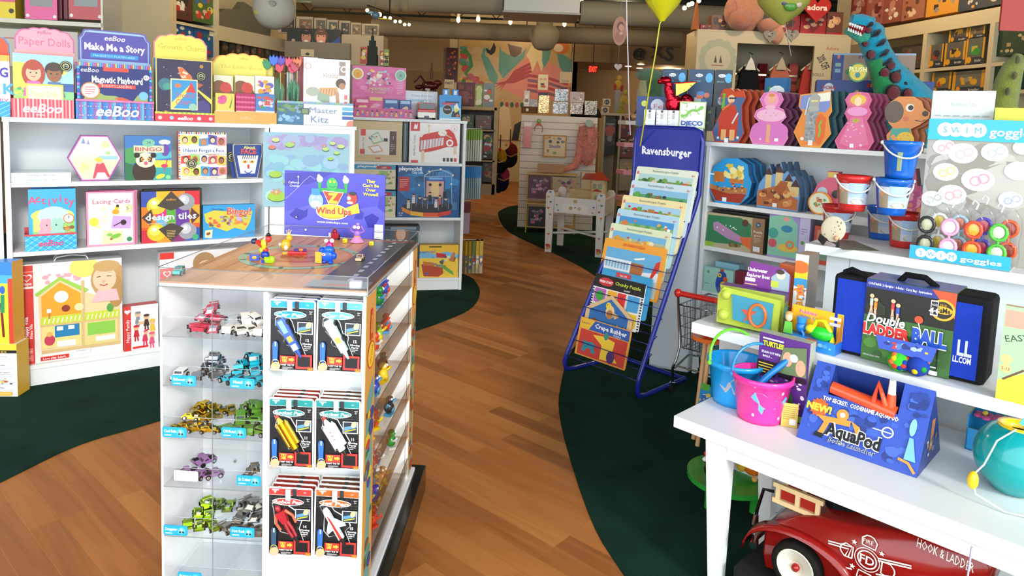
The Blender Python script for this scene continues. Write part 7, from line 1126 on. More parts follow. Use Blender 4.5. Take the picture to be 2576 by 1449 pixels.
a_=F.fl(2003,748,MID);boxed('toy_box','tall thin white box with yellow splash art and dark sides','box',F,2003,2036,640,MID,.16,.09,'#f0f2f2',fris,side='#6a5c4e',y1=642)
t=thing('bubble_set','yellow and blue bubble toy set with a green fish-shaped blower','toy box');u0,u1,z=span(F,1978,2110,755,.015,790);w=u1-u0;h=.115;t.location=F.pt((u0+u1)/2,.015,MID+.0008);t.rotation_euler=(0,0,F.a-.05)
m=M();m.bx(-w/2,w/2,0,.05,0,h*.3,'#2a8ad8',side='#2a6ac0');m.bx(-w/2,w/2,.046,.05,h*.3,h,'#f2b820');[m.add([(x,0,h*.3),(x,.047,h*.3),(x,.047,h)],[(0,1,2),(2,1,0)],'#e09a20')for x in(-w/2+.001,w/2-.001)]
a=m.art(w,h*.3);a.blobs(.3,.1,.98,.9,9,['#8ac8f0','#58a8e4'],3,(.1,.24),'e');a.rect(.18,.4,.42,.9,'#e8eef4');a.ell(.55,.7,.5,'#d8483c');a.lines(.5,.6,.5,.9,3,'#f4f4f4');a=m.art(w,h*.7,z0=h*.3,y=.046);a.text('Fubbles',.32,.8,.13,'#e84a7c',w=.34,bold=.03,out='#f8f0e8');a.text('Bubble Eggs',.36,.62,.1,'#4a90d8',w=.36);a.rect(.74,.72,.96,.84,'#f4f0f4');a.rect(.74,.5,.96,.62,'#e8e8f4');[a.ring(.5+.1*k,.7-.1*(k%2),.06,.01,'#f8d870')for k in range(3)];obj('carton',m,t)
m=M();m.ell((.028,.016,.052),(.036,.017,.021),'#2ac834');m.ell((-.002,.016,.06),(.018,.015,.014),'#f0e020');m.tube([(.004,.016,.066),(.012,.016,.09),(.034,.016,.092),(.054,.016,.062)],.0065,'#e8d820');m.prism([(.055,.035),(.07,.03),(.062,.052)],.01,.02,'#e8d820',mat='gloss');obj('fish_blower',m,t);m=M();m.ell((-.036,.024,.056),(.016,.016,.018),'#1f78d0');m.cyl((-.036,.024,.07),(-.036,.024,.088),.013,.015,'#2a8ae0');m.tube([(-.03,.014,.05),(-.022,.01,.04),(-.024,.012,.03)],.004,'#2a8ae0');obj('bubble_bottle',m,t)
m=M();m.ell((0,0,0),(.011,.008,.014),'#f0c8a0');m.ell((0,.002,.01),(.012,.008,.008),'#c8a060');m.prism([(-.014,-.05),(.014,-.05),(.01,-.014),(-.01,-.014)],-.002,.002,'#6ac84c');obj('child_cutout',m,t,loc=(-w*.42,-.0035,.085))
# ladder ball bag
t=thing('game_bag','blue and black carry bag of a double ladder ball game','game bag');u0,u1,z=span(F,2100,2498,676,.06,762);w=u1-u0;h=F.px(2300,722,.06)[1]-MID;t.location=F.pt(u0,.06,MID+.001);t.rotation_euler=(0,0,F.a)
m=M();m.bx(0,w,0,.12,0,h,'#101012','cloth',front='#16161c');obj('bag',m,t,bevel=.012);m=M();m.bx(.012,w*.24,-.002,.004,.012,h-.012,'#1c3cb0','cloth');obj('blue_panel',m,t);m=M();m.bx(w*.80,w-.02,-.002,.004,.012,h-.02,'#1c3cb0','cloth');a=Art(m,(w*.80,-.002,0),(1,0,0),(0,0,1),w*.17,h);a.text('LL',.42,.4,.18,'#c8d4f4',w=.5,out='#e8ecff',outw=.03);a.text('LL.COM',.36,.26,.07,'#f0f4ff',w=.62,bold=.03);obj('blue_panel',m,t)
m=M();x0,x1=w*.235,w*.80;m.bx(x0,x1,-.0045,.122,.002,h+.003,'#2f5a28',top='#3a4a8c');sw=x1-x0;a=Art(m,(x0,-.0045,.002),(1,0,0),(0,0,1),sw,h);a.rect(0,.5,1,.92,'#141814');a.rect(0,.0,1,.56,'#3a6a2c');a.blobs(0,.02,1,.5,30,['#44782f','#325c26','#4c8434'],3,(.04,.1),'e');a.blobs(0,.5,.3,.8,8,['#1c2a18','#20301c'],2,(.05,.1));a.rect(0,.9,1,1,'#2a3a8a');a.text('CONTAINS: 2-Uprights · 6-Bolas · Carry Bag · Instructions',.38,.95,.03,'#e8ecf8',w=.72,bold=.02);a.poly([(.74,1),(1,1),(1,.7)],'#e0502c')
a.ell(.87,.78,.125,'#e8b02c',n=26);a.ell(.87,.78,.1,'#2a2420',ry=.1);a.ell(.87,.78,.1,'#e8b02c',ry=.045);a.text('GaMe',.87,.78,.06,'#1a1a1a',w=.16,bold=.03);a.text('2010',.87,.84,.025,'#e8b02c');a.rect(.74,.7,.82,.88,'#f0f0f0');a.rect(.747,.715,.813,.865,'#1a1a1a');a.text('4+',.78,.76,.07,'#fff',bold=.03);a.text('AGES',.78,.83,.025,'#fff')
[(a.ell(u,v+.1,.025,'#e8b890'),a.line([(u,v+.07),(u,v-.02)],.035,c),a.line([(u,v),(u-.01,v-.12)],.018,'#d8b090'),a.line([(u,v),(u+.015,v-.12)],.018,'#d8b090'))for u,v,c in((.08,.7,'#b8c8c0'),(.13,.66,'#e8842c'),(.33,.68,'#c83a3c'),(.39,.64,'#3a5ac0'))]
a.ell(.63,.62,.045,'#e8502c');a.line([(.63,.58),(.66,.48)],.012,'#f0f0f0');a.ell(.75,.24,.06,'#e8502c');a.line([(.7,.02),(.7,.36)],.014,'#101010');a.line([(.86,.0),(.86,.36)],.014,'#101010');a.line([(.7,.1),(.86,.1)],.014,'#e8e8e8');a.text('Double',.27,.54,.11,'#f4f4f4',w=.44,bold=.03,shear=.2,out='#141414');a.text('LADDER',.28,.4,.13,'#d83028',w=.54,bold=.06,out='#f4f4f4',outw=.05);a.text('BALL',.76,.43,.17,'#2050b8',w=.38,bold=.06,out='#f4f4f4',outw=.05);a.text('Bola Game',.68,.3,.045,'#e8d040',w=.16,shear=.2);a.text('OFFICIAL BOLA GAME',.13,.07,.022,'#e8e8e8',w=.2);a.rect(.66,.02,.74,.11,'#d83028');a.text('TV',.7,.06,.05,'#fff',bold=.03);a.rect(.79,.01,.88,.06,'#f0f0f0');obj('printed_sleeve',m,t)
m=M();m.tube([(w*.42,.04,h),(w*.46,.04,h+.022),(w*.58,.04,h+.022),(w*.66,.04,h)],.009,'#0c0c0e','cloth');obj('bag_handle',m,t);m=M();m.tube([(.02,.03,h),(w*.1,.03,h+.012),(w*.2,.03,h)],.010,'#0c0c0e','cloth');obj('piping',m,t)
for i,(px,c1,c2)in enumerate(((2262,'#3ac030','#e8402c'),(2312,'#2040a0','#2a9a3c'))):
 p=F.pt(F.px(px,890,.02)[0],.022,MID+.029);m=M();m.ell((0,0,0),.028,c1,'cloth',20,14);q=random.Random(i);[m.ell((.0245*math.cos(k)*math.cos(j),-.0245*abs(math.sin(k))*math.cos(j),.0245*math.sin(j)),.0085,q.choice([c2,'#f0c020','#2040a0','#e87040']),'cloth',8,6)for k,j in[(q.uniform(0,PI),q.uniform(-.9,.9))for _ in range(9 if i==0 else 3)]];tag(obj('toy_ball',m,loc=p),['multicoloured cloth ball hanging in front of the ladder ball bag','blue and green cloth ball in front of the ladder ball bag'][i],'ball','cloth balls of the two-pack')
m=M();m.prism([(-.075,.0),(.055,-.008),(.065,.034),(-.085,.036)],0,.0015,'#3a5ac0');a=Art(m,(-.08,0,0),(1,0,0),(0,0,1),.145,.034);a.blobs(.1,.1,.95,.9,16,['#5a80e0','#e8d040','#2a3a80','#a8c0f0'],3,(.08,.25));a.text('2',.3,.5,.5,'#e04030',bold=.05);o=obj('ball_header',m,label='printed header card over the two cloth balls',cat='card',loc=F.pt(F.px(2290,850,.012)[0],.012,MID+.056),rz=F.a)
boxed('toy_box','green and yellow flat toy box at the right photo edge','box',F,2530,2660,760,MID,.0,.02,'#a8d8a0',lambda a:(a.rect(.02,.78,1,.96,'#e8a088'),a.poly([(0,0),(1,0),(1,.45),(0,.2)],'#f0e040'),a.text('EASY',.3,.68,.07,'#2a3a30',rot=15),a.ell(.14,.44,.05,'#e8c080'),a.ell(.14,.34,.05,'#e8c080'),a.text('5-12',.14,.34,.03,'#444'),a.line([(.1,.22),(.5,.36)],.02,'#6a4a30')),y1=800,side='#c8a878')
# ================================================================ highest table
F=TT
sand=[('#c4ccd8',0.,1.,.2,.78,'band'),('#a8c0dc',.3,.75,.4,.8,'band'),('#a8957a',.0,.28,.2,.6,'band'),('#e0a070',.12,.08,.62,.14,'s'),('#b8a88c',.55,.2,.28,.08,'e'),('#3a4a50',.82,.06,.6,.1,'e')]
PL=[('red sand pail at the left of the bottom row',2094,600,0,'#c82c28',0),('blue sand pail in the middle of the bottom row',2200,606,0,'#1660c0',.05),('red sand pail at the right of the bottom row',2264,624,0,'#c82c28',0),('red sand pail in the middle row',2143,511,1,'#c82c28',.04),('blue sand pail in the middle row',2242,527,1,'#1660c0',.04),('blue sand pail on top of the pile',2262,441,2,'#1660c0',.04)]
PH=.14
for lb,px,py,lv,c,dv in PL:
 z=TOP+.0012+lv*(PH+.003);p=atz(px,py,z)
 if lv==0:p+=F.n*(.05+dv)
 else:p=F.pt(*[(F.px(px,py,.085)[0]),.085],z)
 pail(lb,p,.047,.064,PH,c,'#ece8da','stacked sand pails',sand if lv<2 else[('#8a9a70',.3,.42,.2,.7,'band')],60,False,F.a+.5)
u,v=F.fl(2148,600,TOP);t=thing('sand_dollar','pale speckled sand dollar disc on a small black stand','ornament',F.pt(u,.02,TOP+.0008),F.a);m=M();m.T=Tm(0,0,.068)@Rx(-12);m.ell((0,0,0),(.047,.007,.052),'#d8cbb0','matte',28,12);q=random.Random(2);[m.ell((q.uniform(-.03,.03),-.006,q.uniform(-.03,.03)),(.0025,.0012,.004),'#8a7a60','matte',6,4)for _ in range(9)];obj('disc',m,t);m=M();m.prism([(-.045,.045),(-.052,.02),(-.03,0),(-.018,.02),(.02,.012),(.016,0),(.03,0),(.028,.04),(.02,.016),(-.02,.03)],-.012,-.006,'#141414',mat='gloss');m.ell((.018,-.014,.036),.010,'#e0a880');obj('stand',m,t)
c=[atz(*p,TOP+.0012)for p in((2084,601),(2150,606),(2212,631),(2120,628))];m=M();m.slab([(q_.x,q_.y)for q_ in c],TOP+.0008,TOP+.0016,'#6a6252');tag(obj('leaflet',m),'dark printed leaflet lying under the sand dollar stand','leaflet')
# swim goggles counter display
u0,u1,z=span(F,2290,2545,610,.0,640);w=u1-u0;z0=TOP;t=thing('counter_display','turquoise and clear counter display full of swim goggles','display',F.pt(u0,.0,z0+.0008),F.a);lip=F.px(2400,630,0)[1]-z0
m=M();m.bx(0,w,0,.004,0,lip,'#38b8dc');a=m.art(w,lip,x0=0)
def swim(a,s=1.0,uo=.0):
 for i,ch in enumerate('SWIM'):a.ell(.12*s+uo+i*.105*s,.5,.34,'#f4fbfd',n=20);a.text(ch,.12*s+uo+i*.105*s,.5,.32,'#38a8cc')
 a.text('goggles',.72*s+uo,.48,.36,'#f4fbfd',w=.4*s,bold=.02)
swim(a);m.bx(0,w,0,.13,0,.003,'#e8eef0');obj('front_lip',m,t)

for x in(0,w-.002):m=M();m.prism([(x,0),(x+.002,0),(x+.002,.12),(x,.12)],.004,.125,'#fff',mat='glass');obj('side_wall',m,t)
hb=F.px(2390,300,.13)[1]-z0;m=M();m.bx(.0,w*1.12,.13,.134,0,hb,'#b0aca0');a=Art(m,(0,.13,0),(1,0,0),(0,0,1),w*1.12,hb);a.blobs(0,.3,1,.86,30,['#a09c90','#c0bcb2','#968f84'],3,(.08,.16),'e')
for u,v,r,c in((.16,.8,.07,'#e8a8a8'),(.34,.76,.09,'#f0b8b8'),(.62,.78,.08,'#b8c0e0'),(.2,.62,.08,'#f0c880'),(.5,.58,.1,'#f098b0'),(.84,.66,.08,'#d8d4e4'),(.28,.46,.09,'#f0b0b0'),(.8,.46,.07,'#b0b8e0'),(.1,.42,.07,'#c0c0bc'),(.86,.82,.06,'#c8c8c4')):a.ell(u,v,r,'#f6f6f2',ry=r*.8);a.ring(u-.02,v-.01,r*.36,.01,c);a.ring(u+.05,v+.01,r*.36,.01,c)
a.rect(0,.85,1,1,'#38b8dc');a.l+=1
for i,ch in enumerate('SWIM'):a.ell(.16+i*.1,.925,.05,'#f4fbfd');a.text(ch,.16+i*.1,.925,.045,'#38a8cc')
a.text('goggles',.76,.92,.06,'#f4fbfd',w=.4,bold=.02);obj('back_card',m,t)
gp_=None
for i,(px,py,vv,c1,c2)in enumerate(((2335,545,.02,'#2a2c2a','#c8c4a0'),(2392,560,.02,'#f0a8c8','#f4f4f4'),(2452,560,.02,'#e8502c','#f0b83c'),(2515,570,.02,'#5ac040','#e8e8d0'),(2368,520,.07,'#e8e8e8','#e8c83c'),(2420,510,.07,'#a8c8d8','#e87a60'),(2480,520,.07,'#4a3ab0','#d83a5c'),(2545,530,.07,'#e8582c','#a83020'))):
 u=F.px(px,py,vv)[0];g=thing('goggles_pack',['black goggles with pale lenses at the front left','pink and white goggles second from the left in front','orange goggles in the middle of the front row','green packed goggles at the right of the front row','grey goggles with a yellow card in the back row','pale blue goggles in the back row','violet goggles in the back row','red orange goggles at the right of the back row'][i]+' of the swim display','goggles',F.pt(u,vv,TOP+.0045),F.a,'packs of swim goggles');H=.135+.012*(vv>.05)
 m=M();m.lathe([(.021,0),(.024,H*.2),(.020,H*.42),(.024,H*.62),(.021,H*.82),(.010,H*.95),(.004,H)],'#fff','blister',16,sy=.55);obj('clear_case',m,g);m=M()
 for z_ in(H*.28,H*.64):m.tube([(.016*math.cos(x),-.009,z_+.019*math.sin(x))for x in[2*PI*k/12 for k in range(12)]],.004,c1,closed=True);m.ell((0,-.007,z_),(.013,.003,.016),c2)
 m.tube([(0,-.009,H*.38),(0,-.009,H*.54)],.003,c1);obj('goggles',m,g);m=M();g.scale=(1.5,1.25,1.45);m.tube([(0,0,H),(.004,0,H+.014),(-.004,0,H+.022),(-.008,0,H+.012)],.0022,'#dfe6ea');obj('hanger',m,g)
m=M();p=F.pt(F.px(2350,400,.22)[0],.22,TOP);
u0,u1,z=span(F,2348,2506,226,.25,232);w=u1-u0;m=M();m.bx(0,w,0,.002,0,z-TOP,'#dfe6e6');a=m.art(w,z-TOP,x0=0);a.text('Ravensburger Puzzle',.52,.92,.03,'#a8b0b0',w=.4);[a.lines(.06+.155*i,.17+.155*i,.72-.26*j,.86-.26*j,6,'#b4bcbc')for i in range(6)for j in range(2)]
tag(obj('price_list',m,loc=F.pt(u0,.25,TOP+.0008),rz=F.a),'large pale printed list standing behind the swim goggles','sheet')
boxed('toy_box','yellow green box top showing above the swim goggles at the right edge','box',F,2504,2640,272,TOP,.2,.04,'#d8d848',lambda a:a.blobs(.6,.7,1,1,9,['#8ac050','#4a8a3c'],2,(.04,.08)))
# ================================================================ ride-on fire truck under the low table
F=TL;TV=.07
def tp(px,py,v=TV):return F.px(px,py,v)
RED='#8f1814';t=thing('ride_on_truck','red ride-on toy fire truck parked under the lowest white table','ride-on toy',F.pt(0,0,.0045),F.a)
side=[tp(*p)for p in((1905,1440),(1900,1400),(1906,1345),(1925,1322),(1990,1304),(2060,1308),(2150,1326),(2260,1342),(2340,1352),(2420,1374),(2475,1402),(2500,1440),(2490,1490),(2420,1510),(2200,1500),(2010,1470))]
side=[(a,b-.0045)for a,b in side][::-1];m=M();n=len(side)
secs=((.085,1.0),(.10,1.06),(.16,1.10),(.24,1.10),(.30,1.06),(.315,1.0));cx=sum(p[0]for p in side)/n;cz=sum(p[1]for p in side)/n;V_=[]
for v,k in secs:V_+=[(cx+(p[0]-cx)*(.93+.07*(k-1)/.1),v,cz+(p[1]-cz)*(.9+.1*(k-1)/.1))for p in side]
fs=[tuple(range(n))[::-1],tuple(range((len(secs)-1)*n,len(secs)*n))]+[(j*n+i,j*n+(i+1)%n,(j+1)*n+(i+1)%n,(j+1)*n+i)for j in range(len(secs)-1)for i in range(n)]
m.add(V_,[f[::-1]for f in fs],RED,'gloss',True);obj('body',m,t)
o0=tp(2040,1420);w_=tp(2470,1420)[0]-o0[0];hz0=tp(2200,1500)[1]-.0045;hh_=.17;m=M();a=Art(m,(o0[0],.0815,hz0),(1,0,0),(0,0,1),w_,hh_);a.noclip=1;a.mat='gloss'
def tq(px,py):u,z=tp(px,py);return((u-o0[0])/w_,(z-.0045-hz0)/hh_)
a.text('HOOK & LADDER',*tq(2374,1401),.14,'#ece6dc',w=.32,bold=.01,rot=-3);e_=tq(2177,1413);a.ring(*e_,.14,.02,'#ece6dc');a.ring(*e_,.18,.012,'#ece6dc');a.text('FD',*e_,.13,'#ece6dc',bold=.02)
for k in range(4):
 an=math.radians(90*k+90-3);c_=(e_[0]+.27*math.cos(an)*a.k,e_[1]+.27*math.sin(an));P=[(c_[0]+.14*math.cos(an+x)*a.k*.8,c_[1]+.14*math.sin(an+x)*.8)for x in(2.2,1.2,.45,0,-.45,-1.2,-2.2)];a.line(P+[P[0]],.02,'#ece6dc');s4=math.radians(45+90*k);a.star(e_[0]+.27*math.cos(s4)*a.k,e_[1]+.27*math.sin(s4),.045,'#ece6dc')
 a.text(['','FIRE','','CHIEF'][k]or '.',*c_,.05,'#ece6dc',rot=-3)if k%2==0 else None
a.text('FIRE',e_[0],e_[1]+.29,.06,'#ece6dc');a.text('CHIEF',e_[0],e_[1]-.29,.05,'#ece6dc')
for L_ in(((2080,1364),(2140,1380),(2130,1405)),((2080,1370),(2132,1385),(2122,1402)),((2205,1408),(2290,1428)),((2205,1414),(2290,1434)),((2090,1420),(2140,1436)),((2200,1448),(2300,1466))):a.line([tq(*p)for p in L_],.022,'#ece6dc')
obj('lettering',m,t)
wz=tp(2003,1424)[1]-.0045
def wheel(px,py,r):
 u=tp(px,py)[0];m=M();m.T=Tm(u,.075,wz)@Rx(90);m.lathe([(r*.72,-.018),(r*.9,-.022),(r,-.012),(r,.012),(r*.9,.022),(r*.72,.018)],'#16130f','matte',28);m.lathe([(0,.008),(r*.3,.010),(r*.34,.016),(r*.62,.012),(r*.7,.020),(r*.75,.018),(r*.75,-.018),(0,-.018)],'#e6e0cc','gloss',28);m.lathe([(0,.022),(r*.14,.02),(r*.15,.008)],'#a3201c','gloss',14);obj('wheel',m,t)
wr=.068;wheel(2003,1440,wr);wheel(2385,1500,wr);
for px,pz in((2003,1424),(2385,1508)):
 u=tp(px,pz)[0];m=M();out=[];R2=wr+.016
 for k,x in enumerate(range(-8,189,12)):out.append((u+.145*math.cos(math.radians(x)),wz+.09*math.sin(math.radians(x))))
 P0=[(p[0],p[1])for p in out];v0,v1=.045,.10;V2=[(p[0],v0+.012,p[1]-.008)for p in P0]+[(p[0],v0,p[1])for p in P0]+[(p[0]*1+(u-p[0])*-.04,v1,p[1]+.006)for p in P0];k=len(P0)
 m.add(V2,[(i,i+1,k+i+1,k+i)[::-1]for i in range(k-1)]+[(k+i,k+i+1,2*k+i+1,2*k+i)[::-1]for i in range(k-1)],RED,'gloss',True);o=obj('fender',m,t);s_=o.modifiers.new('thick','SOLIDIFY');s_.thickness=.005
m=M();m.bx(.2,1.0,.04,.36,.0045,wz+.004-wr,'#1a1a1c','matte');tag(obj('display_block',m,loc=F.o,rz=F.a),'low black block under the ride-on fire truck','block')
u,z=tp(2165,1312,.2);z-=.0045;m=M();m.tube([(u-.055,.2,z+.055),(u-.045,.2,z+.02),(u-.01,.2,z+.002),(u+.045,.2,z-.008),(u+.075,.2,z-.002)],[.04,.055,.06,.06,.03],'#101216','matte',14);obj('seat',m,t)
for nm,v,(x0,y0),(x1,y1),(x2,y2)in(('ladder',.11,(1946,1236),(2073,1260),(2073,1318)),('ladder',.27,(1968,1206),(2090,1230),(2090,1282))):
 a_,b_,c_=F.px(x0,y0,v),F.px(x1,y1,v),F.px(x2,y2,v);m=M();H=b_[1]-c_[1];L_=b_[0]-a_[0];zz=c_[1]-.0045
 for z in(zz+.004,zz+H-.014):m.bx(a_[0],b_[0],v-.005,v+.005,z,z+.013,'#dfc592','wood')
 for k in range(3):x=a_[0]+L_*(.1+.4*k);m.bx(x-.006,x+.006,v-.004,v+.004,zz+.017,zz+H-.014,'#dfc592','wood')
 obj('ladder',m,t)
 m=M()
 for k in range(2):x=a_[0]+L_*(.12+.4*k);m.prism([(x,zz+.016),(x+L_*.36,zz+.016),(x+L_*.36,zz+H*.72),(x+L_*.2,zz+H*.74),(x+L_*.17,zz+H*.9),(x+L_*.05,zz+H*.9),(x+L_*.03,zz+H*.74),(x,zz+H*.72)],v+.005,v+.009,'#9a201c',mat='gloss')
 obj('ladder_panel',m,t)
q0=F.px(1946,1240,.2);q1=F.px(1902,1300,.2);m=M();m.tube([(q0[0],.2,q0[1]),(q0[0]-.03,.2,q0[1]-.005),(q1[0]+.002,.2,q1[1]+.02),(q1[0],.2,q1[1])],.005,'#14120f','gloss');obj('hose',m,t);m=M();m.cyl((q1[0],.2,q1[1]+.004),(q1[0]-.004,.2,q1[1]-.028),.008,.010,'#c8ccce','chrome');obj('nozzle',m,t)
b0=tp(1897,1372);m=M();m.tube([(b0[0],.06,b0[1]),(b0[0]-.012,.10,b0[1]+.004),(b0[0]-.012,.30,b0[1]+.004),(b0[0],.34,b0[1])],.011,'#d0d2d2','chrome',10);obj('bumper',m,t)
c0=F.px(2362,1368,.2);m=M();m.cyl((c0[0],.2,c0[1]-.01),(c0[0]-.004,.2,.45),.018,.014,RED);obj('steering_column',m,t)
for v in(.10,.30):l0=F.px(2420,1378,.10);m=M();m.ell((l0[0],v,l0[1]+.012),(.026,.018,.018),'#d8dadc','chrome');obj('headlight',m,t)
g0=F.px(2448,1345,-.005);g1=F.px(2440,1449,-.005);m=M();m.tube([(0,0,0),(-.003,0,g1[1]-g0[1]),(-.003,0,-.44)],.0022,'#b8b0c8','matte');tag(obj('pull_cord',m,loc=F.pt(g0[0],-.004,.46)),'thin white cord hanging from the lowest table in front of the truck','cord')
# ================================================================ child shopping cart and wooden carousel stand
cw=atz(1690,990);KC=Frame(cw.x,cw.y,-40);t=thing('toy_shopping_cart','small chrome toy shopping cart with a red handle beside the tables','shopping cart',KC.o,KC.a);CH='#a8acb0'
hx=.24;m=M();m.cyl((0,.0,.52),(hx,.0,.52),.014,.014,'#c82a24');m.ell((0,0,.52),(.02,.02,.022),'#c82a24');obj('handle',m,t)
m=M()
def ring4(z,y0,y1,x0,x1,r=.004):m.tube([(x0,y0,z),(x1,y0,z),(x1,y1,z),(x0,y1,z)],r,CH,'chrome',6,closed=True)
for k in range(5):f=k/4;ring4(.24+.22*f,.03-.02*f,.28+.06*f,.025-.02*f,hx-.025+.02*f,.004 if k in(0,4)else .0018)
for k in range(9):
 f=k/8;x0,x1=.025+f*(hx-.05),.005+f*(hx-.01);m.tube([(x1,.01,.46),(x0,.03,.24)],.0018,CH,'chrome',5);m.tube([(x1,.34,.46),(x0,.28,.24)],.0018,CH,'chrome',5);m.tube([(x0,.03,.24),(x0,.28,.24)],.0016,CH,'chrome',4)
 y0,y1=.03+f*.25,.01+f*.33;m.tube([(.005,y1,.46),(.025,y0,.24)],.0018,CH,'chrome',5);m.tube([(hx-.005,y1,.46),(hx-.025,y0,.24)],.0018,CH,'chrome',5)
obj('wire_basket',m,t)
m=M();[m.tube([(x,.0,.52),(x,.01,.46),(x*.9+.012,.03,.24),(x*.9+.012,.0,.18),(x,-.01,.14),(x,.0,.055)],.007,CH,'chrome')for x in(0,hx)];[m.tube([(x,-.01,.14),(x,.14,.17),(x,.28,.13),(x,.3,.05)],.006,CH,'chrome')for x in(0.01,hx-.01)];m.tube([(.0,.0,.15),(hx,.0,.15)],.005,CH,'chrome');obj('chrome_frame',m,t)
for x,y in((0,0),(hx,0),(.01,.3),(hx-.01,.3)):
 m=M();m.tube([(-.012,0,.052),(-.012,0,.024)],.003,CH,'chrome');m.tube([(.012,0,.052),(.012,0,.024)],.003,CH,'chrome');m.bx(-.014,.014,-.008,.008,.05,.056,CH,'chrome');c_=obj('caster',m,t,loc=(x,y,.004));m=M();m.cyl((-.008,0,.0245),(.008,0,.0245),.024,.024,'#16161a','matte',18);obj('wheel',m,c_)
dc=atz(1835,1190,.10);t=thing('toy_stand','green round carousel stand with wooden ladybird pull toys beside the low table','toy stand',(dc.x,dc.y,.0045));m=M();m.cyl((0,0,.075),(0,0,.093),.15,.15,'#2f9a34','gloss',40);obj('base_disc',m,t)
for k in range(4):m=M();x=.11*math.cos(k*1.57-.9);y=.11*math.sin(k*1.57-.9);m.cyl((x,y,0),(x,y,.0745),.018,.018,'#2f9a34');obj('foot',m,t)
pq=atz(1750,1100,.12)-Vector((dc.x,dc.y,.0));m=M()
for y in(-.03,.03):m.tube([(pq.x,pq.y+y,.094),(pq.x+.04,pq.y+y+.06,.50)],.009,'#d8a874','wood')
obj('post',m,t);m=M();m.cyl((pq.x+.045,pq.y+.06,.50),(pq.x+.045,pq.y+.06,.515),.07,.07,'#e8702c','gloss',24);[m.ell((pq.x+.045+x,pq.y+.03+y,.532),.018,'#d8241c')for x,y in((-.02,0),(.014,-.01),(0,.02))];obj('orange_top',m,t)
m=M();m.prism([(pq.x-.02,.2),(pq.x+.03,.19),(pq.x+.04,.34),(pq.x-.005,.36)],pq.y-.05,pq.y-.046,'#2a90c8');a=Art(m,(pq.x-.02,pq.y-.05,.19),(1,0,0),(0,0,1),.06,.17);a.poly([(.05,.08),(.85,.02),(.85,.35),(.05,.42)],'#e8405c');a.poly([(.2,.85),(.75,.8),(.8,.95),(.25,.99)],'#58b03c');a.blobs(.1,.45,.9,.8,8,['#e8c84c','#3a6ac0','#f0f0f0'],2,(.04,.07));obj('label_card',m,t)
u_=atz(1745,1120,.17)
toy('wooden_bug','black wooden ladybird with red knobs on the green stand','pull toy',(dc.x-.075,dc.y-.06,.0985),.4,(('body',[('e',(0,0,.045),(.04,.03,.035),'#141212'),('e',(-.03,-.005,.09),(.022,.02,.022),'#141212'),('e',(.03,.0,.06),(.03,.028,.025),'#b8241c')]),('knobs',[('e',(-.01,-.03,.055),.010,'#d82a20'),('e',(-.03,-.02,.075),.009,'#d82a20'),('e',(-.05,-.01,.115),.008,'#d82a20'),('e',(-.045,-.01,.095),(.018,.01,.010),'#f0f0f0'),('c',(-.012,-.02,.02),(-.012,-.045,.008),.003,.003,'#ddd'),('e',(-.012,-.048,.008),.010,'#f4f4f4')]),('funnel',[('c',(0,-.02,.07),(.04,-.03,.11),.008,.03,'#4a9ae0')])))
toy('wooden_bug','orange and yellow wooden bug on the green stand behind the table leg','pull toy',(dc.x+.075,dc.y-.03,.0985),0,(('body',[('e',(0,0,.04),(.034,.028,.028),'#e07020'),('e',(-.04,.01,.05),(.02,.02,.03),'#e8b83c')]),('knobs',[('e',(-.005,-.03,.012),.010,'#e8a850'),('c',(-.005,-.02,.03),(-.005,-.03,.012),.003,.003,'#c86a20')])))
# ================================================================ background, left
def fb(name,lbl,cat,F,x0,x1,y0,y1,v,dep,col,draw=None,grp=None,side=None,mat='card',rz=0,top=None):
 """a box in frame F whose front shows between the given pixel columns and rows"""
 a=F.px(x0,(y0+y1)/2,v);b=F.px(x1,(y0+y1)/2,v);c=F.px((x0+x1)/2,y0,v)[1];d=F.px((x0+x1)/2,y1,v)[1];w=b[0]-a[0];h=c-d;m=M();m.bx(-w/2,w/2,0,dep,0,h,col,mat,front=col,side=side or col,top=top or side or col)
 if draw:draw(m.art(w,h))
 return obj(name,m,loc=F.pt((a[0]+b[0])/2,v,d),rz=F.a+math.radians(rz),label=lbl,cat=cat,group=grp)
def BF(y,deg=0,x=0):return Frame(x,y,deg)
def pan(t,name,F,x0,x1,y0,y1,v,dep,col,mat='card',draw=None):
 a=F.px(x0,(y0+y1)/2,v);b=F.px(x1,(y0+y1)/2,v);c=F.px((x0+x1)/2,y0,v)[1];d=F.px((x0+x1)/2,y1,v)[1];m=M();m.bx(a[0],b[0],v,v+dep,d,c,col,mat)
 if draw:draw(m.art(b[0]-a[0],c-d,x0=a[0],z0=d,y=v))
 return obj(name,m,t)
def bl(pal,seed=1,n=16,r=(.06,.16)):return lambda a:a.blobs(.03,.03,.97,.97,n,pal,seed,r)
CRM='#d9cda8'
E0=BF(4.9,8);t=thing('toy_shelf','cream wall shelving with drawing toys at the top left','shelf',(E0.o.x,4.9,0),E0.a)
pan(t,'shelf',E0,-90,258,49,60,0,.3,'#dcd6c2');pan(t,'back_panel',E0,-90,258,-60,300,.3,.01,'#9a9484');pan(t,'side_panel',E0,255,260,-60,300,0,.3,'#e0dac6')
fb('toy_box','yellow box with tiny face print on the top left shelf','box',E0,-30,38,-40,48,.02,.1,'#ecd02c',lambda a:(a.rect(0,.5,1,1,'#e0607c'),a.blobs(0,.6,1,1,6,['#f0a030','#3a90a8'],2,(.1,.15)),a.ell(.85,.25,.07,'#3a3020')),side='#c8a82c')
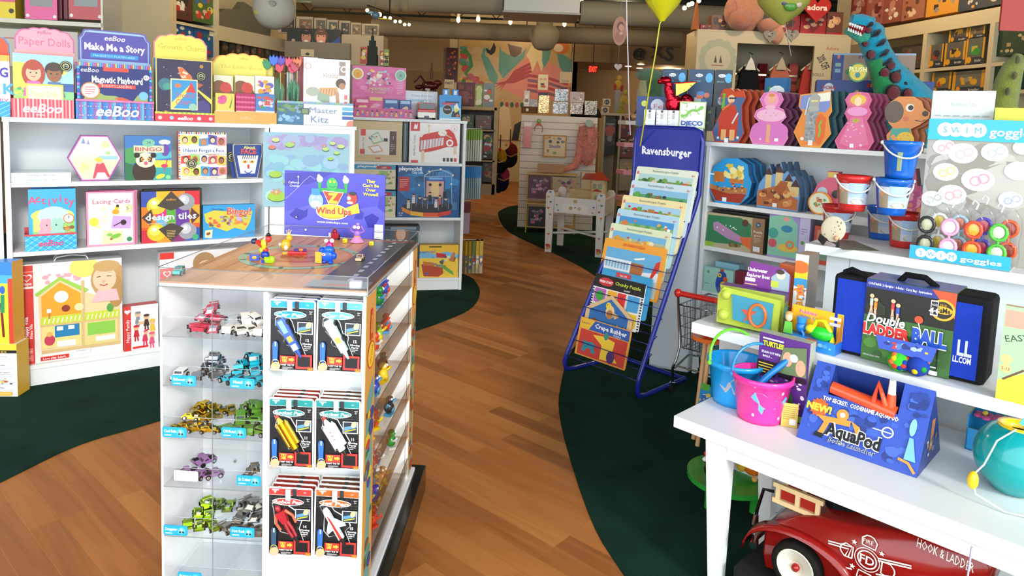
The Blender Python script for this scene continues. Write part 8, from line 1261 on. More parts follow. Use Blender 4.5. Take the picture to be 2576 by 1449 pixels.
for x0,x1,c,s_,lb in((62,143,'#e0488a','#8a3050','pink framed magic drawing screen on the top left shelf'),(172,257,'#b82a2c','#7a1c20','red framed magic drawing screen at the end of the top left shelf')):
 fb('drawing_toy',lb,'drawing toy',E0,x0,x1,-60,49,.03,.03,c,lambda a,c=c:(a.rect(.16,.3,.86,.92,'#8f9290'),a.ell(.08,.08,.04,'#e8e0d8',mat='gloss'),a.ell(.92,.08,.04,'#e8e0d8',mat='gloss')),side=s_,mat='gloss')
for i,x in enumerate((146,160)):fb('drawing_toy',['dark red edge of a stacked drawing toy, nearer the pink one','dark red edge of a stacked drawing toy, nearer the red one'][i],'drawing toy',E0,x,x+9,-60,47,.05,.03,'#6a1c2a')
fb('toy_box','white box with red writing on the lower shelf behind the paper doll display','box',E0,0,196,76,170,.05,.1,'#c9c2b4',lambda a:(a.lines(.05,.3,.7,.8,1,'#c87868'),a.text('SETS',.85,.75,.14,'#a83a3c')))
def bay(label,F,xs,rows,v,grp=None):
 t=thing('tall_bookcase',label,'bookcase',F.o,F.a,grp)
 return t
t=thing('tall_bookcase','cream wall bookcase of boxed toys running back along the left','bookcase',LW.o,LW.a)
u_a=LW.px(430,60,0)[0];u_d=LW.px(546,60,0)[0];u_e=LW.px(716,90,0)[0]
for nm,u0,u1,v0,v1,z0,z1 in(('side_panel',u_a-.02,u_a+.02,0,.4,0,3.3),('divider',u_d-.03,u_d+.01,-.02,.4,0,3.3),('back_panel',u_a,u_e+.2,.395,.41,0,2.55),('header_panel',u_d+.011,u_e+.2,-.01,.02,2.13,2.3)):m=M();m.bx(u0,u1,v0,v1,z0,z1,CRM,'white');obj(nm,m,t)
for i,y in enumerate((50,138)):z=LW.px(432,y,0)[1];m=M();m.bx(u_a+.0205,u_d-.031,0,.39,z-.03,z,CRM,'white');obj('shelf',m,t)
for z in(1.15,1.68,1.9):m=M();m.bx(u_d+.0105,u_e+.2,0,.39,z-.03,z,CRM,'white');obj('shelf',m,t)
for x0,x1,y0,y1,c,p,lb in((432,484,-25,49,'#5a3028',['#b8302a','#e8e0d0','#2a2420','#8a8a90'],'dark fire engine playset box high on the left wall bookcase'),(485,538,-20,58,'#4a6a34',['#e0c83c','#3a6ab0','#c84030','#e8b890'],'yellow circus playset box high on the left wall bookcase'),(433,487,60,134,'#1c5a94',['#2a7ab8','#b83028','#e8e8e8','#1a3050'],'blue helicopter playset box on the left wall bookcase'),(488,540,66,140,'#1c5a94',['#b83028','#e0d8c0','#2a6a9a','#4a7a5a'],'blue bird nest playset box on the left wall bookcase')):
 fb('toy_box',lb,'box',LW,x0,x1,y0,y1,.03,.2,c,bl(p,x0,14))
for i in range(9):
 x0=558+i*18;fb('toy_box','%s dark model box in the receding row on the left wall'%['first','second','third','fourth','fifth','sixth','seventh','eighth','ninth'][i],'box',LW,x0,x0+16,84+i*4,140+i*1.5,.04,.15,['#3a342a','#2a3230','#4a4234'][i%3],bl([['#6a5a44','#8a7a5c','#4a5a54'],['#7a6a54','#a03828','#3a4440']][i%2],i,8),'dark model boxes on the left wall')
z=2.3;m=M();m.prism([(0,0),(1.1,0),(1.12,.12),(.95,.2),(.8,.3),(.55,.36),(.45,.25),(.2,.22),(.05,.15)],0,.1,'#77725f',mat='matte');tag(obj('mountain_cutout',m,loc=LW.pt(u_d+.02,.05,2.301),rz=LW.a),'grey mountain shaped cut-out on the left wall bookcase','display')
p=aty(690,22,4.9);m=M();m.ell((0,0,0),.142,'#a8a294','matte',32,20);q=random.Random(3)
t=thing('hanging_globe','large grey inflatable globe hanging at the upper left','globe',p);obj('globe',m,t);m=M();[m.ell((.139*math.sin(a_),-.139*math.cos(a_)*math.cos(b_),.139*math.sin(b_)),(.03*s_,.006,.02*s_),c,'matte',8,6)for a_,b_,s_,c in((-.6,-.3,.9,'#a09c58'),(.5,.6,.8,'#a8b060'),(.2,.1,1.1,'#8f8a80'),(-.3,.5,1,'#99948a'))];obj('continents',m,t);m=M();m.tube([(0,0,.14),(0,0,3.699-p.z)],.003,'#555','matte');obj('string',m,t)
# frontal unit with two smiling faces poster
U1=BF(9.0);t=thing('tall_bookcase','grey and cream bookcase under the poster of two smiling people','bookcase',U1.o)
pan(t,'header_panel',U1,716,880,106,146,0,.04,'#857b66');pan(t,'back_panel',U1,716,880,146,556,.3,.02,'#5a5140');pan(t,'end_panel',U1,856,960,88,560,.05,.3,'#b8a888');pan(t,'shelf',U1,716,880,186,190,0,.3,'#b8a888')
def faces(a):
 a.rect(0,0,1,1,'#1c2018')
 for u,sk,hr in((.36,'#c98a6c','#1a1410'),(.64,'#f0a888','#6a4430')):a.ell(u,.55,.42,hr,ry=.5);a.ell(u,.42,.3,sk,ry=.46);a.ell(u-.05,.55,.04,'#2a1c18');a.ell(u+.05,.55,.04,'#2a1c18');a.ell(u,.2,.13,'#f8f0e8',ry=.07);a.ell(u,.72,.3,hr,ry=.12)
 a.poly([(.78,0),(1,.1),(1,.6)],'#2a4a9c');a.ell(.12,.2,.12,'#c8987c')
fb('poster','wide poster of two smiling faces above the left rear bookcase','poster',U1,722,856,72,112,.02,.01,'#1c2018',faces)
for i,(x0,x1,y0)in enumerate(((700,742,40),(745,787,42),(790,820,45),(822,850,50),(853,880,52),(882,908,57),(910,952,60))):fb('model_box',['leftmost','second','third','fourth','fifth','sixth','rightmost'][i]+' picture box in the high row above the smiling poster','box',U1,x0,x1,y0,83+(x0>820)*5,.1,.06,'#b0a284',lambda a,i=i:(a.rect(.18,.05,.95,.85,['#2c2a2a','#7a5a3c','#5a5a48','#4a5450'][i%4]),a.blobs(.2,.1,.9,.8,8,['#a87a4c','#8a8a7a','#5a3a2c','#d0b080'],i,(.06,.14))),'picture boxes above the smiling poster')
fb('card_sign','small cream card with a palm picture on the left rear bookcase','sign',U1,757,790,124,142,-.011,.01,'#d8caa0',lambda a:a.ell(.5,.35,.3,'#4a5a3a',ry=.2))
for i in range(9):fb('book','%s book in the row behind the wooden flowers'%['leftmost','second','third','fourth','fifth','sixth','seventh','eighth','ninth'][i],'book',U1,722+17*i,736+17*i,148+(i%3)*3,185,.05,.1,['#8a7a5c','#4a4030','#a09070','#6a3a2c','#5a5a4c'][i%5],None,'books behind the wooden flowers')
p=aty(936,166,6.2);m=M();[m.bx(-w_,w_,-w_,w_,z0,z1,'#3c4038','matte')for w_,z0,z1 in((.045,0,.1),(.038,.1,.17),(.026,.17,.22),(.012,.22,.26),(.004,.26,.33))];tag(obj('tower_model',m,loc=p),'dark skyscraper model standing in front of the cream end panel','model');k=aty(936,245,6.2);m=M();m.bx(-.2,.16,-.06,.12,-k.z,p.z-k.z,'#8a7a60');tag(obj('pedestal',m,loc=k),'tan block under the skyscraper model','pedestal')
for i,(x0,x1,y0,y1,c)in enumerate(((906,924,118,160,'#c84a2c'),(955,966,128,166,'#a8482c'),(966,978,124,168,'#8a9a3c'))):fb('book',['orange red book left of the skyscraper model','brick red book right of the skyscraper model','green yellow book right of the skyscraper model'][i],'book',BF(6.15),x0,x1,y0,y1,-.01,.02,c,bl(['#e8c84c','#2a2420','#f0e8d0'],i,8))
# lamp track, toy aeroplane
t=thing('track_light','row of glowing spot bulbs on the ceiling track at upper left','lamp',aty(980,40,9.4));P0=aty(980,40,9.4);m=M();pa=aty(925,14,8.6)-P0;pb_=aty(1030,52,10.4)-P0;m.tube([pa,pb_],.012,'#1c1c1c','matte');m.tube([(0,0,0),(0,0,3.699-P0.z)],.008,'#1c1c1c','matte');obj('track',m,t)
for i in range(9):f=i/8;m=M();m.ell((0,0,0),.03 if i in(1,2)else .022,'#ffcf7a','emit');obj('bulb',m,t,loc=pa+(pb_-pa)*f+Vector((0,-.02,-.06-.02*(i%2))))
t=thing('track_light','row of glowing spot bulbs beside the yellow balloon','lamp',aty(1740,8,8.4));P1=aty(1740,8,8.4);m=M();m.tube([(-.2,-.1,.08),(.3,.2,.14)],.01,'#1c1c1c','matte');m.tube([(0,0,.1),(0,0,3.699-P1.z)],.008,'#1c1c1c','matte');obj('track',m,t)
for x,y in((1722,20),(1733,12),(1741,9),(1758,2)):m=M();m.ell((0,0,0),.026,'#ffcf7a','emit');obj('bulb',m,t,loc=aty(x,y,8.4)-P1)
for i,(x,y)in enumerate(((1153,50),(1203,48),(1284,55),(1420,60),(1463,4))):
 p=aty(x,y,11.2);t=thing('spot_light',['leftmost','second','third','fourth','upper right'][i]+' small ceiling spot near the grey air unit','lamp',p,0,'small ceiling spots');m=M();m.ell((0,0,0),(.03,.03,.045),'#ffd48a','emit');obj('bulb',m,t);m=M();m.cyl((0,0,.04),(0,0,.1),.03,.02,'#c8c0b0');m.tube([(0,0,.1),(0,0,3.699-p.z)],.006,'#222','matte');obj('stem',m,t)
p=aty(945,38,5.6);t=thing('toy_aeroplane','blue and yellow toy aeroplane hanging at the upper left','toy aeroplane',p,.5);prims=(('body',[('e',(0,0,0),(.035,.03,.03),'#5a7080'),('e',(-.04,0,.015),(.03,.012,.012),'#8ab0b8')]),('wing',[('e',(.07,-.01,-.025),(.06,.02,.006),'#e8c820')]),('string',[('t',[(0,0,.03),(0,0,3.699-p.z)],.002,'#666','matte')]))
for n_,L_ in prims:obj(n_,prim(M(),L_),t)
# ================================================================ background, centre
WB=BF(BACK+.09)
m=M();a0=WB.px(1153,150,0)[0];a1=WB.px(1437,155,0)[0];zt=WB.px(1290,104,0)[1];zb=.9;w=a1-a0;h=zt-zb;m.bx(a0,a1,-.02,0,zb,zt,'#c8a868');a=m.art(w,h,x0=a0,z0=zb,y=-.02);a.blobs(0,.3,1,1,30,['#d0b47c','#c4a870','#ccb080'],3,(.06,.14),'e')
a.poly([(.34,.56),(.56,.8),(.64,.9),(.74,.9),(.82,.8),(1,.68),(1,.42),(.6,.42)],'#e8907c');[a.poly([(.3+.02*k,.56-.03*k),(.5,.62+.03*k),(.64,.68+.04*k),(.66,.66+.04*k),(.5,.58+.03*k)],'#b83a38')for k in range(4)];[a.poly([(.62,.68-.05*k),(.8,.66-.05*k),(.98,.6-.05*k),(.98,.575-.05*k),(.8,.63-.05*k),(.62,.65-.05*k)],['#b83a48','#8a6070'][k%2])for k in range(4)];a.poly([(.6,.86),(.64,.96),(.74,.96),(.78,.86),(.74,.7),(.7,.82),(.66,.7),(.63,.82)],'#f0dca0')
TL_='#5f9c8c'
a.poly([(.2,.84),(.22,.92),(.27,.93),(.25,.86),(.3,.76),(.36,.64),(.34,.56),(.28,.6)],TL_);a.poly([(.36,.96),(.38,.9),(.45,.86),(.54,.86),(.6,.94),(.58,.84),(.48,.72),(.4,.62),(.36,.7)],TL_);a.poly([(.74,.94),(.82,.93),(.8,.82),(.76,.74),(.74,.82)],TL_);a.poly([(.86,.93),(1,.84),(1,.6),(.9,.76)],TL_);a.ring(.27,.87,.04,.012,'#d0b47c');a.ring(.48,.78,.03,.008,'#7ab0a0');a.ring(.42,.66,.035,.008,'#7ab0a0')
a.poly([(.43,.98),(.46,.96),(.52,.95),(.56,.94),(.55,.88),(.5,.84),(.46,.86)],'#5a2c1c');a.ell(.9,.96,.09,'#d87a34',ry=.07);a.ell(.88,.95,.05,'#f0e0c0',ry=.04);a.blobs(.0,.62,.12,.96,9,['#5a9a8c','#4a8a34','#c8402c'],5,(.03,.05),'e');a.line([(.05,.9),(.1,.84),(.12,.74),(.07,.66),(.12,.6)],.035,'#3a8a34');a.blobs(0,.52,.24,.68,14,['#c8402c','#d8902c','#b86070','#3a7a34','#e8b83c'],7,(.02,.045),'e')
a.poly([(.24,.92),(.28,.9),(.3,.95),(.31,.98),(.33,.93),(.32,.88),(.29,.85),(.25,.88)],'#1c1410');a.text('CANDY',.95,.55,.03,'#3a2a1c')
for k in range(7):a.ell(.4+.045*k,.36,.018,['#2a5a44','#a83a2c'][k%2],ry=.028);a.ell(.4+.045*k,.4,.012,'#d8a870');a.l-=.8
a.l+=5;a.poly([(.36,.0),(.37,.3),(.42,.36),(.47,.3),(.5,.1),(.48,0)],'#e0c89a');a.ell(.43,.3,.05,'#e0c89a',ry=.04);a.poly([(.5,0),(.52,.16),(.58,.2),(.56,0)],'#1c1410')
tag(obj('mural',m,loc=WB.o),'wide painted mural of waves, a ship and a pink volcano on the back wall','mural')
fb('painting','tall dark red abstract picture left of the mural','painting',WB,1122,1150,120,205,-.05,.03,'#4a1410',bl(['#a83020','#1c1010','#d8702c','#6a1c14'],4,30,(.03,.06)))
m=M();d0=WB.px(963,175,-.02);d1=WB.px(1110,180,-.02);m.bx(d0[0],d1[0],-.04,-.0,0,d0[1]+.0,'#8c7658','matte');a=m.art(d1[0]-d0[0],d0[1],x0=d0[0],y=-.04);[a.rect(u,v,u+.4,v+.4,'#7e6a4f')for u in(.06,.54)for v in(.06,.52)];struct('door_1',m,loc=WB.o)
ES=BF(14.6);ex=lambda a:(a.rect(.03,.05,.97,.95,'#7a1008'),a.text('EXIT',.5,.5,.62,'#ff5a3c',w=.86,bold=.05,))
a=ES.px(1480,172,0);b=ES.px(1504,172,0);m=M();m.bx(a[0],b[0],0,.04,ES.px(1492,184,0)[1],ES.px(1492,164,0)[1],'#5a1410');a2=Art(m,(a[0],0,ES.px(1492,184,0)[1]),(1,0,0),(0,0,1),b[0]-a[0],ES.px(1492,164,0)[1]-ES.px(1492,184,0)[1]);a2.mat='sign';a2.rect(.03,.05,.97,.95,'#4a0804');V,Fc,x0,x1,y0,y1=textmesh('EXIT',.05)
a2.raw([(.07+.86*(x-x0)/(x1-x0),.15+.7*(y-y0)/(y1-y0))for x,y in V],'#ff3a22',Fc,'sign');m.tube([((a[0]+b[0])/2,.02,ES.px(1492,164,0)[1]),((a[0]+b[0])/2,.02,3.69)],.008,'#444','matte');tag(obj('exit_sign',m,loc=ES.o),'red glowing EXIT sign under the dropped soffit','sign')
for i,(x,y,Y_)in enumerate(((1581,158,15.6),(1610,153,16),(1612,164,14.95),(1706,157,15.7))):p=aty(x,y,Y_);p.z=2.612;m=M();m.cyl((0,0,0),(0,0,.006),.07,.07,'#ffdca8','emit');tag(obj('downlight',m,loc=p),['leftmost','second','third, lowest','rightmost'][i]+' recessed ceiling light under the soffit','lamp','recessed lights under the soffit')
SO=BF(BACK-.1)
for i,(ch,x,y,s_)in enumerate((('@',1650,98,.3),('O',1683,97,.34),('S',1684,135,.34),('Y',1625,95,.2),('@',1608,133,.22),('X',1655,130,.3))):u,z=SO.px(x,y,-.01);m=M();Art(m,(-.5,0,-.5),(1,0,0),(0,0,1),1,1).text(ch,.5,.5,s_*.9,'#1c1814' if i!=5 else '#4a1c14',bold=.01);tag(obj('sign_letter',m,loc=SO.pt(u,-.03,z)),['upper left spiral','large dark letter O','large dark letter S','curly letter Y','lower left spiral','dark red crossed figure'][i]+' in the dark wall lettering on the soffit','letter').modifiers.new('t','SOLIDIFY').thickness=.02
# shelf unit by the mural
C1=BF(9.2);t=thing('shop_shelf','pale wood shelf unit of packets at the end of the wooden path','shelf',C1.o)
for x0,x1,y0,y1,v,d in((1148,1250,269,276,0,.4),(1240,1251,269,490,0,.4),(1148,1244,325,329,.0,.38),(1148,1244,402,406,0,.38),(1148,1244,462,490,.0,.38)):pan(t,'shelf' if y1-y0<10 else 'upright',C1,x0,x1,y0,y1,v,d,'#b89a68','wood')
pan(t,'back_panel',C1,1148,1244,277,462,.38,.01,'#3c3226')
for i,(x0,x1,y0,y1,c,p,lb)in enumerate(((1148,1193,207,269,'#5a1c20',['#7a2a2c','#8a4a40'],'dark red tall box on top of the wooden shelf unit'),(1196,1214,211,268,'#6a8a3c',['#c8d890','#e8e8d0'],'light green box on top of the wooden shelf unit'),(1216,1243,209,269,'#7a8a8a',['#e8e8e8','#5a9a3c','#c8502c','#2a2a2a'],'grey green box with a football on the shelf unit'),(1150,1192,288,324,'#4a5a48',['#8a9a6a','#c8b898'],'green grey box on the second level of the shelf unit'),(1196,1236,290,324,'#6a5a50',['#b8a088','#8a3a34'],'brown patterned box on the second level of the shelf unit'),(1214,1240,335,400,'#3a2c24',['#b83a2c','#c8b040','#3a6a3c','#e0e0e0'],'clear figure packet on the third level of the shelf unit'),(1214,1241,410,458,'#4a4434',['#5a6a3c','#a87848','#8a3a2c'],'brown green packet on the lowest level of the shelf unit'))):fb('packet' if i>4 else 'toy_box',lb,'box',C1,x0,x1,y0,y1,.02,.1,c,bl(p,i,14))
fb('card_sign','small cream card reading FAST beside the red picture','sign',BF(8.8),1118,1142,200,222,0,.01,'#c8b07c',lambda a:a.text('FAST',.5,.6,.3,'#2a2018',w=.8,bold=.03));
p=aty(1080,240,8.9);toy('dragon_figure','dark red dragon figure with a tall stick behind the toy fire engine','figure',p,0,(('body',[('e',(0,0,.12),(.12,.07,.06),'#4a1418'),('e',(.1,0,.16),(.06,.05,.04),'#5a1a1c'),('e',(-.14,0,.1),(.05,.03,.03),'#3a1014')]),('leg',[('c',(-.06,0,.1),(-.08,0,-.0),.02,.015,'#3a1014')]),('leg',[('c',(.06,0,.1),(.07,0,0),.02,.015,'#3a1014')]),('wings',[('t',[(-.05,0,.15),(-.12,0,.24),(-.2,0,.16)],.015,'#3a1014'),('c',(.02,0,.2),(.02,0,.42),.02,.008,'#4a2c18','wood')])))
k=aty(1090,243,8.9);m=M();m.bx(-.45,.35,-.1,.3,-k.z,-.003,'#6a5640');tag(obj('display_block',m,loc=k),'brown block under the dragon figure','block')
# costumes hanging at the path end
for i,(x,y,c1,c2)in enumerate(((1256,400,'#14161c','#c89018'),(1282,385,'#2a2024','#8a2a1c'),(1262,445,'#101c3c','#c83a5c'))):
 p=aty(x,y+30,9.6+.1*i);toy('costume',['dark pirate costume with yellow cloth','dark brown costume with a red lantern','navy costume low at the path end'][i]+' hanging beside the slatted stand','costume',p,.2*i,(('cloth',[('e',(0,0,.1),(.11,.06,.14),c1,'cloth'),('e',(.03,-.03,.2),(.07,.04,.1),c2,'cloth'),('e',(-.06,-.03,.02),(.05,.04,.08),c1,'cloth')]),('trim',[('e',(.0,-.06,.3),.022,'#d8302c'),('e',(-.07,-.05,.28),.02,'#e8b03c'),('t',[(-.08,-.06,.15),(0,-.07,.12),(.08,-.06,.16)],.008,'#d8b060')]),('pole',[('c',(0,.02,.2),(0,.02,.5),.008,.008,'#3a2c20','wood')])))
# slatted stand
S1=Frame(.085,8.69,-4);t=thing('slatwall_stand','white slatted display stand beside the wooden path','display stand',S1.o,S1.a);sw,sh=.94,1.41;m=M();m.bx(0,sw,0,.04,.004,sh,'#d6cabb','white');a=m.art(sw,sh,x0=0);[a.rect(0,k/17,1,k/17+.005,'#8a7a6c')for k in range(1,17)];obj('slat_panel',m,t);m=M();m.bx(0,sw,.0405,.4,sh-.03,sh,'#c8bcae','white');obj('top_board',m,t);m=M();m.bx(0,.03,.0405,.4,.004,sh-.031,'#c8bcae','white');m.bx(sw-.03,sw,.0405,.4,.004,sh-.031,'#c8bcae','white');obj('side_board',m,t)
def sb(name,lbl,cat,x0,x1,y0,y1,v,dep,col,draw=None,mat='card',grp=None):return fb(name,lbl,cat,S1,x0,x1,y0,y1,v,dep,col,draw,grp,None,mat)
sb('packet','clear bag with a pink cloth on the slatted stand','packet',1317,1337,308,372,-.04,.03,'#d07c74',lambda a:a.rect(0,.85,1,1,'#e8e0d8'),'gloss');sb('cloth_pouch','tan printed pouch hanging on the slatted stand','pouch',1366,1425,340,396,-.04,.03,'#b89058',lambda a:(a.rect(.06,.06,.94,.94,'#cdb48c'),a.text('Shells',.5,.5,.14,'#4a4080',w=.5,bold=.02),a.blobs(.05,.6,.95,.95,9,['#3a3a3c','#6a6a6a','#c8902c'],3,(.05,.1),'e'),a.ell(.5,.2,.1,'#7a8a5a',ry=.06),a.blobs(.05,.1,.3,.4,3,['#4a4438'],4,(.04,.06),'e')),'cloth')
u,z=S1.px(1355,325,-.03);m=M();m.tube([(.05*math.cos(x),0,.055*math.sin(x))for x in[-.7+i*.33 for i in range(14)]],.004,'#a83024');m.ell((0,-.01,.06),(.03,.01,.014),'#d84a34');m.ell((0,-.008,.1),(.026,.008,.03),'#7aa05a');tag(obj('headband',m,loc=S1.pt(u,-.03,z),rz=S1.a),'red headband with a round green tag on the slatted stand','headband')
u,z=S1.px(1478,345,-.08);t=thing('feather_boa','fluffy pink feather boa hung on the slatted stand','feather boa',S1.pt(u,-.08,z));m=M();q=random.Random(5);m.ell((0,0,-.1),(.13,.06,.25),'#e08878','fur')
for L_ in([(-.06,0,.12),(-.08,0,0),(-.09,-.01,-.2),(-.14,-.02,-.36),(-.3,-.03,-.42)],[(.0,0,.14),(-.01,0,0),(-.02,0,-.3)],[(.06,0,.12),(.07,0,-.05),(.05,0,-.34)],[(.02,-.03,.1),(.02,-.03,-.2)]):m.tube(L_,[.05]*(len(L_)-1)+[.03],'#e08878','fur',10);
for L_ in range(240):x=q.uniform(-.11,.09);z_=q.uniform(-.34,.17);an=q.uniform(0,6.28);m.tube([(x,-.04,z_),(x+.05*math.cos(an),-.07,z_+.04*math.sin(an))],.0035,'#eea090','fur',3,caps=False)
obj('feathers',m,t,sub=0);m=M();m.cyl((0,-.09,.17),(0,-.096,.17),.045,.045,'#9ab0a0','gloss',20);obj('round_tag',m,t)
for i,(x0,x1,y0,y1,c,mt,lb)in enumerate(((1355,1381,240,284,'#c8a878','foil','tan printed foil bag at the left of the slatted stand top'),(1391,1428,257,286,'#8f8a86','foil','lower silver foil bag on the slatted stand'),(1396,1429,224,255,'#8a8886','foil','upper silver foil box stacked on the foil bag'),(1435,1466,259,287,'#8c7c70','foil','pinkish foil bag second from the right on the slatted stand'),(1434,1470,231,258,'#a88a78','gloss','dull pink clear box on the pinkish foil bag'),(1471,1502,254,289,'#84786a','foil','silver patterned foil bag at the right end of the stand'),(1318,1332,228,272,'#c8b8a0','gloss','thin clear tube at the far left of the stand top'),(1333,1352,250,272,'#8a8078','gloss','small grey packet left on the stand top'))):sb('gift_bag',lb,'bag',x0,x1,y0,y1,.08,.1,c,bl(['#fff4e4','#8a7a6a','#e8dcd0'],i,8)if mt=='gloss' else None,mt)
sb('basket','brown wicker basket at the left of the stand top','basket',1311,1352,268,285,.03,.12,'#6a4a2c',lambda a:a.rect(.3,.3,.45,.7,'#e8e0d0'),'matte');sb('card_sign','red edged price card standing above the slatted stand','sign',1352,1380,186,232,.2,.01,'#d83a24',lambda a:(a.rect(.06,.12,.94,.97,'#e8d8a0'),a.text('$5.50',.5,.72,.12,'#c8502c',w=.6,bold=.02),a.blobs(.2,.2,.8,.55,8,['#c84a2c','#2a2018','#6a8a3c'],3,(.06,.1))));sb('card_sign','dark card reading Party below the red price card','sign',1354,1378,233,254,.22,.01,'#2a1c14',lambda a:a.text('Party',.5,.5,.4,'#e8d8b0',w=.8));sb('card_sign','tan card on a stick right of the price card','sign',1408,1438,181,209,.25,.01,'#b89c64',lambda a:a.text('Candy',.5,.2,.18,'#3a2a1c',w=.6))
m=M();c_=S1.px(1481,260,.3);m.prism(circ(0,0,.17,16,a0=0,a1=180),0,.03,'#1c1410',mat='matte');tag(obj('chair_back',m,loc=S1.pt(c_[0],.32,sh)),'dark rounded chair back behind the foil bags','chair')
# yellow frame shelf, doll play table, doll house
Y1=Frame(*atz(1322,585)[:2],-3);t=thing('wire_shelf','thin yellow frame shelf with purple boxes beside the slatted stand','shelf',Y1.o,Y1.a);m=M();[m.tube([(x,y,.004),(x,y,.72)],.008,'#c8a85c','wood')for x in(0,.58)for y in(0,.22)];[m.bx(-.01,.59,-.01,.23,z-.01,z,'#c8a85c','wood')for z in(.08,.36,.72)];obj('frame',m,t)
for x0,x1,y0,y1,c,lb in((1328,1386,444,500,'#5a3040','purple jewellery craft box on the yellow frame shelf'),(1390,1450,446,498,'#b8a080','tan craft box on the yellow frame shelf'),(1328,1372,522,575,'#2a2428','black craft box on the lower level of the yellow frame shelf')):fb('craft_box',lb,'box',Y1,x0,x1,y0,y1,-.005,.08,c,lambda a:(a.blobs(.1,.1,.9,.95,12,['#8a7a80','#c8b8c0','#c86a90','#5a5060'],3,(.06,.12),'e'),a.text('jewelry',.45,.45,.14,'#d8c0d8',w=.6)))
fb('wooden_tray','brown tray with leaflets on the yellow frame shelf','tray',Y1,1352,1420,414,432,.05,.12,'#a87a48',mat='wood')
P_=[atz(1372,634),atz(1500,640)];DT=Frame(P_[0].x-.02,P_[0].y,-20);t=thing('play_table','white play table with painted hearts and animals at the carpet edge','table',DT.o,DT.a);w=.62;d=.48
def hearts(a):[a.heart(u,v,.022,c)for k,(u,v,c)in enumerate(((.5,.98,'#3a70b0'),(.3,.9,'#d8a83c'),(.6,.82,'#3a8a50'),(.35,.72,'#c84a3c'),(.6,.62,'#d88a2c'),(.5,.3,'#c87a50')))];a.blobs(.15,.02,.85,.16,8,['#a85a34','#5a8a3c','#d8a868','#c84a3c'],3,(.02,.04),'e')
for i,(x,y)in enumerate(((0,0),(w-.09,0),(0,d-.04),(w-.09,d-.04))):
 m=M();m.prism([(x+.012,.004),(x+.078,.004),(x+.09,.61),(x+.07,.645),(x+.02,.645),(x,.61)],y,y+.03,'#e6e0d8',mat='white');a=m.art(.09,.64,x0=x,y=y);hearts(a)if i<2 else None;obj('leg',m,t)
for y in(0,d-.04):m=M();m.bx(.091,w-.091,y+.004,y+.024,.42,.58,'#e6e0d8','white');a=m.art(w-.182,.16,x0=.091,z0=.42,y=y+.004);(a.ell(.5,.8,.14,'#c8a878',ry=.12),a.rect(.2,.1,.8,.6,'#f0ece4'),a.ell(.4,.35,.12,'#c8a070'),a.ell(.6,.35,.12,'#d8b890'),a.ell(.5,.4,.04,'#333'),a.heart(.06,.5,.07,'#3a9a4c'),a.heart(.94,.5,.07,'#3a5ab0'),a.heart(.1,.16,.06,'#2a6a9a'),a.heart(.92,.16,.06,'#c83a8a'));obj('apron',m,t)
for x in(.004,w-.024):m=M();m.bx(x,x+.02,.031,d-.041,.42,.59,'#e0d8cc','white');obj('apron',m,t)
m=M();m.bx(.025,w-.025,.031,d-.041,.52,.53,'#c8b078','wood');obj('table_top',m,t);m=M();m.tube([(.06,.04,.2),(w/2,d/2,.2),(w-.06,.04,.2)],.014,'#e6e0d8','white');m.tube([(.06,d-.05,.2),(w/2,d/2,.2),(w-.06,d-.05,.2)],.014,'#e6e0d8','white');obj('stretcher',m,t)
hp=DT.pt(.50,.2,.531);t=thing('doll_house','cream doll house with red roofs on the play table','doll house',hp,DT.a);m=M();m.cyl((0,0,0),(0,0,.24),.085,.085,'#d8c49a','matte',8);m.bx(-.3,-.07,-.02,.08,0,.12,'#c0a87c','matte');obj('walls',m,t);m=M();m.cyl((0,0,.24),(0,0,.315),.115,.03,'#a83c24','matte',8);obj('roof',m,t);m=M();[m.bx(x-.018,x+.018,-.088,-.080,z,z+.05,'#8a9a80','gloss')for x,z in((-.025,.15),(.03,.15),(-.005,.03))];obj('window',m,t);m=M();m.prism([(-.05,.125),(.05,.125),(0,.15)],-.095,-.07,'#a83c24',mat='matte');obj('porch_roof',m,t)
fb('doll_house','second cream doll house behind the red-roofed one','doll house',BF(7.3),1462,1510,436,502,0,.15,'#c8b48a',lambda a:(a.poly([(0,.75),(1,.75),(.7,1),(.2,1)],'#a84030'),a.rect(.6,.3,.8,.6,'#8a9a80')))
# shelves right of the slatted stand
C2=BF(9.6);t=thing('shop_shelf','cream shelf unit with dark goods behind the slatted stand','shelf',C2.o);[pan(t,n_,C2,x0,x1,y0,y1,v,d_,'#b8a888')for n_,x0,x1,y0,y1,v,d_ in(('top_board',1510,1600,285,291,0,.4),('upright',1512,1517,291,549,0,.4),('upright',1552,1557,291,549,0,.4),('shelf',1557,1600,350,354,0,.4),('back_panel',1517,1600,291,500,.38,.01),('lower_panel',1557,1600,400,480,.1,.02))]
for i,(x0,x1,y0,y1,c)in enumerate(((1520,1548,300,390,'#1c1818'),(1560,1592,300,346,'#6a2420'),(1560,1592,358,396,'#8a4440'))):fb('toy_box',['black clear-topped figures box','dark red box','dull pink box'][i]+' in the cream shelf behind the slatted stand','box',C2,x0,x1,y0,y1,.05,.1,c,bl(['#3a3434','#8a8a8a','#a84a3c'],i,10))
for i,(y0,y1)in enumerate(((248,266),(268,286))):fb('toy_box',['upper','lower'][i]+' pale box marked 1+ on the cream shelf unit','box',C2,1517-i*4,1536-i*4,y0,y1,.05,.1,'#d0b488',lambda a:(a.ell(.5,.5,.36,'#1c1410'),a.text('1+',.5,.5,.3,'#e8d8b0',bold=.02)),'boxes marked 1+')
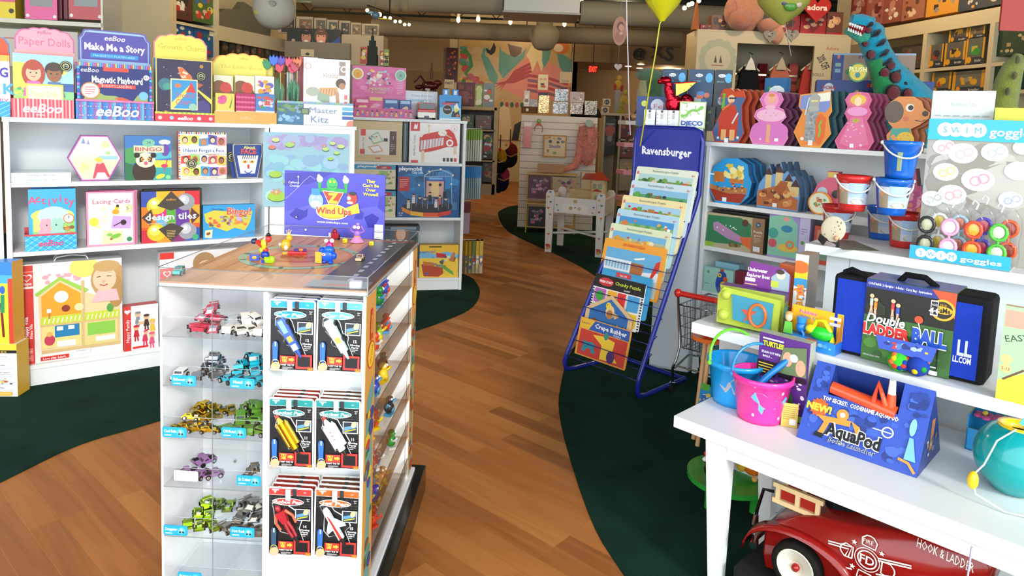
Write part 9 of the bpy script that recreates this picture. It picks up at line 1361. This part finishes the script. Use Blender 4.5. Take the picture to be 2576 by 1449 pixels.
for i,(x,y,c,s_)in enumerate(((1555,215,'#c8a02c',1.1),(1570,250,'#c8a83c',1),(1560,280,'#a8a034',.8),(1605,285,'#6a6a3c',1))):p=aty(x,y,9.78);toy('plush_toy',['yellow and red plush bird on a post','yellow plush giraffe','small yellow green plush','olive plush figure'][i]+' right of the slatted stand','plush toy',p,0,(('body',[('e',(0,0,0),(.05*s_,.04,.07*s_),c,'fur')]),('head',[('e',(.01,-.01,.09*s_),(.035,.035,.04),c,'fur')]),('limbs',[('e',(-.04*s_,-.02,-.02),(.025,.025,.05),'#a8341c' if i==0 else c,'fur'),('e',(.045*s_,-.02,-.03),(.025,.025,.05),'#a8341c' if i==0 else c,'fur')])))
fb('shop_post','grey post holding up the yellow plush bird','post',C2,1546,1560,226,284,.15,.05,'#8a8070')
C3=BF(6.2,12);t=thing('figure_stand','pink tiered stand of little animal figures behind the blue rack','display stand',C3.o,C3.a)
for k,(y0,x0)in enumerate(((304,1574),(360,1570),(430,1568),(496,1566))):
 pan(t,'tier',C3,x0,x0+46,y0+30 if 0 else y0,y0+10,-.05,.2,['#e0dcd4','#d8909c','#d08490','#c87880'][k])
pan(t,'upright',C3,1596,1602,300,684,.1,.04,'#8a8478')
for k in range(8):x=1578+(k%2)*17;y=(292,348,418,484)[k//2];p=C3.pt(C3.px(x,y,.02)[0],.02,C3.px(x,y+10,.02)[1]);toy('animal_figure',['brown horse','tan pony','dark horse','light foal','spotted cow','tan goat','brown dog','grey wolf'][k]+' figure on the pink tiered stand','figure',p,.4*k,(('body',[('e',(0,0,.03),(.03,.012,.016),['#a8704c','#c89868','#4a3024','#d8b890'][k%4])]),('head',[('e',(.028,0,.052),(.014,.008,.010),['#a8704c','#c89868','#4a3024','#d8b890'][k%4])]),('legs',[('c',(x_,0,.03),(x_,0,0),.005,.004,'#7a5438')for x_ in(-.02,-.012,.014,.022)])),1)
# ================================================================ background, right
F=BF(7.75);u=lambda px,py,v=0:F.px(px,py,v)
t=thing('shelving_unit','cream wall unit with doll dresses hanging in its opening','wall unit',F.o);zt=u(1760,78)[1];zh=u(1950,112)[1]
x0,x1,x2,x3,x4=(u(px,150)[0]for px in(1758,1853,2047,2118,2130))
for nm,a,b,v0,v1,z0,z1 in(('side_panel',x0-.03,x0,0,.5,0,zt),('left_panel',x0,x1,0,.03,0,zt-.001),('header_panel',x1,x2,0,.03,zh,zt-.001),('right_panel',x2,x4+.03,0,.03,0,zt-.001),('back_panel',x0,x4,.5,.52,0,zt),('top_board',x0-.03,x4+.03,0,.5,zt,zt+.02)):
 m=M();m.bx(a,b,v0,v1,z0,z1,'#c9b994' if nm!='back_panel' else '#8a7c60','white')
 if nm=='left_panel':a_=m.art(b-a,zt-1.2,x0=a,z0=1.2);[a_.ell(.5+.38*math.cos(k*.52),.75+.14*math.sin(k*.52),.05,'#a8aa88')for k in range(12)];a_.ell(.5,.75,.12,'#c6b896',n=24);a_.poly([(.4,.72),(.44,.79),(.48,.72)],'#3a2c1c');a_.poly([(.54,.72),(.57,.79),(.62,.72)],'#3a2c1c');a_.rect(.34,.69,.66,.7,'#a8603c')
 if nm=='right_panel':a_=m.art(b-a,.5,x0=a,z0=zt-.56);a_.text('20% OFF',.28,.55,.17,'#2a241c',w=.42,rot=-60,bold=.02);a_.text('Adora',.5,.86,.08,'#b8442c');a_.text('DOLLS',.14,.28,.07,'#5a4a34')
 obj(nm,m,t)
m=M();[m.bx(x1,x2,.49,.498,z,z+.006,'#6a5c44')for z in(1.5,1.6,1.7,1.8,1.9,2.0)];m.bx(x1,x2,.2,.22,1.95,1.97,'#b0a080','chrome');obj('hanging_rail',m,t)
for i,(px,c,c2,lb)in enumerate(((1885,'#14141a','#6a1a1c','black doll dress with a white collar'),(1962,'#c8705c','#a8504a','salmon pink doll dress'),(2042,'#c0443c','#8a2424','red doll dress with thin straps'))):
 a=F.px(px,165,.15);p=F.pt(a[0],.15,a[1]);w=.13;m=M();m.prism([(-w*1.3,-.62),(w*1.3,-.62),(w*.8,-.1),(w*.5,.0),(w*.2,-.06),(-w*.2,-.06),(-w*.5,0),(-w*.8,-.1)],-.03,.03,c,mat='cloth');t=thing('doll_dress',lb+' on a hanger','doll dress',p,0,'doll dresses on the rail');obj('dress',m,t,bevel=.01)
 m=M();m.tube([(-w*.9,0,-.06),(0,0,.04),(w*.9,0,-.06)],.01,'#d8ccb0','wood');m.tube([(0,0,.04),(0,0,.1),(.03,0,.13),(0,.04,.15)],.005,'#c0b8a8','chrome');obj('hanger',m,t);m=M();m.prism([(-.06,-.05),(.06,-.05),(.03,.04),(0,.09),(-.03,.04)],-.05,-.035,'#e0dccc' if i==0 else '#b8a484');obj('collar_card',m,t)
 fb('doll_dress',['dark red','dark red','maroon'][i]+' garment hanging right behind the '+lb.split(' with')[0],'doll dress',F,px+22,px+44,160,230,.3,.04,c2,mat='cloth')
# on top of the wall unit
def gp2(px,py,v):a=F.px(px,py,v);return F.pt(a[0],v,a[1])
p=gp2(1880,84,-.0);p.z=zt+.022;toy('plush_giraffe','big pinkish tan plush animal sitting on top of the wall unit','plush toy',p+Vector((0,.1,0)),0,(('body',[('e',(0,0,.22),(.19,.16,.24),'#c98a6c','fur'),('e',(0,.05,.5),(.1,.1,.2),'#c98a6c','fur')]),('leg',[('e',(-.1,-.14,.1),(.12,.13,.11),'#bf7c60','fur')]),('leg',[('e',(.2,-.16,.05),(.12,.11,.08),'#c98a6c','fur'),('e',(.27,-.2,-.04),(.07,.06,.1),'#d49478','fur')]),('arm',[('e',(-.17,-.04,.2),(.07,.07,.14),'#c48468','fur')]),('muzzle',[('e',(.06,-.12,.42),(.04,.04,.12),'#dcb48c','fur')])),1.05)
p=gp2(1749,76,.1);p.z=zt+.022;m=M();m.cyl((0,0,0),(0,0,.3),.05,.012,'#a8643c','matte',8);tag(obj('plush_spire',m,loc=p),'tall pointed brown ornament at the wall unit corner','ornament')
for i,(a,b,y0,c,lb)in enumerate(((1790,1828,38,'#6a4434','brown guitar box behind the plush animal'),(1762,1790,62,'#8a1c20','low dark red box behind the plush animal'),(1950,2012,38,'#8a1a1c','red doll gift box left of the heart sign'),(2014,2078,36,'#9a1c1c','red doll gift box under the heart sign'),(2080,2120,30,'#6a3a28','brown doll box right of the heart sign'))):fb('doll_box',lb,'box',F,a,b,y0,80+(a-1758)*.04,.08,.15,c,lambda a_,i=i:(a_.rect(0,0,1,.16,'#b8282c'),a_.blobs(.06,.2,.94,.9,12,['#c8946c','#5a1a1c','#e0b080','#3a1c18'],i,(.08,.16),'e')))
def hrt(px,py,v,r,c,mat='gloss',t_=.02):a=F.px(px,py,v);m=M();m.prism([(r*.062*16*math.sin(k)**3,r*.062*(13*math.cos(k)-5*math.cos(2*k)-2*math.cos(3*k)-math.cos(4*k)))for k in[-2*PI*i/24 for i in range(24)]],0,t_,c,mat=mat);return m,F.pt(a[0],v,a[1])
m,p=hrt(2056,22,-.1,.15,'#b0201c');Art(m,(-.15,0,-.15),(1,0,0),(0,0,1),.3,.3).text('adora',.5,.55,.2,'#f0dccc',w=.72,bold=.03);tag(obj('heart_sign',m,loc=p),'red heart sign with white lettering above the doll boxes','sign')
for i,(px,py,y1)in enumerate(((1938,90,-20),(1993,88,-20))):m,p=hrt(px,py,-2.2,.055,'#6a5a48','metal',.012);m.tube([(0,.006,.04),(0,.006,3.699-p.z)],.0012,'#a8a090','matte');a_=Art(m,(-.05,0,-.05),(1,0,0),(0,0,1),.1,.1);a_.blobs(.2,.25,.8,.8,10,['#3a2c22','#a89880','#c8bca4'],i,(.05,.09));tag(obj('heart_ornament',m,loc=p),['left','right'][i]+' dark glass heart ornament hanging before the wall unit','ornament','glass heart ornaments')
def balloon(lbl,px,py,Y,rx,rz_,c,mat='gloss',ribbon=None,art=None):
 p=aty(px,py,Y);t=thing('balloon',lbl,'balloon',p);m=M();m.lathe([(.012,-rz_*1.22),(rx*.2,-rz_*1.1),(rx*.62,-rz_*.7),(rx*.92,-rz_*.25),(rx,.1*rz_),(rx*.9,rz_*.55),(rx*.6,rz_*.88),(0,rz_)],c,mat,28);obj('envelope',m,t)
 if art:m=M();art(m);obj('print',m,t)
 if ribbon:m=M();m.tube([Vector((0,0,-rz_*1.2))]+[aty(*q_)-p for q_ in ribbon],.004,c if not art else '#ddd','gloss',5);obj('ribbon',m,t)
balloon('yellow balloon at the top edge above the blue rack',1671,-42,3.6,.125,.155,'#c9c21c',ribbon=[(1660,58,3.6),(1650,130,3.62),(1632,230,3.66),(1622,300,3.7),(1605,400,3.9)])
def bpr(m):[m.ell((x,-.085-.05*math.cos(x*6),z),(r,.02,r*.8),c,'gloss',10,6)for x,z,r,c in((-.06,.0,.06,'#5a8a3c'),(.02,-.02,.05,'#b8a890'),(.08,.01,.05,'#b83024'),(-.0,-.07,.05,'#5a9a3c'),(.05,-.06,.03,'#e0c8b0'),(-.04,-.05,.03,'#6a6a80'))]
balloon('round foil balloon with a garden picture above the doll dresses',1972,-4,5.0,.185,.15,'#b8b858','gloss',[(1975,60,5.0),(1990,140,5.3)],bpr)
# white ribbon, oval picture and hearts
m=M();A_=aty(1576,-30,4.4);m.tube([aty(*q_)-A_ for q_ in((1576,-30,4.4),(1577,60,4.4),(1580,150,4.42),(1583,290,4.45),(1586,340,4.45))],.004,'#e8e0ea','gloss',5);tag(obj('ribbon',m,loc=A_),'white curling balloon ribbon hanging left of the blue rack','ribbon')
G4=BF(6.0);a=G4.px(1559,78,0);m=M();m.prism(circ(0,0,.06,24,ry=.122),0,.006,'#b87c5c');a_=Art(m,(-.06,0,-.12),(1,0,0),(0,0,1),.12,.24);a_.ell(.55,.66,.13,'#7a4430',ry=.17);a_.ell(.6,.62,.09,'#cf9470',ry=.12);a_.ell(.5,.3,.16,'#a8684a',ry=.2);a_.ell(.6,.42,.06,'#d8a080');m.tube([(0,.003,.12),(0,.003,3.699-a[1])],.002,'#888','matte');tag(obj('oval_picture',m,loc=G4.pt(a[0],0,a[1])),'oval brown baby picture hanging from the ceiling','picture')
F_=F;F=G4;m,p=hrt(1555,168,0,.034,'#b8a098','card',.004);m.tube([(0,.002,.02),(0,.002,.2)],.0012,'#888','matte');tag(obj('heart_card',m,loc=p),'pale heart card hanging under the oval picture','card');F=F_
# right wall bays with boxed trucks
t=thing('tall_bookcase','cream wall bookcase of boxed trucks running along the right','bookcase',RW.o,RW.a);ru=lambda px,py:RW.px(px,py,0)
ua,ub,uc=ru(2115,150)[0],ru(2325,150)[0],ru(2492,120)[0];z1=(ru(2325,60)[1]+ru(2490,12)[1])/2;z0=(ru(2325,84)[1]+ru(2490,60)[1])/2;ue=uc+1.2
def rp(nm,a,b,v0,v1,za,zb,c='#cdbd98'):m=M();m.bx(min(a,b),max(a,b),v0,v1,za,zb,c,'white');obj(nm,m,t)
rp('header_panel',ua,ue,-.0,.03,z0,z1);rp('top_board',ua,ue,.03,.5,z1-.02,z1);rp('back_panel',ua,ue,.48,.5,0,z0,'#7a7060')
for n_,px in(('divider',2322),('divider',2488)):k=ru(px,150)[0];rp(n_,k-.025,k+.025,.0,.48,0,z0)
za,zb=(ru(2330,172)[1]+ru(2480,160)[1])/2,(ru(2330,238)[1]+ru(2480,226)[1])/2
for z in(za,zb):rp('shelf',ua,ue,.005,.48,z-.03,z)
BRU=lambda s_:lambda a:(a.rect(0,0,1,.26,'#26303a'),a.rect(0,0,.1,1,'#d89a20'),a.rect(.9,.2,1,1,'#d89a20'),a.ell(.2,.16,.13,'#d89a20'),a.text('bruder',.7,.13,.12,'#e8e4d8',w=.34),a.blobs(.15,.26,.85,.8,8,s_,3,(.1,.2)))
for i,(xa,xb,y0,y1,c,s_,lb)in enumerate(((2338,2372,112,168,'#5a5850',['#b83024','#2a2a2c'],'boxed red tractor on the upper right wall shelf'),(2376,2428,106,164,'#5a5850',['#d89a20','#2a2a2c','#3a4a58'],'boxed yellow digger on the upper right wall shelf'),(2430,2476,96,160,'#5a5c50',['#2f8a34','#c8a830','#3a6a9a'],'boxed green tipper truck on the upper right wall shelf'),(2388,2436,62,104,'#4a4640',['#3a3430','#d89a20'],'boxed dark digger stacked above the yellow digger'),(2438,2478,60,94,'#6a5c40',['#8a7a4c','#4a4438'],'boxed tan truck stacked above the tipper truck'),(2344,2392,182,236,'#6a6450',['#c83a24','#d8a820'],'yellow boxed truck with a red load on the second right wall shelf'),(2396,2476,178,232,'#6c675c',['#d8a020','#8a8478','#c88820'],'wide boxed crane on the second right wall shelf'),(2500,2590,66,138,'#1c3a24',['#c0a878','#24482c','#a88c60'],'dark green boxed tool set at the right edge'),(2500,2570,160,225,'#1c3a24',['#c83a34','#e0b090','#a8482c'],'dark green boxed toy with red art at the right edge'),(2268,2318,118,172,'#4a4038',['#6a5a44','#8a3a2c'],'brown boxed toy in the shaded left bay of the right wall'))):fb('truck_box',lb,'box',RW,xa,xb,y0,y1,.04,.2,c,BRU(s_)if i<7 else bl(s_,i,10))
for i,(xa,xb,y0,y1,c,s_,lb)in enumerate(((2332,2412,-30,36,'#d08c20',['#8a8478','#2a2420'],'large yellow truck box on top of the right wall bookcase'),(2414,2520,-34,20,'#26303a',['#d89a20','#c8c0b0','#3a4a6a'],'wide dark blue truck box on top of the right wall bookcase'),(2140,2178,-10,66,'#8a3a30',['#b06a5c','#c8a088'],'first pinkish doll box on the right wall top'),(2180,2222,-15,62,'#a05a4c',['#c08a78','#6a2c24'],'second pinkish doll box on the right wall top'),(2224,2268,-20,56,'#8a4a3c',['#e0d0b8','#b87a68'],'third doll box with pale fur on the right wall top'),(2270,2326,-20,48,'#9a6044',['#d8b898','#5a3428'],'fourth doll box on the right wall top'))):fb('doll_box' if i>1 else 'truck_box',lb,'box',RW,xa,xb,y0,y1,.03,.2,c,bl(s_,i+3,12))
# train boxes, plush dinosaur, crocodile tail, red sign
T2=Frame(*aty(2095,300,4.75)[:2],-20)
fb('train_box','upper train bridge box behind the plush dinosaur','box',T2,2095,2302,134,203,.1,.12,'#a88c78',lambda a:(a.rect(0,0,.13,1,'#24408c'),a.ell(.065,.88,.05,'#d87a60',ry=.1),a.rect(.03,.5,.1,.64,'#8ab8a8'),a.rect(.03,.28,.1,.42,'#8ab0c0'),a.rect(0,.93,1,1,'#a8bcd0'),a.text('STORY & SEDGE',.55,.86,.1,'#2a4a9c',w=.48,bold=.03),a.ell(.9,.4,.1,'#3a7a3c'),a.ell(.2,.3,.1,'#3a8a4c')),side='#24346c')
fb('train_box','lower blue train set box behind the shaped puzzle boxes','box',T2,2050,2345,203,330,.0,.2,'#2c4a98',lambda a:(a.poly([(.2,.5),(.35,.8),(.5,.6),(.7,.8),(1,.6),(1,.3),(0,.3)],'#7a9ccc'),a.ell(.11,.82,.1,'#e8ecf4',ry=.12),a.text('THOMAS',.11,.85,.07,'#b83024',w=.13,bold=.03),a.text('& FRIENDS',.11,.77,.04,'#2a4a9c',w=.1),a.rect(.44,.86,.62,.95,'#b83024'),a.text('DELUXE',.53,.905,.05,'#f0e0b0'),a.text('ROUNDHOUSE',.52,.78,.08,'#2a2418',w=.3,bold=.03),a.ell(.36,.78,.03,'#c8c03c')),side='#1c2c5c')
k=T2.pt(T2.px(2050,300,0)[0],0,0);zb_=T2.px(2200,330,0)[1];m=M();m.bx(0,1.0,-.04,.25,.004,zb_-.001,'#d8d4c8','white');m.bx(.3,1.0,-.5,-.041,.004,zb_-.09,'#d8d4c8','white');tag(obj('cabinet',m,loc=k,rz=T2.a),'plain cream base unit behind the right bookcase carrying the train boxes','cabinet')
t=thing('plush_dinosaur','tall turquoise plush dinosaur with dark red spots and a roaring head','plush toy',aty(2290,330,4.45));O_=t.location.copy();dp_=lambda x,y,Y=4.45:aty(x,y,Y)-O_;TE='#22a8c8'
m=M();m.tube([dp_(*q_)for q_ in((2168,72),(2192,98),(2208,135),(2226,172),(2250,210),(2284,255),(2306,310),(2315,345))],[.05,.08,.08,.09,.115,.145,.17,.17],TE,'fur',16);m.ell(dp_(2190,82),(.085,.07,.07),TE,'fur',16,10);obj('body',m,t)
m=M();m.tube([dp_(*q_,4.4)for q_ in((2200,150),(2212,185),(2228,225),(2236,275))],[.04,.055,.07,.08],'#2f9a5a','fur',12);obj('belly',m,t)
m=M();m.tube([dp_(*q_,4.4)for q_ in((2186,66),(2160,52),(2142,48))],[.06,.045,.03],TE,'fur',12);obj('upper_jaw',m,t);m=M();m.tube([dp_(*q_,4.4)for q_ in((2178,98),(2150,84),(2128,76))],[.045,.032,.02],'#3aa88c','fur',12);obj('lower_jaw',m,t)
m=M();m.tube([dp_(*q_,4.36)for q_ in((2172,76),(2150,68),(2136,66))],[.03,.018,.008],'#9a1c24','cloth',8);obj('mouth',m,t)
m=M()
for i in range(6):x=2138+6*i;m.cyl(dp_(x,57+i*2.2,4.33),dp_(x,66+i*2.2,4.33),.010,.002,'#f4f2ec','matte',6);m.cyl(dp_(x-3,78+i*2.6,4.34),dp_(x-3,69+i*2.4,4.34),.009,.002,'#f4f2ec','matte',6)
obj('teeth',m,t);
for x,y,r,Yk in((2183,74,.022,4.37),(2176,110,.016,4.38),(2190,138,.024,4.37),(2224,184,.03,4.36),(2240,165,.024,4.36),(2252,194,.03,4.34),(2246,234,.042,4.32),(2282,236,.028,4.3),(2205,84,.015,4.36)):m=M();p=dp_(x,y,Yk);m.ell(p,(r*1.3,.018,r*1.3),'#101818','fur',12,8);m.ell(p-Vector((0,.008,0)),(r,.017,r),'#7c3038','fur',12,8);obj('spot',m,t)
for i,(x,y)in enumerate(((2196,56),(2212,78),(2224,102),(2232,128),(2240,150),(2262,178),(2282,204),(2300,228),(2312,250))):m=M();p=dp_(x,y,4.37);q_=dp_(x-20,y+15,4.355);m.tube([p,(p+q_)/2+Vector((0,-.02,0)),q_],[.014,.016,.004],'#10242c','fur',8);obj('stripe',m,t)
m=M();m.tube([dp_(*q_,4.5)for q_ in((2300,372),(2340,360),(2360,380),(2362,400))],[.13,.09,.06,.03],TE,'fur',12);obj('tail',m,t)
a=aty(2158,182,4.2);m=M();m.cyl((0,0,0),(0,.006,0),.058,.058,'#2f7a34','gloss',24);a_=Art(m,(-.058,0,-.058),(1,0,0),(0,0,1),.116,.116);a_.ell(.5,.5,.42,'#e0c83c');a_.text('PLUSH',.5,.66,.24,'#f4f0a0',w=.9,bold=.05,out='#1c4a1c');a_.ell(.5,.36,.14,'#3a8a8a');obj('round_tag',m,t,loc=a-O_)
m=M();A_=aty(2520,300,3.5);m.tube([aty(*q_,3.5)-A_ for q_ in((2518,300),(2526,250),(2536,205),(2550,165),(2564,138))],[.065,.06,.056,.045,.02],'#8a9440','fur',14);[m.ell(aty(x,y,3.43)-A_,(.012,.01,.02),'#5a5a34','fur',8,6)for x,y in((2552,190),(2560,150),(2535,230))];tag(obj('plush_tail',m,loc=A_),'green plush crocodile tail standing up at the right edge','plush toy')
A_=aty(2550,35,3.2);m=M();m.bx(-.055,.25,0,.01,-.075,.3,'#a82c1c','card');m.tube([(.1,.005,.3),(.1,.005,3.699-A_.z)],.003,'#666','matte');tag(obj('hanging_sign',m,loc=A_),'plain red board hanging at the upper right corner','sign')
p=aty(1640,265,5.2);toy('plush_turtle','green plush turtle head behind the red foil dragon','plush toy',p,0,(('shell',[('e',(.06,0,.12),(.16,.1,.14),'#4a6a4a','fur')]),('head',[('e',(-.04,-.02,.22),(.1,.08,.05),'#5a7a5a','fur'),('e',(-.07,-.02,.06),(.05,.05,.14),'#a8a070','fur')]),('post',[('c',(0,.05,.02),(0,.05,.005-p.z),.05,.05,'#8a8070')])))
for i,(x,y,c)in enumerate(((1862,214,'#b09050'),(1885,212,'#a88448'),(1918,214,'#a8804c'))):toy('net_bag',['leftmost','middle','rightmost'][i]+' small tan net bag of toys behind the pirate puzzle boxes','bag',R1.pt(R1.px(x,y,.28)[0],.25,1.2745),R1.a,(('bag',[('e',(0,0,.07),(.05,.03,.07),c,'cloth'),('e',(0,0,.15),(.02,.015,.03),c,'cloth')]),('goods',[('e',(.0,-.024,.06),(.03,.012,.03),['#c83a3c','#d8b03c','#7a4a90'][i])])))
boxed('toy_box','small blue snow box standing behind the lady puzzle boxes','box',R1,1925,1980,196,1.273,.2,.05,'#2a6a9c',bl(['#58a8d8','#e8f0f4','#3a8a4c'],3,14))
# warm lamps the shop has
for(x,y,z,e)in((-.8,10.2,3.1,60),(1.6,10.9,3.1,32),(.1,13.6,3.2,60),(-2.6,7.0,3.3,70),(2.9,6.2,3.3,90),(1.4,8.0,3.2,45),(3.4,15.8,2.5,25),(-3.6,12,3.1,60)):lamp('ceiling_lamp',(x,y,z),e*.78,r=.08)
